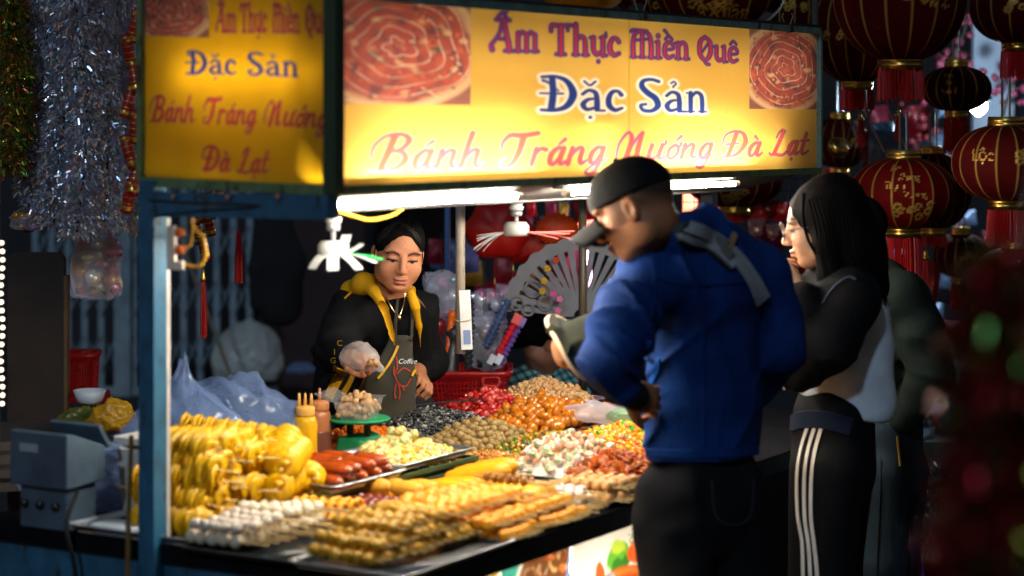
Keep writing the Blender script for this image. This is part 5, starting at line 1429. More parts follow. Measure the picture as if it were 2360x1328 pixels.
s.cap(shL, shR, .042, .042, .03); s.cap((shL + shR) / 2 + (0, 0, -.05), hp, .075, .085, .03, sq=.7, side=br)
s.chain([shL, elL, wrL], [.038, .034, .03], .02); s.chain([shR, elR, wrR], [.038, .034, .03], .02)
for f, o_ in ((ftL, -br * .08), (ftR, br * .08)):
    s.chain([hp + o_ + (0, 0, -.05), (hp + o_ + f) / 2, f], [.06, .045, .038], .02); s.cap(f, f + bf * .17 + (0, 0, -.02), .035, .028, .02)
hand(s, wrL, hl - wrL, (-.1, -1, .2), -1, .95, (.8, .9, .95, 1.), .5); hand(s, wrR, (-.5, .4, -.1), (0, 0, 1), 1, .95)
SKM = srgb(170, 112, 74)
def mcol(V):
    C = face_cols(V, hc, HR, SKM); L = (V - hc) @ HR
    hz = .028 - .42 * np.clip(-L[:, 1] - .005, 0, .12)
    m = np.clip((L[:, 2] - hz + .03) / .045, 0, 1) * (np.linalg.norm(L, axis=1) < .125) * (L[:, 1] < .022) * np.clip(1 - (np.abs(L[:, 0]) > .076) * 1.5, 0, 1)
    sd = np.clip((.030 - abs(L[:, 1] - .018)) / .02, 0, 1) * (abs(L[:, 2] - .01) < .04) * .6 * (np.linalg.norm(L, axis=1) < .125)
    m = np.maximum(m * .93, sd)[:, None]; return C * (1 - m) + np.array((.018, .014, .012)) * m
s.obj('body', skin_m, mn, mcol)
# cap: crown of six panels, button, curved peak
capm = cloth('cap_cloth', (.006, .006, .007), .8, .1, .2, 300)
CR = HR @ rotm('X', math.radians(3))
cc = hc + HR @ np.array((0, -.008, .030)) * 1.04
th = np.linspace(0, 2 * math.pi, 49)[:-1]; ph = np.linspace(0, math.radians(94), 18)
T, Q = np.meshgrid(th, ph)
seam = 1 - .012 * np.exp(-((np.mod(T, math.pi / 3) - math.pi / 6) / .05) ** 2)
r3 = np.stack([.088 * np.cos(T) * np.sin(Q), .108 * np.sin(T) * np.sin(Q), .096 * np.cos(Q) ** .85 * (np.cos(Q) > 0) + np.where(np.cos(Q) > 0, 0, -.02)], -1) * seam[..., None]
r3 = np.nan_to_num(r3); V = (r3.reshape(-1, 3)) @ CR.T + cc
b = MB(); n = 48; b.add(V, [(i * n + j, (i + 1) * n + j, (i + 1) * n + (j + 1) % n, i * n + (j + 1) % n) for i in range(17) for j in range(n)])
o = b.build('cap_crown', capm, mn, smooth=True); mo = o.modifiers.new('thickness', 'SOLIDIFY'); mo.thickness = .003
A, B = np.meshgrid(np.linspace(-1, 1, 21), np.linspace(0, 1, 9))
x = A * .084 * np.sqrt(np.clip(1 - (B * .74) ** 2.4, 0, 1)); y = .060 + .036 * (1 - A ** 2) ** .5 + B * (.086 * (1 - .2 * A ** 2)); z = -.010 - .046 * A ** 2 - B * .020
V = np.stack([x, y, z], -1).reshape(-1, 3) @ CR.T + cc
b = MB(); b.add(V, [(i * 21 + j, i * 21 + j + 1, (i + 1) * 21 + j + 1, (i + 1) * 21 + j) for i in range(8) for j in range(20)])
o = b.build('cap_peak', capm, mn, smooth=True); mo = o.modifiers.new('thickness', 'SOLIDIFY'); mo.thickness = .004
b = MB(); b.ico(cc + CR @ np.array((0, 0, .097)), .009, 2, sc=(1, 1, .6)); b.build('cap_button', capm, mn, smooth=True)
# jacket
blu = cloth('blue_jacket', srgb(14, 52, 114), .55, .08, .5, 130, .25)
lo, hi = box_of([hc + (0, 0, -.05), hp, elL, elR, shL, shR, wrL], .17)
s = SDF(lo, hi, .0055)
s.cap(shL + (.02, 0, 0), shR + (-.02, 0, 0), .080, .080, .06)
s.cap(P(1628, 640, 5.36), P(1620, 1060, 5.37), .148, .154, .06, sq=.72, side=br)
s.chain([P(1560, 575, 5.30), P(1600, 640, 5.33)], [.095, .12], .05)
s.chain([shL, P(1440, 735, 5.15), elL], [.077, .070, .066], .03); s.cap(elL, P(1432, 892, 5.12), .064, .044, .02)
s.chain([shR, elR], [.077, .064], .03); s.cap(elR, wrR, .064, .05, .03)
# hood rolled at the nape
s.chain([P(1480, 556, 5.21), P(1530, 556, 5.20), P(1580, 530, 5.22), P(1630, 515, 5.30), P(1668, 545, 5.42)], [.022, .034, .042, .042, .03], .02)
s.ell(P(1640, 560, 5.30), (.075, .05, .06), .03)
s.cap(hc + HR @ np.array((0, -.02, -.06)), nk + (0, 0, .01), .060, .066, .004, 'sub')
zcut(s, hp[2] + .03)
s.warp(folds(.007, 16, 21)); s.warp(folds(.008, 30, 22, elL, .24, (1, 1, 1.6))); s.warp(folds(.007, 34, 23, shL, .22, (1.5, 1, 1))); s.warp(folds(.007, 30, 24, elR, .24)); s.warp(folds(.007, 26, 25, P(1620, 930, 5.2), .35, (.6, .6, 1.6))); s.warp(folds(.010, 22, 27, P(1600, 760, 5.2), .3, (1.6, .6, .7)))
s.warp(creases(.016, 40, 91, (elL - shL) + (.1, 0, .12), (elL + shL) / 2, .26, .3)); s.warp(creases(.018, 62, 92, (.5, .2, 1), elL + (.03, 0, .02), .17, .25)); s.warp(creases(.012, 36, 93, (elR - shR) + (-.1, 0, .1), (elR + shR) / 2, .28, .3)); s.warp(creases(.020, 26, 94, (.75, .4, .55), P(1590, 720, 5.2), .36, .22)); s.warp(creases(.018, 30, 95, (-.5, .2, .85), P(1620, 950, 5.2), .3, .22)); s.warp(creases(.010, 50, 97, (.9, .4, .2), P(1560, 1000, 5.2), .2, .2))
jk = s.obj('jacket', blu, mn, None, 0)
bv = [bvh_of(jk)]
stp = mat('bag_strap', srgb(150, 154, 156), .6, 0, .2, 30, .2, 300); blks = mat('strap_black', (.008, .008, .009), .6)
P1 = [(1478, 558), (1512, 538), (1560, 524), (1610, 534), (1652, 560), (1690, 595), (1724, 640), (1752, 690)]
ribbon('strap_edge', bv, [(x + 1, y + 12) for x, y in P1[:6]], .060, blks, mn, .006, .003)
ribbon('bag_strap', bv, [(x, y - 2) for x, y in P1], .024, stp, mn, .012, .003, wend=.046); ribbon('bag_strap', bv, [(x - 4, y + 22) for x, y in P1[:6]], .017, stp, mn, .012, .003)
for x, y in ((1660, 556), (1672, 582)):
    h = cast(bv, x, y); b = MB(); b.box(h[0] + Vector((0, -.016, 0)), (.034, .010, .024), rotm('Y', .6)); b.build('strap_buckle', mat('buckle', srgb(96, 96, 92), .45), mn)
ribbon('strap_end', bv, [(1672, 575), (1684, 552), (1690, 540)], .016, mat('strap_tan', srgb(150, 116, 80), .6), mn, .016)
cr = mat('cream_fleece', srgb(186, 158, 122), .9, 0, .3, 60, .5, 120)
for i, (x, y) in enumerate(((1462, 556), (1476, 548), (1490, 536), (1506, 526), (1520, 514), (1530, 506))):
    b = MB(); b.ico(P(x, y, 5.16 + .012 * i), .013, 2, .3, i); b.build('collar_fleece', cr, mn, smooth=True)
lt_blue = cloth('blue_piping', srgb(20, 84, 170), .5)
for p in ([(1496, 785), (1490, 830), (1486, 880)], [(1520, 828), (1508, 868), (1498, 905)]): ribbon('pocket_flap', bv, p, .014, lt_blue, mn, .004)
ribbon('hem_band', bv, [(1468, 1038), (1540, 1044), (1620, 1046), (1700, 1044), (1766, 1036)], .020, blu, mn, .004)
for pth in ([(1500, 585), (1508, 640), (1506, 700), (1490, 770)], [(1742, 592), (1756, 650), (1764, 720), (1758, 800)], [(1512, 640), (1570, 655), (1640, 655), (1710, 648), (1752, 640)]): ribbon('jacket_seam', bv, pth, .007, blu, mn, .003, .002)
ribbon('back_seam', bv, [(1618, 600), (1622, 760), (1620, 1030)], .006, blu, mn, .002)
s = SDF(wrL - .1, wrL + .1, .006); s.cap(P(1424, 894, 5.12), P(1462, 910, 5.135), .040, .037, .01); s.warp(folds(.003, 120, 3)); s.obj('cuff', cloth('black_cuff', (.01, .01, .01), .9), mn)
# jeans
jm = cloth('dark_jeans', (.008, .008, .010), .85, .1, .4, 420, .3)
lo, hi = box_of([hp + (0, 0, .1), ftL, ftR], .18); s = SDF(lo, hi, .011)
s.cap(hp + (0, 0, -.02), hp + (0, 0, -.10), .128, .150, .05, sq=.74, side=br)
for f, o_ in ((ftL, -br * .078), (ftR, br * .078)): s.chain([hp + o_ + (0, 0, -.06), (hp + o_ + f) / 2, f + (0, 0, .02)], [.094, .085, .068], .02)
s.warp(folds(.008, 22, 31, None, None, (1, 1, .6))); s.warp(folds(.007, 45, 32))
s.warp(creases(.010, 30, 96, (.2, .1, 1)))
jo = s.obj('jeans', jm, mn)
for f in (ftL, ftR): b = MB(); b.ico(f + bf * .07 + (0, 0, -.01), 1, 2, sc=(.05, .135, .042), R=frame(bf)); b.build('shoe', blk, mn, smooth=True)
ribbon('back_pocket', [bvh_of(jo)], [(1640, 1110), (1648, 1190), (1690, 1210), (1730, 1188), (1736, 1105)], .006, cloth('pocket_seam', (.03, .03, .034)), mn, .002)
settle(mn)

# ================= the small child in the bucket hat, carried before him
kd = thing('person', 'small child in olive bucket hat with cream brim edge, held before the man', 'person', np.array(P(1390, 980, 5.60)))
hu = np.array((.74, -.22, .60)); hu /= np.linalg.norm(hu); hf = np.array((-.55, -.25, -.75)); hf -= hu * (hf @ hu); hf /= np.linalg.norm(hf)
HT = np.column_stack([np.cross(hf, hu), hf, hu]); hb = np.array(P(1316, 806, 5.55)); hc = hb + HT @ np.array((0, -.010, .020)); KR = HT
lo, hi = box_of([hc, P(1510, 985, 5.68)], .14)
s = SDF(lo, hi, .009, [(hc - .1, hc + .1, .005)])
head(s, hc, KR, .58); s.cap(hc, P(1450, 850, 5.66), .03, .03, .02)
s.cap(P(1455, 850, 5.66), P(1500, 930, 5.68), .05, .06, .05)
s.obj('body', skin_m, kd, lambda V: face_cols(V, hc, KR, srgb(190, 132, 94), .58))
hm = cloth('olive_felt', srgb(44, 44, 34), .85, .3, .3, 120)
s = SDF(hb - .17, hb + .17, .005); s.at(HT, hb)
s.ell((0, -.003, .040), (.064, .072, .062), .012); s.ell((0, -.003, .010), (.094, .104, .024), .02)
s.ell((0, .0, -.028), (.066, .074, .056), .006, 'sub'); s.at()
s.warp(folds(.010, 30, 41)); s.warp(creases(.010, 45, 42, HT[:, 0], None, None, .5)); s.obj('bucket_hat', hm, kd)
b = MB(); th = np.linspace(0, 2 * math.pi, 40)
b.tube((np.column_stack([.095 * np.cos(th), -.003 + .105 * np.sin(th), np.full(40, .004) + .005 * np.sin(3 * th)]) @ HT.T) + hb, .006, 8, cap=False); b.build('hat_edge', mat('cream_edge', srgb(222, 190, 150), .7), kd, smooth=True)
s = SDF(*box_of([P(1440, 830, 5.66), P(1510, 960, 5.70)], .14), .009); s.cap(P(1462, 855, 5.67), P(1505, 930, 5.69), .062, .075, .05); s.warp(folds(.006, 40, 42)); s.obj('coat', cloth('child_coat', (.02, .02, .024)), kd)
settle(kd)

# ================= the girl with long hair
gd = thing('person', 'long haired girl in glasses with black and grey raglan top eating', 'person', np.array((P(1925, 0, 6.05)[0], 6.05, 0)))
gf = np.array((-.93, .36, 0)); gr = np.array((.36, .93, 0))           # she faces left, her right side is away from us
hc = np.array(P(1888, 522, 6.0)); HR = frame((-.95, .16, -.20))
nk = np.array(P(1935, 640, 6.05)); shL, shR = np.array(P(1950, 690, 5.92)), np.array(P(1965, 680, 6.22))
elL, wrL = np.array(P(1850, 830, 5.86)), np.array(P(1842, 672, 5.92))
elR, wrR = np.array(P(1846, 800, 6.24)), np.array(P(1822, 645, 6.1))
hp = np.array(P(1925, 1010, 6.08)); ftL, ftR = np.array((P(1890, 0, 6.0)[0], 6.0, .05)), np.array((P(1905, 0, 6.18)[0], 6.18, .05))
lo, hi = box_of([hc + (0, 0, .1), ftL, ftR, elL, elR, shL, shR], .16)
hg = np.array(P(1830, 620, 6.0))
s = SDF(lo, hi, .014, [(hc - .125, hc + .125, .0042), (hg - .07, hg + .07, .0055)])
head(s, hc, HR, .98)
s.cap(hc + HR @ np.array((0, -.03, -.05)), nk, .045, .05, .03); s.cap(shL, shR, .05, .05, .05); s.cap((shL + shR) / 2 + (0, 0, -.05), hp, .09, .09, .05, sq=.75, side=gr)
s.chain([shL, elL, wrL], [.045, .038, .027], .02); s.chain([shR, elR, wrR], [.045, .038, .027], .02)
for f, o_ in ((ftL, -gr * .075), (ftR, gr * .075)):
    s.chain([hp + o_ + (0, 0, -.05), (hp + o_ + f) / 2, f], [.055, .042, .036], .02); s.cap(f, f + gf * .16 + (0, 0, -.02), .032, .026, .02)
hand(s, wrL, (-.45, .05, .6), (-.2, -1, 0), 1, .78, (1., 1.1, 1.2, 1.2), .8); hand(s, wrR, (-.25, -.5, .35), (-1, 0, .3), -1, .78, (1., 1.1, 1.2, 1.2), .8)
s.obj('body', skin_m, gd, lambda V: face_cols(V, hc, HR, srgb(214, 162, 126), .98, closed=False))
s = SDF(*box_of([hc + (0, 0, .12), P(2010, 700, 6.0), P(1850, 640, 6.0)], .15), .0065)
s.at(HR, hc); s.ell((0, -.024, .034), (.088, .104, .090), .01); s.ell((0, .082, -.055), (.069, .082, .13), .006, 'sub', rotm('X', -.10)); s.at()
s.chain([P(1925, 470, 5.97), P(1955, 560, 5.98), P(1972, 650, 5.98), P(1985, 700, 5.95)], [.085, .09, .075, .03], .04); s.chain([P(1935, 480, 6.05), P(1975, 580, 6.05), P(2000, 660, 6.05)], [.075, .075, .06], .04)
s.chain([P(1908, 470, 5.92), P(1906, 560, 5.915), P(1915, 640, 5.92), P(1935, 690, 5.92)], [.03, .036, .036, .02], .02)
s.warp(lambda p: .0016 * noise_np(p * np.array((1, 1, .10)), 150, 6, 12))
s.obj('hair', hair_m, gd)
b = MB(); q = catmull([np.array(P(x, y, 5.905)) for x, y in ((1852, 445), (1850, 500), (1862, 550), (1880, 586))], 6); b.tube(q, np.linspace(.006, .0035, len(q)), 8); b.build('hair_strand', hair_m, gd, smooth=True)
for j in range(16):
    x0 = 1868 + j * 8.2; rr_ = random.Random(j); pth = [(x0 - 6 * (j < 6), 440 + abs(j - 7) * 3), (x0 + 10 + j, 520), (x0 + 22 + j * 1.2 + rr_.uniform(-4, 4), 600), (x0 + 34 + j * 1.5 + rr_.uniform(-8, 8), 655 + rr_.uniform(-10, 25))]
    ribbon('hair_strand', [bvh_of(bpy.data.objects['hair.001'])], pth, .007, hair_m, gd, .001, .002, wend=.003)
for j in range(22):
    rr_ = random.Random(100 + j); x0 = 1925 + j * 5.4; q = catmull([np.array(P(x0 - 8, 560 + rr_.uniform(-20, 20), 5.93 + .006 * j)), np.array(P(x0 + rr_.uniform(-5, 5), 640, 5.90 + .005 * j)), np.array(P(x0 + 4 + rr_.uniform(-10, 12), 690 + rr_.uniform(-20, 34), 5.885 + .006 * j))], 6)
    b = MB(); b.tube(q, np.linspace(.009, .0012, len(q)), 6); b.build('hair_strand', hair_m, gd, smooth=True)
# glasses
gm_ = mat('glasses_rim', (.25, .2, .19), .3, .7)
for x in (-1, 1):
    th = np.linspace(0, 2 * math.pi, 25); q = np.column_stack([x * .034 + .026 * np.cos(th), np.full(25, .104) - .006 * np.abs(np.cos(th)), .004 + .024 * np.sin(th)]) @ HR.T + hc
    b = MB(); b.tube(q, .0018, 6, cap=False); b.build('glasses_rim', gm_, gd); b = MB(); b.add(np.vstack([q[:-1]]), [tuple(range(24))]); b.build('glasses_lens', film('lens', (.7, .75, .9), .85, .05), gd)
    b = MB(); b.tube([HR @ np.array((x * .06, .10, .010)) + hc, HR @ np.array((x * .076, .04, .008)) + hc, HR @ np.array((x * .078, -.02, .002)) + hc], .0016, 6); b.build('glasses_arm', gm_, gd)
# raglan top: grey body, black sleeves
gw = cloth('grey_top', srgb(230, 238, 246), .85, .1, .2, 250); gb_ = cloth('girl_sleeve', (.006, .006, .007), .85, .1)
lo, hi = box_of([nk, hp, elL, elR, shL, shR], .2)
s = SDF(lo, hi, .008); s.cap(P(1968, 715, 6.08), P(1945, 935, 6.10), .125, .125, .05, sq=.78, side=gr); s.cap(P(1990, 740, 6.06), P(1985, 930, 6.08), .07, .085, .05); s.cap(P(1915, 760, 6.06), P(1890, 880, 6.06), .08, .07, .04)
z0, z1, x0 = P(0, 972, 6.0)[2], P(0, 905, 6.0)[2], P(2040, 0, 6.0)[0]; xl = P(1830, 0, 6.0)[0]
s.F = np.maximum(s.F, (z0 + (z1 - z0) * np.clip((x0 - s.ax[0]) / (x0 - xl), 0, 1.2) ** 1.6)[:, None, None] - s.ax[2][None, None, :])
s.warp(folds(.010, 20, 51, None, None, (1, 1, .5))); s.warp(folds(.006, 40, 52)); to = s.obj('top', gw, gd)
s = SDF(lo, hi, .008)
s.chain([nk + (-.01, 0, .015), nk + (0, 0, -.02)], [.07, .085], .02); s.cap(shL, shR, .082, .078, .05); s.chain([shL + (0, -.01, 0), P(1905, 790, 5.86), elL], [.088, .078, .068], .03); s.chain([elL, P(1845, 700, 5.88), wrL + (0, 0, -.02)], [.066, .058, .042], .02)
s.chain([shR, elR, wrR + (0, 0, -.02)], [.08, .065, .042], .03); s.cap(P(1915, 680, 6.02), P(1880, 800, 6.02), .09, .09, .04); s.cap(P(1870, 800, 5.90), P(1830, 860, 5.90), .06, .045, .04)
s.warp(creases(.012, 44, 57, (.4, 0, 1), elL, .24, .3)); s.warp(folds(.006, 30, 54)); so = s.obj('sleeves', gb_, gd)
bv = [bvh_of(to), bvh_of(so)]
ribbon('raglan_seam', bv, [(1895, 700), (1925, 660), (1955, 640), (1972, 645)], .005, cloth('seam_grey', srgb(70, 80, 92)), gd, .003)
ribbon('top_hem', bv, [(1806, 872), (1815, 900), (1850, 940), (1900, 962)], .010, cloth('hem_white', srgb(214, 200, 186)), gd, .005)
# track trousers with three stripes
tk = cloth('track_trousers', (.005, .005, .006), .7, .05)
lo, hi = box_of([hp + (0, 0, .12), ftL, ftR], .2); s = SDF(lo, hi, .010)
s.cap(hp + (.0, 0, .06), hp + (0, 0, -.08), .135, .14, .05, sq=.85, side=gr)
for f, o_ in ((ftL, -gr * .075), (ftR, gr * .075)): s.chain([hp + o_ + (0, 0, -.08), (hp + o_ + f) / 2 + gf * .01, f + (0, 0, .02)], [.105, .088, .07], .02)
s.warp(folds(.010, 20, 55, None, None, (1, 1, .5))); tko = s.obj('trousers', tk, gd)
bt = [bvh_of(tko)]; wst = cloth('white_stripe', srgb(226, 216, 204))
def at_px(px0): return px0
for k_, dx in enumerate((0, 17, 33)):
    ribbon('stripe', bt, [(1862 + dx * .95, 985), (1846 + dx, 1040), (1838 + dx, 1100), (1840 + dx * .9, 1190), (1850 + dx * .8, 1250), (1852 + dx * .95, 1327), (1856 + dx, 1480), (1858 + dx, 1640)], .0115, wst, gd, .003, .0015)
ribbon('waistband', bt, [(1805, 985), (1850, 968), (1900, 968), (1960, 985)], .05, cloth('navy_band', srgb(26, 34, 52)), gd, .005)
for f in (ftL, ftR): b = MB(); b.ico(f + gf * .07 + (0, 0, -.01), 1, 2, sc=(.045, .125, .04), R=frame(gf)); b.build('shoe', blk, gd, smooth=True)
settle(gd)

# ================= the person behind her in the dark green hoodie
fd = thing('person', 'person in dark green hoodie and jeans behind the girl, hand in pocket', 'person', np.array((P(2070, 0, 6.75)[0], 6.75, 0)))
ff = np.array((-.80, .60, 0)); fr_ = np.array((.60, .80, 0))
hc = np.array(P(1962, 545, 6.85)); HR = frame((-.9, .4, -.3)); nk = np.array(P(2025, 655, 6.8)); shL, shR = np.array(P(2085, 690, 6.68)), np.array(P(2060, 690, 6.95))
elL, wrL = np.array(P(2146, 860, 6.62)), np.array(P(2088, 975, 6.64)); hp = np.array(P(2045, 1030, 6.75))
ftL, ftR = np.array((P(2035, 0, 6.68)[0], 6.68, .05)), np.array((P(2020, 0, 6.86)[0], 6.86, .05))
lo, hi = box_of([hc, ftL, ftR, elL, shL, shR], .17); s = SDF(lo, hi, .014, [(hc - .12, hc + .12, .006)])
head(s, hc, HR, .98); s.cap(hc + HR @ np.array((0, -.03, -.05)), nk, .045, .05, .03); s.cap(shL, shR, .05, .05, .05); s.cap((shL + shR) / 2 + (0, 0, -.05), hp, .09, .09, .05, sq=.75, side=fr_)
s.chain([shL, elL, wrL], [.045, .038, .03], .02); s.chain([shR, shR + (-.05, .05, -.22), hp + (-.12, .1, .05)], [.045, .038, .03], .02)
hand(s, wrL, (-.7, .5, -.35), (.3, -1, .2), 1, .8)
for f, o_ in ((ftL, -fr_ * .075), (ftR, fr_ * .075)): s.chain([hp + o_ + (0, 0, -.05), (hp + o_ + f) / 2, f], [.055, .042, .036], .02); s.cap(f, f + ff * .16 + (0, 0, -.02), .032, .026, .02)
s.obj('body', skin_m, fd, lambda V: face_cols(V, hc, HR, srgb(206, 150, 112), .98))
s = SDF(hc - .2, hc + .2, .009); s.at(HR, hc); s.ell((0, -.024, .034), (.088, .104, .090), .01); s.ell((0, .085, -.05), (.068, .08, .13), .006, 'sub'); s.at(); s.chain([hc + (.02, 0, -.06), hc + (.06, 0, -.14), P(2085, 672, 6.72)], [.05, .055, .03], .03); s.warp(lambda p: .003 * noise_np(p * np.array((1, 1, .15)), 110, 6)); s.obj('hair', hair_m, fd)
gh = cloth('green_hoodie', srgb(16, 25, 22), .85, .15, .25, 200)
lo, hi = box_of([nk, hp, elL, shL, shR, wrL], .2); s = SDF(lo, hi, .008)
s.cap(shL + (-.02, 0, 0), shR, .085, .08, .05); s.cap(P(2058, 720, 6.78), P(2046, 965, 6.78), .112, .125, .05, sq=.78, side=fr_); s.chain([shL, P(2122, 770, 6.64), elL], [.074, .066, .060], .03); s.cap(elL, wrL + (-.0, 0, .01), .058, .048, .03); s.chain([nk, nk + (.02, 0, -.05)], [.085, .10], .03)
s.chain([shR, shR + (-.05, .05, -.22), hp + (-.1, .1, .1)], [.08, .07, .05], .03)
zcut(s, P(0, 1035, 6.75)[2]); s.warp(creases(.014, 46, 64, (.3, .2, 1), elL, .26, .25)); s.warp(folds(.008, 36, 61, elL, .28, (1, 1, 1.7))); s.warp(folds(.008, 24, 62)); s.obj('hoodie', gh, fd)
jb = cloth('blue_jeans', srgb(40, 52, 62), .85, .1, .35, 420, .25); lo, hi = box_of([hp + (0, 0, .1), ftL, ftR], .19); s = SDF(lo, hi, .011)
s.cap(hp + (0, 0, .05), hp + (0, 0, -.08), .13, .135, .05, sq=.8, side=fr_)
for f, o_ in ((ftL, -fr_ * .07), (ftR, fr_ * .07)): s.chain([hp + o_ + (0, 0, -.08), (hp + o_ + f) / 2, f + (0, 0, .02)], [.10, .085, .07], .02)
s.warp(folds(.009, 22, 63, None, None, (1, 1, .6))); fo_ = s.obj('jeans', jb, fd)
bj = [bvh_of(fo_)]
ribbon('drawstring', bj, [(1990, 1062), (1996, 1110), (1992, 1140), (1998, 1160)], .006, blks, fd, .012); ribbon('jeans_seam', bj, [(2030, 1060), (2026, 1180), (2020, 1320)], .004, cloth('seam_dark', (.02, .025, .03)), fd, .002); ribbon('pocket_trim', bj, [(2066, 1005), (2070, 1050), (2072, 1075)], .006, cloth('trim_ochre', srgb(110, 84, 40)), fd, .006)
for f in (ftL, ftR): b = MB(); b.ico(f + ff * .07 + (0, 0, -.01), 1, 2, sc=(.045, .125, .04), R=frame(ff)); b.build('shoe', blk, fd, smooth=True)
settle(fd)

# ================= the seated shopper in the checked shirt beyond the table
ck = thing('person', 'dark haired woman in teal checked shirt crouching beyond the table', 'person', np.array((P(1245, 0, 8.6)[0], 8.6, 0)))
hc = np.array(P(1262, 790, 8.5)); HR = frame((.86, .22, -.50)); nk = np.array(P(1248, 850, 8.58))
lo, hi = box_of([hc, nk, (hc[0], 8.7, .0)], .3); s = SDF(lo, hi, .016, [(hc - .12, hc + .12, .007)])
head(s, hc, HR, .98); s.cap(hc + HR @ np.array((0, -.03, -.05)), nk, .045, .05, .03); s.cap(nk + (-.09, .06, -.10), nk + (.12, -.02, -.12), .06, .06, .05); s.cap(nk + (0, 0, -.12), nk + (-.02, .05, -.42), .12, .13, .05)
kn = nk + np.array((.20, -.22, -.36)); s.chain([nk + (.0, .02, -.42), kn, (kn[0], 8.5, .06)], [.09, .06, .045], .04); s.chain([nk + (-.08, .02, -.42), kn + (-.18, .02, 0), (kn[0] - .18, 8.5, .06)], [.09, .06, .045], .04)
s.chain([nk + (.12, -.02, -.12), nk + (.2, -.12, -.3), kn + (.02, -.05, .05)], [.045, .038, .03], .03)
s.obj('body', skin_m, ck, lambda V: face_cols(V, hc, HR, srgb(150, 104, 84), .98))
s = SDF(hc - .22, hc + .2, .008); s.at(HR, hc); s.ell((0, -.024, .034), (.088, .104, .090), .01); s.ell((0, .085, -.045), (.068, .078, .125), .006, 'sub'); s.ell((0, -.12, -.03), (.05, .05, .055), .03)
for x in (-1, 1): s.ell((x * .08, -.01, -.02), (.02, .022, .03), .01, 'sub')
s.at(); s.warp(lambda p: .003 * noise_np(p, 90, 6)); s.obj('hair', hair_m, ck)
s = SDF(*box_of([nk, nk + (-.02, 0, -.45), nk + (.2, -.1, -.3), nk + (-.18, 0, -.2)], .17), .008); s.cap(nk + (-.10, .06, -.10), nk + (.12, -.02, -.12), .085, .08, .05); s.cap(nk + (0, 0, -.12), nk + (-.02, .05, -.44), .155, .17, .05, sq=.85, side=(1, 0, 0)); s.chain([nk + (.12, -.02, -.12), nk + (.19, -.1, -.3)], [.075, .06], .03); s.chain([nk + (-.10, .06, -.10), nk + (-.16, -.02, -.34)], [.075, .06], .03); s.cap(nk + (0, 0, .02), nk + (0, 0, -.04), .065, .085, .02); s.warp(folds(.007, 30, 71))
def checks(V):
    q = V @ np.column_stack([(.86, .2, .45), (-.35, .1, .93)]) / .030
    a, b_ = (np.mod(q[:, 0], 1) < .40), (np.mod(q[:, 1], 1) < .40)
    C = np.empty((len(V), 3)); C[:] = srgb(120, 176, 184); C[a ^ b_] = srgb(50, 104, 116); C[a & b_] = srgb(12, 40, 50); return C
s.obj('shirt', mat('check_shirt', rough=.9, attr='Col', var=.1), ck, checks, 0)
b = MB(); lo, hi = box_of([kn, nk + (-.1, 0, -.5), (kn[0], 8.4, 0)], .15); s = SDF(lo, hi, .016)
s.chain([nk + (.0, .02, -.44), kn, (kn[0], 8.5, .10)], [.11, .08, .06], .04); s.chain([nk + (-.08, .02, -.44), kn + (-.18, .02, 0), (kn[0] - .18, 8.5, .10)], [.11, .08, .06], .04); s.obj('trousers', cloth('crouch_trousers', (.02, .02, .03)), ck)
settle(ck)
# ------------------------------------------------------------------ folding gate and things at the left
gy = 13.4
gate = thing('folding_gate', 'grey blue folding metal gate with crossed lattice behind the stall', 'gate', (P(360, 0, gy)[0], gy, 0))
gm = mat('gate_paint', srgb(128, 148, 160), .5, .2, .3, 8, .1)
def gx(px): return P(px, 0, gy)[0] - gate.location[0]
bmesh_ = MB(); bmesh_.box((0, 0, 1.3), (.038, .03, 2.6)); barm = bmesh_.mesh('gate_bar', gm, False)
bars = [x for x in range(82, 610, 38)]
for x in bars: part('gate_bar', barm, gate, (gx(x), 0, 0))
b = MB(); 
for x in np.arange(82, 600, 38):
    for z in np.arange(.15, 2.4, .34):
        for sgn in (-1, 1):
            z0, z1 = (z, z + .22) if sgn > 0 else (z + .22, z)
            x0, x1 = gx(x), gx(x + 38); b.tube([(x0, -.02 * sgn, z0), (x1, -.02 * sgn, z1)], .008, 4, up=(0, 1, 0))
b.build('lattice', gm, gate)['kind'] = 'stuff'
b = MB(); b.box((0, 0, .03), (1.5, .06, .05)); b.build('bottom_rail', gm, gate)
b = MB(); b.box((gx(285), -.03, 1.2), (.10, .05, 2.4)); b.build('lock_post', gm, gate)
# dark shop front right of the gate
b = MB(); b.box((P(700, 0, 13.6)[0] , 13.75, 1.5), (.75, .1, 3.0)); tag(b.build('shop_pillar', mat('brown_pillar', srgb(52, 34, 32), .8, 0, .3, 6)), 'dark brown pillar between the folding gate and the lantern shop', 'pillar')

def bag(name, label, c, r, m, seed, sc, taper=.3, amp=.3, cat='bag', knot=None):
    """a filled plastic bag: creased, standing on a flat base, gathered at the top"""
    v, f = ICO[4]; n = 1 + amp * (np.abs(noise_np(v, 2.6, seed, 12)) - .35) + amp * .45 * np.abs(noise_np(v, 6.5, seed + 1, 14)) + amp * .16 * noise_np(v, 17, seed + 2, 14)
    n = n + amp * .5 * (1 - np.abs(noise_np(v, 4.5, seed + 5, 8))).clip(0, 1) ** 4 + amp * .25 * (1 - np.abs(noise_np(v, 10, seed + 6, 8))).clip(0, 1) ** 4
    q = v * n[:, None]; q[:, 2] = np.maximum(q[:, 2], -.62)
    q[:, :2] *= (1 - taper * np.clip(q[:, 2:3], 0, 1.3))
    if knot:
        k = np.clip((q[:, 2] - .7) / .5, 0, 1); q[:, 2] += k * knot; q[:, :2] *= (1 - .6 * k)[:, None]
    b = MB(); b.add(q * r * np.array(sc), f); o = b.build(name, m, None, smooth=True); o.location = c; return tag(o, label, cat)
wf = film('white_film', (.80, .86, .82), .36, .25)
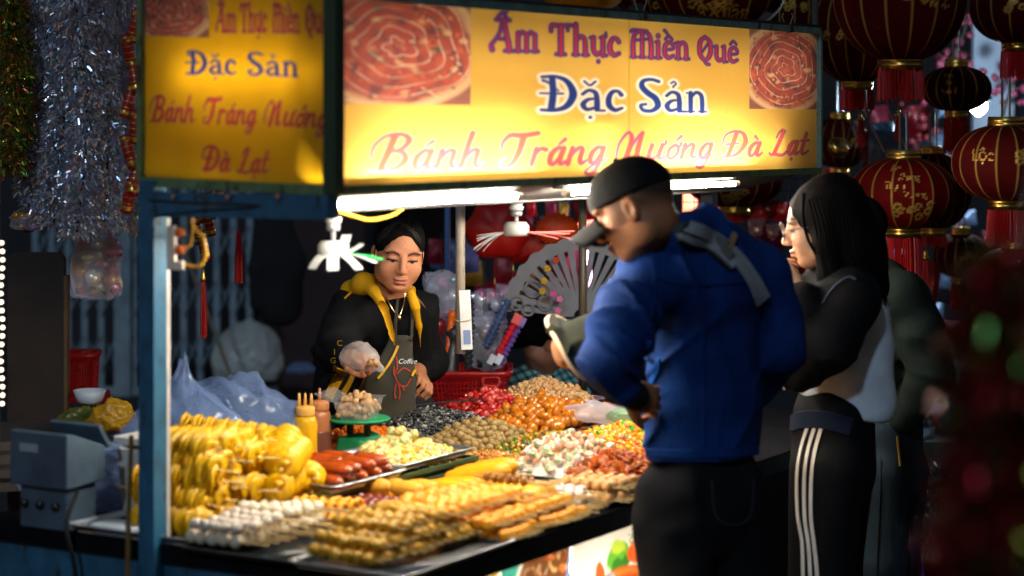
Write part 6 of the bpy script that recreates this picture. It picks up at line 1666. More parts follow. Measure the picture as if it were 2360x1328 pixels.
bag('plastic_bag', 'big cloudy white plastic bag resting against the gate', P(570, 825, 12.9) , .20, wf, 3, (.98, .9, 1.0), .15, .22)
bf_ = film('blue_film', srgb(150, 176, 224), .58, .12)
o = bag('plastic_bag', 'peaked pale blue plastic bag behind the potato pile, beside the post', ST(.64, 1.16, TOP + .11), .15, bf_, 8, (1.1, 1, 1.15), .5, .45, knot=.08)
o = bag('plastic_bag', 'wide rounded pale blue plastic bag behind the squeeze bottles', ST(.90, 1.22, TOP + .10), .16, bf_, 15, (1.35, 1, .9), .25, .5)
o = bag('plastic_bag', 'low crumpled clear blue plastic bag left of the blue post', ST(.30, 1.20, TOP + .06), .115, bf_, 21, (1.3, 1, .8), .3, .4)
bag('plastic_bag', 'shiny golden yellow plastic bag left of the blue post', P(262, 965, 6.9), .062, film('yellow_film', srgb(216, 166, 34), .12, .2), 4, (1.1, .9, .85), .2, .35)
bag('plastic_bag', 'dull green yellow plastic bag behind the metal machine', P(190, 975, 7.0), .07, film('olive_film', srgb(120, 124, 50), .12, .3), 6, (1.2, .9, .7), .3, .35)
bag('plastic_bag', 'small pale blue bag on the ground near the vendor', P(692, 850, 12.5), .055, bf_, 33, (1.3, 1, .7))
b = MB(); b.box((0, 0, -.02), (1.1, .6, .12)); o = b.build('low_crate', mat('dark_wood', (.03, .024, .02), .8, 0, .4, 12)); o.location = (P(240, 0, 6.95)[0], 7.0, P(0, 1000, 6.9)[2] - .06); tag(o, 'dark low table top behind the metal machine', 'table')
b = MB()
for sx in (-.5, .5):
    for sy in (-.25, .25): b.box((sx, sy, -.45), (.05, .05, .75))
lg = b.build('leg', mat('dark_wood'), o)
# long bamboo pole leaning by the gate
b = MB(); a, c = np.array(P(452, 650, 12.4)), np.array(P(546, 905, 12.2)); b.tube([a + (a - c) * .4, a, c, c + (c - a) * .02], .011, 8); tag(b.build('leaning_pole', mat('bamboo', srgb(120, 112, 96), .6, 0, .2, 20)), 'thin pale pole leaning diagonally before the folding gate', 'pole')
# dark jacket hanging
s = SDF(np.array(P(560, 770, 12.4)) - (.15, .3, .1), np.array(P(740, 480, 12.4)) + (.15, .3, .15), .014)
s.chain([P(648, 515, 12.4), P(650, 600, 12.4), P(648, 700, 12.4)], [.09, .145, .14], .05, sq=.55, side=(1, 0, 0)); s.chain([P(600, 530, 12.4), P(590, 620, 12.36), P(592, 700, 12.36)], [.05, .055, .045], .03)
s.warp(folds(.02, 14, 81, None, None, (1.5, 1, .4)) if 'folds' in globals() else (lambda p: .015 * noise_np(p * np.array((1.5, 1, .4)), 16, 81)))
tag(s.obj('hanging_jacket', mat('hang_black', (.006, .006, .007), .9)), 'black jacket hanging in the shade right of the gate', 'jacket')
# brown board standing at the far left
bd = thing('standing_board', 'tall dark brown board standing at the far left edge', 'board', (P(85, 0, 7.6)[0], 7.6, 0))
w, hgt = 130 / FOC * 7.6, P(0, 582, 7.6)[2]
q = rrect(w / 2, hgt / 2, .03); n = len(q)
b = MB(); b.add(np.vstack([np.column_stack([q[:, 0], np.full(n, -.02), q[:, 1] + hgt / 2]), np.column_stack([q[:, 0], np.full(n, .02), q[:, 1] + hgt / 2])]), [tuple(range(n)), tuple(range(n, 2 * n))[::-1]] + [(j, j + n, (j + 1) % n + n, (j + 1) % n) for j in range(n)])
b.build('panel', mat('brown_ply', srgb(46, 32, 22), .6, 0, .6, 5, .15, 20), bd)
b = MB(); b.box((w / 2 + .006, 0, hgt / 2 - .03), (.012, .045, hgt - .1)); b.build('edge_strip', mat('brown_edge', srgb(96, 70, 40), .6), bd)
# red basket on a stool, white bowl
def slat_basket(name, label, c, w, d, h, m, taper=1.12, nv=14, handle=None):
    r = thing(name, label, 'basket', c)
    b = MB(); b.box((0, 0, .006), (w * .94, d * .94, .012)); b.build('basket_floor', m, r)
    for (sx, sy, L, ax) in ((0, -1, w, 0), (0, 1, w, 0), (-1, 0, d, 1), (1, 0, d, 1)):
        b = MB(); n_ = max(5, int(nv * L / w))
        for x in np.linspace(-L / 2, L / 2, n_):
            lo_ = (x, sy * d / 2, 0) if ax == 0 else (sx * w / 2, x, 0); hi_ = tuple(np.array(lo_) * np.array((taper, taper, 0)) + np.array((0, 0, h)))
            b.tube([lo_, hi_], .0042, 5)
        for z in np.linspace(.15, .80, 6):
            k = 1 + (taper - 1) * z
            p0, p1 = ((-L / 2 * k, sy * d / 2 * k, z * h), (L / 2 * k, sy * d / 2 * k, z * h)) if ax == 0 else ((sx * w / 2 * k, -L / 2 * k, z * h), (sx * w / 2 * k, L / 2 * k, z * h))
            b.tube([p0, p1], .004, 5)
        b.build('basket_side', m, r)
    V, F = loft([np.column_stack([rrect(w / 2 * taper + o_, d / 2 * taper + o_, .04), np.full(24, z)]) for o_, z in ((0, h - .035), (.004, h), (.016, h + .003), (.016, h - .012), (.004, h - .03))])
    b = MB(); b.add(V, F); b.build('basket_rim', m, r, smooth=True)
    return r
rm = mat('red_plastic', srgb(158, 20, 24), .35, 0, .12)
bk = slat_basket('red_basket', 'red plastic basket on a red stool at the left', P(180, 905, 8.0), .115, .12, .15, rm)
b = MB(); b.ico((-.01, 0, .07), .045, 2, .2, 3); b.build('wrapped_goods', wf, bk, smooth=True)
st_ = thing('plastic_stool', 'red plastic stool under the small red basket at the left', 'stool', (P(180, 0, 8.0)[0], 8.0, 0)); zt_ = P(0, 905, 8.0)[2] - .002
b = MB(); b.box((0, 0, zt_ - .012), (.2, .2, .024)); b.build('seat', rm, st_)
for sx in (-1, 1):
    for sy in (-1, 1):
        b = MB(); b.tube([(sx * .085, sy * .085, zt_ - .02), (sx * .12, sy * .12, 0)], .016, 8); b.build('leg', rm, st_)
b = MB(); b.lathe([(.028, 0), (.045, .012), (.058, .05), (.055, .05), (.042, .015), (.001, .006)], n=24); o = b.build('white_bowl', mat('white_enamel', (.62, .68, .74), .3), None, smooth=True); o.location = P(207, 932, 7.6); tag(o, 'white bowl behind the yellow bag at the left', 'bowl')
# steel cabinet machine, foam box and trays at the end of the counter
mc = thing('food_warmer', 'boxy blue steel food machine with a slanted side at the table end', 'machine', ST(.02, 1.085, TOP + .002))
bsm = mat('blue_steel', srgb(84, 104, 122), .45, .25, .35, 10, .08)
e0 = -Wd
def blk_(name, pts2, t0, t1, m):          # profile in (s, z) swept along t
    n = len(pts2); b = MB(); V = [U * s_ + UP * z + Wd * t for t in (t0, t1) for s_, z in pts2]
    b.add(V, [tuple(range(n)), tuple(range(n, 2 * n))[::-1]] + [(j, j + n, (j + 1) % n + n, (j + 1) % n) for j in range(n)]); o = b.build(name, m, mc); mo = o.modifiers.new('bevel', 'BEVEL'); mo.width = .003; return o
blk_('machine_base', [(-.02, 0), (.09, 0), (.09, .104), (-.02, .104)], -.08, .07, bsm)
for i, t_ in enumerate((-.05, .0, .05)):
    b = MB(); b.lathe([(.010, 0), (.010, .010), (.006, .013)], n=14, R=np.column_stack([Wd, UP, -U]), c=tuple(-U * .021 + Wd * t_ + UP * .06)); b.build('control_knob', mat('knob_black', (.015, .015, .015), .4), mc)
b = MB(); b.box(-U * .0415 + Wd * .02 + UP * .20, (.001, .06, .02), RST); b.build('rating_plate', mat('plate_grey', (.4, .42, .44), .4), mc)
blk_('hood_box', [(-.04, .105), (.10, .112), (.10, .195), (-.02, .238), (-.04, .238)], -.10, .085, bsm)
b = MB(); b.box(U * .12 + UP * .215 - Wd * .0, (.010, .16, .07), RST @ rotm('Y', -.6)); b.build('lid', bsm, mc)
b = MB(); b.tube(catmull([U * .0 - Wd * .10 + UP * .10, U * -.05 - Wd * .11 + UP * .02, U * -.04 - Wd * .13 + UP * -.10, U * -.03 - Wd * .14 + UP * -.4], 6), .006, 7); b.build('power_cable', mat('cable_black', (.01, .01, .01), .5), mc)
settle_ = None
fb = thing('foam_box', 'white foam box between the machine and the blue post', 'box', ST(.30, .95, TOP + .002))
fm = mat('foam_white', (.70, .66, .60), .8, 0, .1, 20, .15, 150)
V, F = loft([(np.column_stack([rrect(.075 * k, .095 * k, .012), np.full(24, z)])) @ RST.T for k, z in ((.9, 0), (1, .17), (.9, .17), (.82, .02))]); b = MB(); b.add(V, F + [tuple(range(72, 96))]); b.build('box_body', fm, fb)
V, F = loft([(np.column_stack([rrect(.078, .10, .012), np.full(24, z)])) @ RST.T for z in (0, .018)]); b = MB(); b.add(V + UP * .175 + U * .03 + Wd * .03, F + [tuple(range(24))[::-1], tuple(range(24, 48))]); b.build('box_lid', fm, fb)
for i, (t, lab) in enumerate(((1.06, 'flat white foam tray left of the machine foot'), (.87, 'flat white foam tray beside the blue post'))):
    V, F = loft([(np.column_stack([rrect(.045 * k, .082 * k, .02), np.full(24, z)])) @ RST.T for k, z in ((.85, 0), (1, .018), (.96, .024), (.8, .022))]); b = MB(); b.add(V, F + [tuple(range(24))[::-1], tuple(range(72, 96))]); o = b.build('foam_tray', mat('foam_tray', (.66, .72, .78), .6), None, smooth=True); o.location = ST(.055, t, TOP + .002); tag(o, lab, 'foam tray', 'foam trays at the table end')
b = MB(); b.tube(catmull([ST(-.035, T_P + .035, 1.02), ST(-.04, T_P + .04, .8), ST(-.05, T_P + .035, .55), ST(-.045, T_P + .05, .3)], 8), .006, 7); tag(b.build('hanging_cable', mat('cable_ochre', srgb(120, 92, 40), .5)), 'ochre cable hanging down beside the blue post', 'cable')
# slatted crates under the table end
wd_ = mat('crate_wood', srgb(74, 62, 52), .75, 0, .4, 14, .2)
def crate(label, c, rz, w=.34, d=.28, h=.22):
    r = thing('slatted_crate', label, 'crate', c, 'dark slatted crates at the lower left'); r.rotation_euler = (0, 0, rz)
    sl = MB(); sl.box((0, 0, 0), (w, .012, h * .2)); ms = sl.mesh('slat', wd_, False); sl = MB(); sl.box((0, 0, 0), (.012, d - .03, h * .2)); ms2 = sl.mesh('slat', wd_, False)
    for z in (.14, .46, .78):
        for y in (-1, 1): part('slat', ms, r, (0, y * d / 2, h * (z + .05)))
        for x in (-1, 1): part('slat', ms2, r, (x * w / 2 - x * .012, 0, h * (z + .05)))
    pm_ = MB(); pm_.box((0, 0, h / 2), (.022, .022, h)); pm_ = pm_.mesh('corner_post', wd_, False)
    for x in (-1, 1):
        for y in (-1, 1): part('corner_post', pm_, r, (x * (w / 2 - .02), y * (d / 2 - .02), 0))
    b = MB(); b.box((0, 0, .014), (w - .03, d - .03, .012)); b.build('crate_floor', wd_, r)
crate('pale slatted crate at the far left edge beside the machine', P(-10, 1125, 6.2), .3, .3, .25, .12)
crate('dark slatted crate under the left end of the table', np.array(P(120, 1500, 5.6)) * (1, 1, 0), .5)
crate('dark slatted crate at the lower left corner', np.array(P(-20, 1500, 5.3)) * (1, 1, 0), .1)
crate('tilted dark crate on top of the lower left crates', np.array(P(60, 1500, 5.4)) * (1, 1, 0) + (0, 0, .225), .8)
# the string of light bulbs at the left edge
ls = thing('bulb_string', 'vertical string of warm round bulbs at the left edge', 'string light', P(4, 750, 5.6))
bm_ = MB(); bm_.ico((0, 0, 0), .0056, 2); bm_ = bm_.mesh('bulb', emit('bulb_glow', (1, .80, .55), 2.2), True)
for i, y in enumerate(np.arange(560, 940, 19.5)): part('bulb', bm_, ls, np.array(P(4 + 2 * math.sin(i * .8), y, 5.6)) - np.array(ls.location))
b = MB(); b.tube([(-.010, .004, .26), (-.010, .004, -.24)], .003, 5); b.build('wire', mat('cable_black'), ls)
b = MB(); b.box((-.035, .02, -.15), (.05, .012, 1.5)); b.build('backing_strip', mat('dark_metal'), ls)
# green awning corner
b = MB(); a = [P(-40, 318, 6.6), P(0, 330, 6.6), P(62, 392, 6.7), P(40, 404, 6.7), P(-40, 404, 6.6)]; a = [np.array(q) for q in a]; off = np.array((0, .5, .05))
b.add(a + [q + off for q in a], [(0, 1, 2, 3, 4), (9, 8, 7, 6, 5)] + [(j, (j + 1) % 5, (j + 1) % 5 + 5, j + 5) for j in range(5)]); tag(b.build('awning', mat('awning_green', srgb(8, 44, 32), .7)), 'dark green awning corner at the left edge', 'awning')

# ------------------------------------------------------------------ tinsel
def tinsel(name, label, x, y0, y1, Y, R, cols, m, n, seed, grp, sway=.02):
    r = np.random.default_rng(seed); b0 = np.array(P(x, y1, Y)); L = (y1 - y0) / FOC * Y
    t = thing(name, label, 'tinsel', b0, grp)
    u = r.uniform(0, 1, n); th = r.uniform(0, 2 * math.pi, n); rad = R * np.sqrt(r.uniform(.05, 1, n)) * (1 + .2 * np.sin(u * 40 + seed))
    c = np.stack([rad * np.cos(th) + sway * np.sin(u * 5 + seed), rad * np.sin(th), u * L], -1)
    d = np.stack([np.cos(th) * .9, np.sin(th) * .9, -.5 - r.uniform(0, 1, n)], -1) + r.normal(size=(n, 3)) * .5; d /= np.linalg.norm(d, axis=1)[:, None]
    s_ = np.cross(d, r.normal(size=(n, 3))); s_ /= np.linalg.norm(s_, axis=1)[:, None]
    ln, w = r.uniform(.014, .034, n)[:, None], r.uniform(.0012, .0024, n)[:, None]
    bend = np.cross(d, s_) * ln * .3
    V = np.stack([c - s_ * w, c + s_ * w, c + d * ln * .5 + s_ * w + bend, c + d * ln * .5 - s_ * w + bend, c + d * ln + s_ * w, c + d * ln - s_ * w], 1).reshape(-1, 3)
    i = np.arange(n)[:, None] * 6; Q = np.concatenate([i + np.array([0, 1, 2, 3]), i + np.array([3, 2, 4, 5])])
    C = np.array(cols)[r.integers(0, len(cols), n)].repeat(6, 0)
    o = link('strands', fast_mesh('strands', V, Q, C, m, False), t); o['kind'] = 'stuff'
    b = MB(); b.tube([(sway * math.sin(k * 5 + seed), 0, k * L) for k in np.linspace(0, 1.2, 12)], .003, 5); b.build('cord', mat('cable_black'), t)
    return t
tm = mat('tinsel_foil', rough=.3, metal=.85, var=.1, attr='Col')
silv = [(.8, .84, .9), (.7, .76, .86), (.9, .92, .95), (.5, .6, .85), (.9, .6, .6), (.6, .8, .98)]
for i, (x, y1, Y, lab) in enumerate(((95, 480, 6.6, 'leftmost'), (140, 515, 6.45, 'second from the left'), (185, 540, 6.35, 'middle'), (232, 525, 6.4, 'fourth from the left'), (278, 530, 6.6, 'rightmost'))):
    tinsel('silver_tinsel', f'bushy silver tinsel garland, {lab} of the five hanging together', x, -60, y1, Y, .052, silv, tm, 5200, 10 + i, 'silver tinsel garlands')
gcol = [(.5, .36, .05), (.35, .5, .06), (.1, .4, .08), (.6, .4, .08), (.45, .08, .04)]
tinsel('gold_tinsel', 'green and gold tinsel garland at the top left corner', 22, -60, 400, 6.5, .05, gcol, tm, 4200, 31, 'gold tinsel garlands')
tinsel('gold_tinsel', 'gold tinsel garland between the green one and the silver bunch', 62, -60, 330, 6.7, .04, [(.5, .34, .04), (.6, .42, .1), (.3, .2, .03)], tm, 3600, 33, 'gold tinsel garlands')
# pale blue foil streamer beside the silver bunch
b = MB(); 
for k in range(4):
    a, c = np.array(P(304, 60 + k * 118, 6.55)), np.array(P(296, 165 + k * 118, 6.55)); b.add([a + (-.03, 0, 0), a + (.012, 0, 0), c + (.004, -.01, 0), c + (-.03, -.01, 0), a + (-.03, .01, 0), a + (.012, .012, 0), c + (.004, .004, 0), c + (-.03, .004, 0)], [(0, 1, 2, 3), (7, 6, 5, 4), (0, 4, 5, 1), (1, 5, 6, 2), (2, 6, 7, 3), (3, 7, 4, 0)])
b.tube([P(300, -40, 6.56), P(300, 540, 6.56)], .002, 5)
tag(b.build('foil_streamer', mat('foil_blue', (.42, .52, .72), .3, .8)), 'pale blue foil streamer hanging beside the silver tinsel', 'streamer')

# ------------------------------------------------------------------ firecracker strings, tassels
redf = mat('red_paper', srgb(150, 16, 18), .45, 0, .25, 60); goldm = mat('gold_foil', (.72, .46, .10), .28, 1., .25, 60); redtas = mat('red_fringe', srgb(176, 14, 16), .6, 0, .25, 200)
ck_b = MB(); ck_b.lathe([(.014, -.05), (.0165, -.048), (.0165, .048), (.014, .05)], n=14); ck_me = ck_b.mesh('cracker', redf, True)
ck_g = MB()
for z in (-.042, .030): ck_g.lathe([(.0168, z), (.0172, z + .002), (.0172, z + .012), (.0168, z + .014)], n=14)
for k in range(3): ck_g.ico((0, 0, -.02 + .018 * k), .0085, 1, sc=(2.05, 2.05, .7))
ck_gm = ck_g.mesh('gold_band', goldm, True)
def crackers(label, x, ys, Y):
    r = thing('firecracker_string', label, 'decoration', P(x, ys[-1], Y), 'red paper firecracker strings')
    for i, y in enumerate(ys):
        c = part('cracker', ck_me, r, np.array(P(x + 7 * (-1) ** i, y, Y)) - np.array(r.location), (.1 * (-1) ** i, .28 * (-1) ** i, i * 1.3)); part('gold_band', ck_gm, c)
    b = MB(); b.tube([(0, 0, -.03), (0, 0, (ys[-1] - ys[0] + 120) / FOC * Y)], .002, 5); b.build('string', redf, r)
    return r
crackers('string of red and gold paper firecrackers beside the silver tinsel', 304, [60, 118, 176, 234, 292, 350, 412, 452], 6.3)
crackers('pair of red gold firecrackers hanging above the tassel behind the post', 488, [470, 510], 7.2)
crackers('red firecrackers hanging behind the yellow cable loop', 462, [480, 530, 565], 7.25)
def tassel(label, x, y0, y1, Y, w=.016, gold_=True, m=None, grp='hanging red tassels'):
    r = thing('tassel', label, 'tassel', P(x, y1, Y), grp); L = (y1 - y0) / FOC * Y
    b = MB(); rr = random.Random(x)
    for k in range(26):
        a = 2 * math.pi * k / 26; q = w * (.5 + .5 * rr.random()); b.tube([(q * .5 * math.cos(a), q * .5 * math.sin(a), L * .8), (q * math.cos(a), q * math.sin(a), L * .4), (q * 1.05 * math.cos(a), q * 1.05 * math.sin(a), rr.uniform(0, .02))], .0018, 4)
    b.build('fringe', m or redtas, r)
    if gold_:
        b = MB(); b.lathe([(.001, L * .78), (w * .8, L * .79), (w * .85, L * .84), (w * .5, L * .88), (w * .55, L * .92), (w * .3, L)], n=12); b.build('cap', goldm, r, smooth=True)
    b = MB(); b.tube([(0, 0, L * .9), (0, 0, L + .12)], .0014, 5); b.build('string', redf, r)
    return r
tassel('long red tassel with gold cap hanging behind the blue post', 468, 615, 780, 7.2, .011)
for z, m_ in ((598, 'jade_bead'), (612, 'jade_bead')):
    pass
b = MB(); b.ico(P(467, 597, 7.2), .010, 2); b.ico(P(467, 611, 7.2), .009, 2); tag(b.build('jade_bead', mat('jade', srgb(16, 110, 80), .3), None, True), 'green jade beads above the long red tassel', 'beads')
tassel('plain red tassel hanging left of the black jacket', 550, 500, 655, 8.0, .014, False)
tassel('thin red tassel hanging behind the grey pole, lower one', 1183, 610, 695, 8.3, .007)
tassel('thin red tassel under the red paper lantern, left one', 1140, 640, 710, 8.3, .006)
tassel('small gold capped red tassel below the large printed lantern', 2133, 575, 690, 7.9, .016)
tassel('gold capped tassel between the upper lanterns', 1983, 260, 345, 8.2, .016)
tassel('gold capped tassel by the silver rods', 2070, 250, 330, 8.0, .014)
# ornament packs in shiny film hanging by the gate
def pack(label, x, y, Y, w, h, cols, seed, nm='ornament_pack'):
    r = thing(nm, label, 'pack', P(x, y, Y), None); rr = random.Random(seed)
    b = MB()
    for k in range(26): 
        V, F = blob(w * rr.uniform(.10, .2), 1, .3, k); b.add(V + np.array((rr.uniform(-.4, .4) * w, rr.uniform(-.02, .02), rr.uniform(-.42, .42) * h)), F, rr.choice(cols))
    b.build('ornaments', mat('ornament', rough=.25, metal=.4, attr='Col'), r, True)['kind'] = 'stuff'
    v, f = ICO[3]; n = 1 + .25 * np.abs(noise_np(v, 6, seed)) + .1 * noise_np(v, 15, seed + 1); q = np.sign(v) * np.abs(v) ** .6 * n[:, None] * np.array((w * .5, .035, h * .5)); b = MB(); b.add(q, f); b.build('shiny_film', film('shiny_film', (.75, .75, .9), .62, .05), r)
    b = MB(); b.tube([(0, 0, h * .5), (0, 0, h * .5 + .15)], .0016, 5); b.build('string', mat('cable_black'), r)
gp = [srgb(226, 170, 90), srgb(150, 30, 40), srgb(230, 220, 200), srgb(200, 150, 170), srgb(190, 140, 60)]
pack('shiny film pack of gold and pink ornaments below the silver tinsel', 222, 615, 7.2, .15, .21, gp, 3)
pack('small film pack of red ornaments at the left under the tinsel', 60, 512, 7.0, .09, .05, gp, 5)

# ------------------------------------------------------------------ hanging fly whisks on little motors
def whisk(label, x, y_top, y_head, Y, head_w, strips, tilt):
    r = thing('fly_whisk', label, 'fly whisk', P(x, y_head, Y), 'fly whisks hanging from the tubes'); top = (y_head - y_top) / FOC * Y
    wm = mat('motor_white', (.30, .29, .28), .4); gmt = mat('motor_grey', (.25, .25, .26), .35, .6)
    b = MB(); b.lathe([(.012, top * .62), (.019, top * .64), (.021, top * .74), (.015, top * .80), (.020, top * .84), (.022, top * .94), (.014, top)], n=18); b.build('lamp_socket', wm, r, True)
    b = MB(); b.lathe([(.014, top * .46), (.0165, top * .47), (.0165, top * .60), (.013, top * .62)], n=18); b.build('motor', gmt, r, True)
    b = MB(); b.tube([(0, 0, .01), (0, 0, top * .47)], .006, 8); b.build('shaft', gmt, r)
    b = MB(); b.lathe([(.001, .026), (head_w * .8, .025), (head_w, .016), (head_w * 1.02, -.006), (head_w * .9, -.014), (.001, -.014)], n=24); b.build('hub', wm, r, True)
    for (ang, L, droop, w, mname, colr) in strips:
        b = MB(); q = np.linspace(0, 1, 6); d = np.array((math.cos(ang), math.sin(ang), 0)); sd = np.array((-d[1], d[0], 0))
        c = d * (head_w * .7 + L * q[:, None]) + np.array((0, 0, 1)) * (-droop * q ** 1.6)[:, None] + np.array((0, 0, -.004))
        V = np.concatenate([c - sd * w + (0, 0, .001), c + sd * w + (0, 0, .001), c - sd * w - (0, 0, .001), c + sd * w - (0, 0, .001)])
        F = []
        for i in range(5): F += [(i, i + 1, 6 + i + 1, 6 + i), (12 + i + 1, 12 + i, 18 + i, 18 + i + 1), (i + 1, i, 12 + i, 12 + i + 1), (6 + i, 6 + i + 1, 18 + i + 1, 18 + i)]
        b.add(V, F); b.build('strip', mat(mname, colr, .5), r)
    return r
wh, gn, pk = ('strip_white', (.30, .295, .29)), ('strip_green', srgb(30, 150, 70)), ('strip_pink', srgb(236, 130, 124))
rr = random.Random(4)
whisk('white and green fly whisk hanging in front of the vendor', 768, 476, 580, 5.32, .038, [(a, L, dr, w_, *c) for a, L, dr, w_, c in ((-.08, .095, .014, .010, gn), (-.22, .085, .022, .012, wh), (-.75, .065, .034, .014, wh), (-1.5, .05, .036, .014, wh), (-2.3, .045, .034, .014, wh), (math.pi + .15, .022, .014, .013, gn), (math.pi - .1, .03, .026, .013, wh), (.5, .05, -.02, .013, wh), (1.2, .05, -.04, .013, wh))], 0)
whisk('white and pink fly whisk hanging by the grey pole', 1190, 458, 532, 6.2, .036, [(math.pi + rr.uniform(-.7, .25), rr.uniform(.07, .105), rr.uniform(.0, .06), .005, *wh) for _ in range(14)] + [(rr.uniform(-.45, .35), rr.uniform(.09, .145), rr.uniform(-.006, .022), .004, *pk) for _ in range(12)], 0)
wk = mat('cable_black')
for lab, pts in (('black wire running along the blue rail to the first whisk', [(345, 462, 5.02), (470, 470, 4.98), (600, 474, 4.93), (735, 484, 5.0), (764, 494, 5.28)]), ('thin black wire from the tubes down to the second whisk', [(1120, 450, 5.6), (1150, 462, 5.9), (1176, 452, 6.1), (1188, 466, 6.18)])):
    b = MB(); b.tube(catmull([P(*q) for q in pts], 8), .0035, 6); tag(b.build('wire', wk, None, True), lab, 'wire')
for i, x in enumerate((420, 545, 660)):
    b = MB(); p_ = lt(x, 452); b.tube([p_ - U * .028, p_ - U * .034], .006, 8); tag(b.build('bolt', steel), f'{ORD[i]} bolt from the left on the blue rail under the sign', 'bolt')
cy = mat('cable_yellow', srgb(206, 150, 34), .45)
b = MB(); b.tube(catmull([ST(.02, T_C + .3, P(0, 492, 5)[2]), P(720, 492, 5.1), P(752, 476, 5.2), P(790, 490, 5.3), P(850, 506, 5.5), P(905, 495, 5.6), P(940, 472, 5.7)], 8), .0055, 8); tag(b.build('yellow_cable', cy, None, True), 'yellow cable looping under the first tube', 'cable')
# socket board with plugs on the inside of the post
so_ = thing('socket_board', 'cream socket board with orange plugs on the inner side of the post', 'socket', P(396, 570, 5.05))
b = MB(); b.box((0, 0, 0), (.018, .04, .10)); b.box((.012, 0, -.042), (.03, .038, .02)); b.build('socket_body', mat('cream_plastic', (.70, .60, .50), .45), so_)
for z in (.035, -.005): b = MB(); b.lathe([(.010, 0), (.011, .014), (.007, .022)], (0, 0, 0), 12, R=rotm('Y', math.pi / 2)); b.add(np.zeros((0, 3)), []); o = b.build('plug', mat('plug_orange', srgb(222, 110, 30), .45), so_, True); o.location = (.009, -.005, z)
b = MB(); b.tube(catmull([(.03, 0, -.042), (.06, 0, -.045), (.078, 0, -.02), (.072, 0, .02), (.05, 0, .05), (.045, 0, .09)], 8), .005, 8); b.tube(catmull([(.03, -.005, -.005), (.045, -.005, .01), (.05, -.002, .05)], 6), .004, 7); b.build('yellow_wire', cy, so_, True)
# grey pole with card, dark pole
pg = thing('grey_pole', 'grey pipe hanging down behind the vendor with a white card tied to it', 'pole', P(1061, 815, 6.95))
b = MB(); Lp = (815 - 440) / FOC * 6.95; b.tube([(0, 0, 0), (0, 0, Lp + .1)], .0155, 14); b.build('pipe', mat('pipe_grey', srgb(150, 138, 122), .5, 0, .2, 20, .1), pg, True)
b = MB(); b.box((.018, -.02, .11), (.036, .003, .19), rotm('Y', -.04)); cdm = b.build('white_card', mat('card_white', (.74, .73, .72), .5), pg)
b = MB(); b.box((.022, -.0225, .055), (.022, .001, .045), rotm('Y', -.04)); b.build('card_print', mat('card_blue', srgb(120, 140, 180), .5), pg)
b = MB(); b.tube(catmull([(-.016, -.012, .11), (0, -.024, .105), (.036, -.024, .112), (.016, .012, .11), (-.016, .0, .112)], 5), .0015, 5); b.build('rubber_band', mat('band', srgb(220, 190, 130), .5), pg)
b = MB(); b.tube([P(1343, 900, 7.4), P(1343, 440, 7.4)], .014, 12); tag(b.build('dark_pole', mat('pole_brown', srgb(66, 56, 40), .5), None, True), 'thin brown pole standing in front of the white fan', 'pole')
b = MB(); b.tube([P(1031, 760, 9.0), P(1031, 400, 9.0)], .012, 8); tag(b.build('blue_pole', mat('pole_blue', srgb(70, 110, 160), .5), None, True), 'thin blue pole behind the grey pole', 'pole')
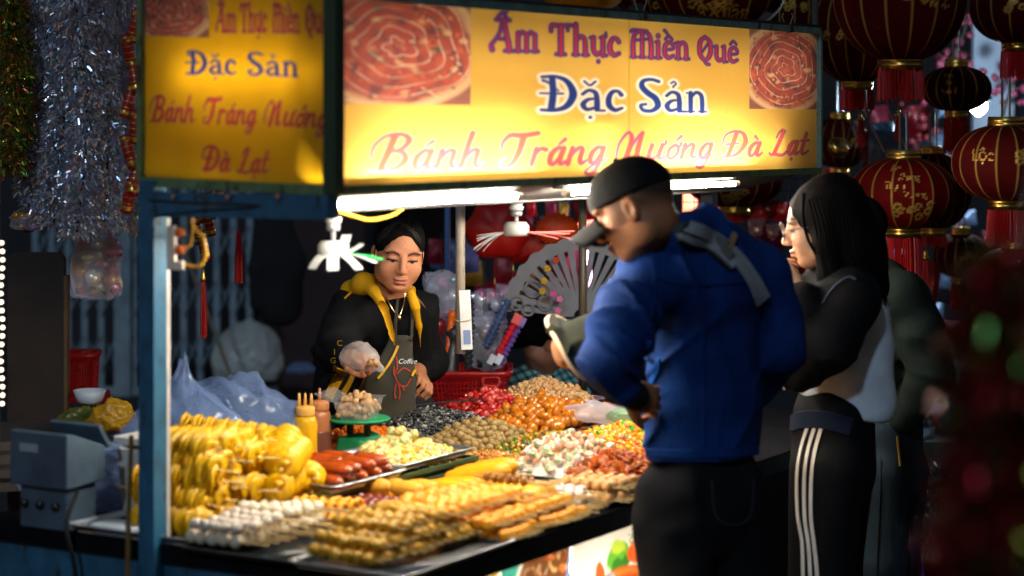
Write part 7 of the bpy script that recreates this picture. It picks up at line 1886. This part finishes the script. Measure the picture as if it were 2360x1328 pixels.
# ------------------------------------------------------------------ lanterns
lan_m = mat('lantern_silk', rough=.75, spec=.08, var=.12, vs=40, attr='Col', goldattr=True, bump=.08, bs=150, transl=0.)
gold_rib = mat('gold_foil')
def lantern(label, cx, cy, rx, ry, Y, lines=(), base=srgb(84, 4, 4), yaw=0., motif=0, tas=1.0, fs=.2, top=True, ofs=(0., 0.), gores=16, name='lantern', grp='red silk lanterns'):
    """bearing of the centre and half sizes as seen; lines = words printed on the silk"""
    k = Y / FOC; R, H = rx * k, ry * k
    r = thing(name, label, 'lantern', P(cx, cy + ry, Y), grp)
    z0 = H
    nu, nv = 192, 90
    u = np.linspace(-math.pi, math.pi, nu + 1); v = np.linspace(-1, 1, nv) * math.radians(76)
    A, B = np.meshgrid(u, v)
    g = np.abs((A * gores / (2 * math.pi)) % 1 - .5) * 2            # 1 at ribs
    rad = np.cos(B) ** .82 * (1 - .025 * (1 - g ** 3))
    th = A + yaw - math.pi / 2
    pts = np.stack([R * rad * np.cos(th), R * rad * np.sin(th), H * np.sin(B) / math.sin(math.radians(76)) + z0], -1)
    col = np.empty(A.shape + (3,)); col[:] = base
    gold = np.clip((g - .98) / .015, 0, 1) * .6
    X, Yv = A * np.cos(B) ** .5, np.sin(B) * H / R                 # print plane of the front gores
    for i, (txt, x, y, s_) in enumerate(lines): gold = np.maximum(gold, text_mask(X, Yv, txt, x, y, s_) * 1.)
    if motif:
        r_ = random.Random(motif)
        for j in range(9):
            mx, my = ofs[0] + r_.uniform(-.36, .36), ofs[1] + r_.uniform(-.12, .12)
            q = [(mx + .09 * math.cos(a) * (1 - a / 9), my + .09 * math.sin(a) * (1 - a / 9)) for a in np.linspace(0, 5.5, 9)]
            gold = np.maximum(gold, ss(stroke_dist(X, Yv, [(np.array(q), np.full(9, .008))], .05), .012))
            for kx in range(5):
                a = kx * 1.257 + j; gold = np.maximum(gold, ss(np.hypot((X - mx - .05 * math.cos(a)) / .026, (Yv - my - .05 * math.sin(a)) / .018) - 1, .3) * .8)
    col = col * (1 - gold[..., None]) + np.array((.55, .34, .07)) * gold[..., None]
    link('silk', grid_mesh('silk', pts, col, lan_m, True, gold * .7), r)
    rc = R * math.cos(math.radians(76)) ** .82
    for zz, up in ((0, -1), (2 * H, 1)):
        if up > 0 and not top: continue
        b = MB(); hh = .030 * up * max(1, R / .2); b.lathe(sorted([(rc * .98, zz - .004 * up), (rc * 1.06, zz), (rc * 1.06, zz + hh * .3), (rc * 1.0, zz + hh * .36), (rc * 1.05, zz + hh * .42), (rc * 1.05, zz + hh * .75), (rc * 1.0, zz + hh * .8), (rc * 1.04, zz + hh)], key=lambda q: q[1]), n=28); b.build('gold_collar', goldm, r, True)
    if tas:
        b = MB(); L = tas * max(.12, R * .62); rr = random.Random(int(cx)); n = 70
        for j in range(n):
            a = 2 * math.pi * j / n + rr.uniform(-.03, .03); q = rc * rr.uniform(.90, 1.04)
            b.tube([(q * math.cos(a), q * math.sin(a), -.03), (q * 1.05 * math.cos(a), q * 1.05 * math.sin(a), -L * .5), (q * (1.08 + rr.uniform(-.04, .04)) * math.cos(a + .03), q * 1.08 * math.sin(a + .03), -L * rr.uniform(.9, 1.04))], .0028, 3, cap=False)
        b.build('fringe', redtas, r)
    b = MB(); b.tube([(.012, 0, 2 * H), (.012, 0, 2 * H + .16)], .0045, 6); b.tube([(-.012, 0, 2 * H), (-.012, 0, 2 * H + .16)], .0045, 6); b.build('hanging_rod', mat('rod_steel', (.4, .42, .45), .3, .9), r)
    return r
lantern('largest red lantern at the top right with Tấn Lộc printed', 2075, -15, 156, 152, 7.6, [('Tấn Lộc', .42, -.22, .13)], motif=3, ofs=(.1, -.02), tas=1.0, top=False, base=srgb(67, 3, 4))
lantern('red lantern with golden flower print half hidden behind the largest one', 1975, 70, 112, 118, 8.1, [('Phúc', -.3, .0, .2)], motif=5, ofs=(-.5, -.1), base=srgb(58, 1, 3), tas=.9, top=False)
lantern('small dark red lantern lit blue from behind at the upper right', 2204, 205, 82, 51, 8.4, [('Vạn', -.42, .30, .17), ('Sự', -.42, .12, .17), ('Như Ý', -.42, -.12, .17)], base=srgb(44, 1, 4), tas=1.3)
lantern('red lantern cut by the top right corner of the photo', 2345, 15, 112, 84, 7.9, motif=8, ofs=(-.1, -.05), base=srgb(58, 3, 4), tas=1.1, top=False)
lantern('red lantern printed An Khang Thịnh Vượng behind the girl', 2082, 446, 124, 80, 7.4, [('An', -.30, .42, .19), ('Khang', -.06, .27, .17), ('Thịnh', -.34, .12, .17), ('Vượng', .06, -.03, .17)], motif=11, ofs=(.0, -.28), base=srgb(87, 4, 4), tas=1.35)
lantern('red lantern with golden flowers and Lộc at the right edge', 2318, 376, 126, 86, 7.2, [('Lộc', -.66, .06, .30)], motif=14, ofs=(.3, .12), base=srgb(66, 3, 4), tas=1.2)
lantern('dim red lantern behind and below the printed one', 2150, 440, 90, 86, 8.6, motif=17, base=srgb(47, 1, 3), tas=.6)
lantern('dim lantern low at the right edge, above the garland', 2335, 640, 88, 66, 8.8, motif=31, base=srgb(65, 3, 4), tas=1.0)
lantern('dim lantern hanging behind the girl, left of the printed one', 1935, 330, 70, 56, 9.3, motif=32, base=srgb(58, 3, 4), tas=1.0)
lantern('dim lantern between the printed one and the right edge', 2215, 590, 66, 50, 9.2, motif=33, base=srgb(58, 3, 4), tas=1.1)
lantern('wide red lantern hanging low behind the wire grid', 1692, 420, 112, 56, 8.6, motif=19, ofs=(.0, -.25), base=srgb(72, 4, 4), tas=0)
lantern('red lantern with golden letters Xuân above the sign', 1660, -20, 150, 92, 8.0, [('Xuân', .05, -.45, .34)], motif=21, ofs=(-.2, -.2), base=srgb(67, 3, 4), tas=0, top=False)
lantern('red lantern behind the top edge of the sign with gold print', 1530, -30, 120, 82, 8.3, [('Vạn', .25, -.4, .3)], motif=22, ofs=(.0, -.3), base=srgb(58, 1, 3), tas=0, top=False)
lantern('golden yellow lantern behind the top edge of the sign', 1345, -28, 100, 56, 8.0, base=srgb(196, 150, 30), tas=0, top=False, name='gold_lantern', grp=None)
lantern('dark red lantern behind the top edge of the sign, near the pole', 1820, 20, 90, 100, 8.8, motif=25, base=srgb(50, 1, 3), tas=.5, top=False)
b = MB(); b.lathe([(.055, 0), (.052, .012), (.036, .035), (.03, .05), (.012, .06)], n=24); o = b.build('black_lampshade', mat('shade_black', (.02, .02, .018), .4), None, True); o.location = P(1468, 46, 7.9); tag(o, 'black dome shade behind the top edge of the sign', 'lampshade')
b = MB(); b.tube([P(1880, 1000, 7.7), P(1878, -40, 7.7)], .012, 10); tag(b.build('display_pole', mat('pole_dark', (.06, .05, .045), .5), None, True), 'dark pole standing at the right end of the sign', 'pole')
for i, (a, c) in enumerate((((1990, 250), (2038, 350)), ((2015, 240), (1972, 340)), ((2050, 255), (2090, 345)), ((1950, 340), (1968, 262)))):
    b = MB(); b.tube([P(*a, 8.3), P(*c, 8.25)], .004, 6); tag(b.build('hanging_rod', mat('rod_steel')), f'thin steel rod crossing behind the big lantern tassels, {("longest", "leaning left", "farthest right", "farthest left")[i]}', 'rod', 'crossed steel rods')
b = MB(); b.lathe([(.030, -.02), (.040, -.01), (.042, .01), (.034, .024)], n=20, R=rotm('X', .7) @ rotm('Y', .5)); o = b.build('gold_ring', goldm, None, True); o.location = P(1930, 342, 8.0); tag(o, 'loose gold collar ring beside the steel rods', 'ring')
# ------------------------------------------------------------------ white lamp and lights of the shop behind
lm = thing('white_lamp', 'bright bluish white lamp right of the small dark lantern', 'lamp', P(2256, 246, 9.6))
b = MB(); b.lathe([(.006, -.036), (.030, -.030), (.036, 0), (.028, .024), (.014, .034)], n=20, R=rotm('Y', .9)); b.build('bulb', emit('lamp_white', (.66, .84, 1.0), 420), lm, True)
b = MB(); b.lathe([(.012, .03), (.013, .034), (.013, .06), (.008, .07)], n=12, R=rotm('Y', .9)); b.build('socket', mat('dark_metal'), lm)
pkt = emit('pink_tube', (1, .35, .75), 16); 
for i, (x, y0, y1, Y, lab) in enumerate(((1357, 560, 660, 9.4, 'pink glowing tube behind the white fan, left of the slots'), (1445, 470, 560, 9.6, 'pink glowing tube behind the black cap'))):
    b = MB(); b.tube([P(x, y0, Y), P(x, y1, Y)], .011, 8); tag(b.build('pink_tube', pkt, None, True), lab, 'lamp')
rtb = emit('red_lamp_glow', (1, .12, .05), 5)
for i, (x, y, Y, lab) in enumerate(((1590, 470, 10.2, 'small red glowing box behind the wire grid'), (1350, 500, 9.8, 'red glowing lantern lamp behind the dark pole'), (1425, 545, 9.8, 'red orange glow lamp beside the chin of the man'))):
    b = MB(); b.lathe([(.02, -.05), (.034, -.045), (.034, .045), (.02, .05)], n=12); o = b.build('red_lamp', rtb, None, True); o.location = P(x, y, Y); tag(o, lab, 'lamp', 'small red lamps of the shop')
# ------------------------------------------------------------------ red paper decorations and the fan
pr_ = mat('paper_red', srgb(206, 26, 12), .5, 0, .12, 12, transl=.3, bump=.1, bs=20); po = mat('paper_orange', srgb(240, 84, 12), .5, 0, .1, transl=.35)
def puff(label, x, y, Y, rx, ry, m, pleats, depth=.5):
    v, f = ICO[4]; th = np.arctan2(v[:, 2], v[:, 0]); k = 1 + .06 * np.cos(th * pleats) * np.sqrt(v[:, 0] ** 2 + v[:, 2] ** 2); q = v * k[:, None] * np.array((rx, min(rx, ry) * depth, ry)) * Y / FOC
    b = MB(); b.add(q, f); r = thing('paper_decoration', label, 'decoration', P(x, y, Y), 'red paper decorations'); b.build('paper_body', m, r, True)
    b = MB(); b.tube([(0, 0, ry * Y / FOC), (0, 0, ry * Y / FOC + .2)], .002, 5); b.build('string', redf, r); return r
puff('big smooth red paper lantern behind the pink whisk', 1148, 530, 8.3, 76, 68, pr_, 6, .6)
puff('scalloped red paper fringe below the pink whisk', 1235, 570, 8.5, 80, 44, pr_, 14, .5)
puff('pleated orange paper ball right of the pink whisk', 1283, 530, 8.4, 50, 38, po, 26, .8)
# fan: openwork sheet with real thickness, built of ribs and rim
fan = thing('white_fan', 'large white openwork fan display behind the brown pole', 'fan', P(1340, 730, 8.0))
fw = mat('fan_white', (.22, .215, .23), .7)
fx = lambda a, r_: np.array((r_ * math.cos(a), 0, r_ * math.sin(a)))
Rf_ = 178 / FOC * 8.0
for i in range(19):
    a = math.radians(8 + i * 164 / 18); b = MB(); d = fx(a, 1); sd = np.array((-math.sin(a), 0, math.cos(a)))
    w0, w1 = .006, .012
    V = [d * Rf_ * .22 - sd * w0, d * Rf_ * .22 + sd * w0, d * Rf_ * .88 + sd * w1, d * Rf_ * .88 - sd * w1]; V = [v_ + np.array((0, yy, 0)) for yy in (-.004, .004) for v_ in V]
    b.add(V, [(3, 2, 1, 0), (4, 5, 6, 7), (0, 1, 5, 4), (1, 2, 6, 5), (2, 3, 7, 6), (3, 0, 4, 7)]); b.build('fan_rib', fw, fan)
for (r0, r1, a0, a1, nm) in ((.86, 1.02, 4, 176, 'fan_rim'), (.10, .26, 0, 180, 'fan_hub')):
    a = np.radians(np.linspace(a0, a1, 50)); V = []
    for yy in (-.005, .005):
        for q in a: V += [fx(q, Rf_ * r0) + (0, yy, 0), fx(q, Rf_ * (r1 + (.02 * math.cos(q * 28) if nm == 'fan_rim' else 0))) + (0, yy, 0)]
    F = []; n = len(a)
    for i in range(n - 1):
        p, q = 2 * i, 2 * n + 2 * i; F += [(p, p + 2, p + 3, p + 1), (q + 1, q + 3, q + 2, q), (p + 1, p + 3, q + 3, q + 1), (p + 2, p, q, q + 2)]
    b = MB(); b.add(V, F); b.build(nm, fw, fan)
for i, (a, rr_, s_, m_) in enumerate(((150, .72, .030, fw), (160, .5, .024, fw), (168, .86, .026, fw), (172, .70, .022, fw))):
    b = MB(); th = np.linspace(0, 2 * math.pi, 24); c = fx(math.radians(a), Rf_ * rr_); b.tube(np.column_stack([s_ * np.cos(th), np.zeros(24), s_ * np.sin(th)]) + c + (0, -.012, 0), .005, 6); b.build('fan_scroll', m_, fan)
for i, (x, y, c) in enumerate(((1262, 620, srgb(206, 160, 20)), (1254, 648, srgb(206, 160, 20)), (1250, 672, srgb(206, 160, 20)), (1275, 678, srgb(236, 90, 150)), (1290, 690, srgb(236, 120, 170)), (1268, 732, srgb(240, 150, 190)), (1286, 716, srgb(236, 110, 160)), (1282, 600, srgb(200, 60, 30)))):
    b = MB(); 
    for k in range(5): b.ico((.007 * math.cos(k * 1.257), 0, .007 * math.sin(k * 1.257)), .0065, 1, sc=(1, .5, 1))
    o = b.build('fan_blossom', mat(f'blossom_{i}', c, .5), fan, True); o.location = np.array(P(x, y, 7.94)) - np.array(fan.location)
# wire grid wall with hung goods
wg = thing('wire_grid', 'wire grid wall with red packets behind the men', 'rack', P(1590, 900, 9.0)); wm_ = mat('grid_wire', (.08, .08, .09), .4, .7)
b = MB(); z0, z1 = P(0, 900, 9)[2], P(0, 380, 9)[2]
for x in np.arange(1330, 1860, 27): b.tube([np.array((P(x, 0, 9)[0], 9, z0)), np.array((P(x, 0, 9)[0], 9, z1))], .0018, 4)
for y in np.arange(385, 900, 27): b.tube([P(1330, y, 9), P(1860, y, 9)], .0018, 4)
o = b.build('wires', wm_, wg); o['kind'] = 'stuff'; settle(wg)
R5 = random.Random(12)
def packet(name, label, x, y, Y, w, h, col, grp, rough=.25, met=0., seed=0):
    """a puffed, wrapped packet: soft pillow with crimped ends"""
    n = 9; A, B = np.meshgrid(np.linspace(-1, 1, n), np.linspace(-1, 1, n)); t = .22 * min(w, h) * ((1 - A ** 4) * (1 - B ** 2)) * (1 + .35 * noise_np(np.stack([A, B], -1), 5, seed))
    V = np.concatenate([np.stack([A * w / 2, -t, B * h / 2], -1).reshape(-1, 3), np.stack([A * w / 2, t + .001, B * h / 2], -1).reshape(-1, 3)]); i = np.arange(n * n).reshape(n, n)
    q = np.stack([i[:-1, :-1], i[:-1, 1:], i[1:, 1:], i[1:, :-1]], -1).reshape(-1, 4); F = [tuple(k) for k in q] + [tuple(k[::-1] + n * n) for k in q]
    key = f'packet_{name}_{tuple(int(c * 99) for c in col)}'
    b = MB(); b.add(V, F); o = b.build(name, mat(key, col, rough, met, .4, 30, .25, 30), None, True); o.location = P(x, y, Y); o.rotation_euler = (R5.uniform(-.2, .2), R5.uniform(-.15, .15), R5.uniform(-.4, .4)); return tag(o, label, 'packet', grp)
reds = [srgb(190, 20, 24), srgb(160, 14, 22), srgb(206, 44, 40), srgb(120, 10, 16)]
for i in range(6): packet('red_packet', 'glossy red envelope pack hanging on the wire grid', 1690 + i * 28 + R5.uniform(-5, 5), 490 + R5.uniform(-8, 8), 8.95, .075, .075, reds[i % 4], 'red envelope packs on the grid', seed=i)
for i in range(12): packet('film_packet', 'shiny clear wrapped trinket pack on the wire grid', 1560 + R5.uniform(0, 290), 545 + R5.uniform(-20, 70), 8.9, .07, .09, R5.choice([srgb(160, 160, 190), srgb(120, 30, 60), srgb(60, 70, 110), srgb(190, 150, 160), srgb(150, 20, 30)]), 'wrapped trinkets on the grid', .12, .5, i)
for i in range(10): packet('gold_packet', 'small gold red hanging charm behind the tubes', 1230 + i * 34 + R5.uniform(-8, 8), 478 + R5.uniform(-14, 22), 9.3 + R5.uniform(0, .6), .045, .09, R5.choice([srgb(206, 160, 40), srgb(214, 30, 30), srgb(190, 20, 24), srgb(220, 70, 100)]), 'hanging charms behind the tubes', .3, .3, i)
CH1 = [('red', srgb(150, 20, 30)), ('wine red', srgb(120, 20, 40)), ('rose', srgb(170, 60, 80)), ('blue', srgb(90, 110, 150)), ('slate', srgb(60, 70, 90)), ('pale pink', srgb(190, 160, 170)), ('mustard', srgb(170, 120, 30))]
for i in range(30):
    nm_, c_ = R5.choice(CH1)
    packet('charm_packet', f'blurred {nm_} festive charm hanging deep in the shop behind the vendor', 960 + R5.uniform(0, 380), 480 + R5.uniform(0, 230), 9.6 + R5.uniform(0, 2), R5.uniform(.06, .13), R5.uniform(.08, .2), c_, 'festive charms deep in the shop', .4, .1, i)
CH2 = [('red', srgb(130, 16, 24)), ('red', srgb(150, 14, 24)), ('wine red', srgb(100, 16, 30)), ('rose', srgb(150, 50, 70)), ('blue', srgb(90, 120, 150)), ('pale blue', srgb(110, 130, 160)), ('gold', srgb(160, 130, 50)), ('teal', srgb(60, 90, 110))]
for i in range(120):
    nm_, c_ = R5.choice(CH2); x = 1890 + R5.uniform(0, 480); y = 240 + R5.uniform(0, 760)
    if 2235 < x < 2345 and y < 300: continue
    packet('charm_packet', f'blurred {nm_} festive good hanging in the dark at the right', x, y, 8.9 + R5.uniform(0, 2.6), R5.uniform(.05, .13), R5.uniform(.06, .2), c_, 'festive goods in the dark at the right', .35, .25, i)
# peach blossom branches by the lit wall
for j in range(3):
    r = thing('blossom_branch', f'pink blossom branch by the lit wall, {("highest", "middle", "lowest")[j]} one', 'branch', P((2196, 2330, 2130)[j], (110, 180, 330)[j], 10.3), 'blossom branches by the lit wall'); rr = random.Random(j)
    b = MB(); b.tube(catmull([(-.05, 0, -.22), (.0, 0, -.05), (.06, .0, .1), (.03, 0, .24)], 5), np.linspace(.008, .003, 16), 6); b.build('twig', mat('twig', (.05, .035, .025), .8), r)
    b = MB()
    for k in range(30): b.ico((rr.gauss(0, .07), rr.gauss(0, .05), rr.gauss(0, .12)), rr.uniform(.012, .026), 1, .3, k)
    b.build('blossom', mat(('blossom_pink', 'blossom_rose', 'blossom_red')[j], (srgb(120, 44, 64), srgb(130, 50, 74), srgb(104, 24, 32))[j], .6), r, True)['kind'] = 'stuff'
# red goods basket behind the vendor and what stands in it
rb = slat_basket('red_basket', 'large red plastic basket of toys behind the food table', P(1085, 932, 7.9), .25, .24, .135, rm, 1.1, 20)
b = MB(); q = np.column_stack([rrect(.03, .016, .012), np.zeros(24)]); q = np.vstack([q, q[:1]]); b.tube(np.column_stack([q[:, 0] + .075, np.full(25, -.139), q[:, 1] + .10]), .006, 6); b.build('handle', mat('basket_handle', srgb(206, 60, 56), .35), rb, True)
bsk = P(1085, 932, 7.9)
def rod_thing(label, x0, y0, x1, y1, Y, r, m, ribs=0, cap=None, cat='toy'):
    a, c = np.array(P(x0, y0, Y)), np.array(P(x1, y1, Y)); t = thing('ribbed_toy', label, cat, a, 'toys in the red basket'); n = 24 if ribs else 2
    q = np.linspace(0, 1, 60)[:, None] * (c - a); rr_ = r * (1 + (.22 * np.sign(np.sin(np.linspace(0, 1, 60) * ribs * 6.28)) if ribs else 0)); b = MB(); b.tube(q, rr_, 10); b.build('toy_rod', m, t, False)
    if cap is not None: b = MB(); b.box((c - a) * 1.03, (r * 2.6, r * 2.2, r * 3.0), rotm('Y', math.atan2((c - a)[0], (c - a)[2]))); b.build('toy_end', cap, t)
    return t
wpl = mat('toy_white', (.55, .58, .66), .4)
rod_thing('red ribbed toy stick leaning in the basket', 1138, 836, 1190, 738, 7.8, .012, mat('toy_red', srgb(206, 20, 34), .35), 9, mat('toy_tip', srgb(226, 90, 90), .4))
rod_thing('purple ribbed toy stick beside the red one', 1152, 840, 1200, 744, 7.88, .011, mat('toy_purple', srgb(120, 80, 170), .35), 9, mat('toy_lilac', srgb(160, 130, 210), .4))
rod_thing('dark ribbed toy stick at the back of the basket', 1165, 800, 1190, 706, 8.0, .014, mat('toy_dark', (.02, .025, .03), .4), 8)
rod_thing('blue grey ribbed toy stick across the film packs', 1120, 800, 1172, 690, 7.95, .014, mat('toy_blue', srgb(70, 90, 130), .4), 10)
rod_thing('upright black ribbed toy stick next to the grey pole', 1080, 850, 1084, 690, 7.85, .014, mat('toy_dark'), 12)
for i, x in enumerate((1133, 1150)):
    o = MB(); o.box((0, 0, 0), (.022, .02, .036), rotm('Y', .5)); o = o.build('white_clip', wpl); o.location = P(x, 828, 7.72); tag(o, f'white toy clip at the basket rim, {("left", "right")[i]} one of two', 'clip', 'white clips at the basket rim')
for i, (x, y, w, h, c, lab) in enumerate(((1018, 690, .085, .13, srgb(150, 170, 190), 'tall clear film bag of pastel toys left of the grey pole'), (1020, 770, .08, .12, srgb(110, 150, 180), 'clear film bag of blue toys standing in the red basket'), (1118, 720, .10, .10, srgb(120, 110, 150), 'clear film bag of lilac flowers right of the grey pole'), (1115, 790, .09, .12, srgb(60, 80, 84), 'clear film bag of dark green goods right of the grey pole'), (1120, 770, .07, .10, srgb(130, 130, 130), 'crinkled silver film bag in the red basket'))):
    pack(lab, x, y, 8.0 + .06 * (i % 3), w * 1.5, h * 1.5, [c, tuple(np.array(c) * .5), (.7, .7, .75), srgb(200, 120, 160)], 40 + i, 'film_bag')
for i, (x, y, c, lab) in enumerate(((985, 745, (.015, .015, .017), 'black rounded gadget at the left of the red basket'), (1000, 800, srgb(110, 16, 20), 'dark red gadget at the left of the red basket'), (1040, 820, (.02, .02, .022), 'black gadget low in the red basket'), (1035, 775, srgb(230, 100, 20), 'orange tipped toy in the red basket'))):
    s = SDF(np.array(P(x, y, 7.9)) - .14, np.array(P(x, y, 7.9)) + .14, .009); s.cap(np.array(P(x - 4, y + 50, 7.9)), np.array(P(x + 6, y - 45, 7.92)), .032 if i < 3 else .012, .022 if i < 3 else .014, .01); s.ell(np.array(P(x + 8, y - 50, 7.92)), (.034, .03, .034) if i < 3 else (.016, .016, .02), .01)
    tag(s.obj('basket_gadget', mat(f'gadget_{i}', c, .35)), lab, 'toy', 'toys in the red basket')
b = MB(); b.box((P(1085, 0, 7.95)[0], 8.0, (bsk[2] - .004) / 2), (.5, .4, bsk[2] - .008)); o = b.build('goods_stand', mat('dark_wood')); tag(o, 'dark stand under the large red basket', 'stand')
# golden cloth bundle left of the fan
bag('gold_bundle', 'mustard cloth bundle hanging left of the white fan', P(1215, 690, 8.9), .09, mat('mustard', srgb(130, 96, 24), .8), 44, (.6, .6, 1.2), .3, .2, 'bundle')
# ------------------------------------------------------------------ right side: baskets of tinsel, wrapped goods, foreground garland
for i, (y, lab) in enumerate(((1150, 'lower grey basket stuffed with dark glittering tinsel'),)):
    t = slat_basket('tinsel_basket', lab, P(2140, 1285, 8.3), .24, .2, .32, mat('grey_plastic', (.05, .055, .06), .5), 1.05, 12)
    tt = tinsel('basket_tinsel', 'blue black glittering tinsel filling the grey basket', 2140, 1060, 1260, 8.3, .12, [(.12, .2, .36), (.2, .32, .5), (.04, .06, .1), (.4, .24, .1), (.6, .66, .8)], tm, 3600, 60, None)
for i in range(60):
    packet('wrapped_sweet', 'lilac and silver wrapped sweet in the pile behind the green hoodie', 2075 + R5.uniform(0, 190), 830 + R5.uniform(0, 180), 8.2 + R5.uniform(0, .5), R5.uniform(.04, .07), R5.uniform(.035, .05), R5.choice([srgb(140, 150, 190), srgb(110, 90, 150), srgb(150, 180, 200), srgb(90, 110, 140), srgb(60, 50, 80)]), 'wrapped sweets piled at the right', .15, .5, i)
b = MB(); b.box((P(2150, 0, 8.5)[0], 8.55, P(0, 1010, 8.4)[2] / 2), (.42, .5, P(0, 1010, 8.4)[2])); tag(b.build('goods_stand', mat('dark_green_stand', srgb(10, 40, 34), .6)), 'dark green stand carrying the wrapped sweets at the right', 'stand')
b = MB(); a, c = np.array(P(2092, 1165, 7.0)), np.array(P(2140, 1400, 6.9)); b.tube([a, c], .012, 4); tag(b.build('blue_strut', mat('strut_blue', srgb(14, 50, 140), .4)), 'slanted bright blue strut at the lower right', 'strut')
ftm = mat('tinsel_foil')
tinsel('front_tinsel', 'blurred red and green tinsel garland close to the camera at the right edge', 2352, 560, 1500, 2.0, .050, [(.30, .012, .02), (.24, .01, .015), (.34, .02, .02), (.17, .17, .02), (.06, .15, .03), (.26, .012, .016)], ftm, 5200, 71, 'garlands close to the camera', .012)
tinsel('front_tinsel', 'blurred dark red tinsel strand left of the green garland at the right edge', 2290, 900, 1500, 2.1, .036, [(.32, .015, .02), (.24, .01, .012), (.28, .012, .02)], ftm, 2600, 72, 'garlands close to the camera', .02)
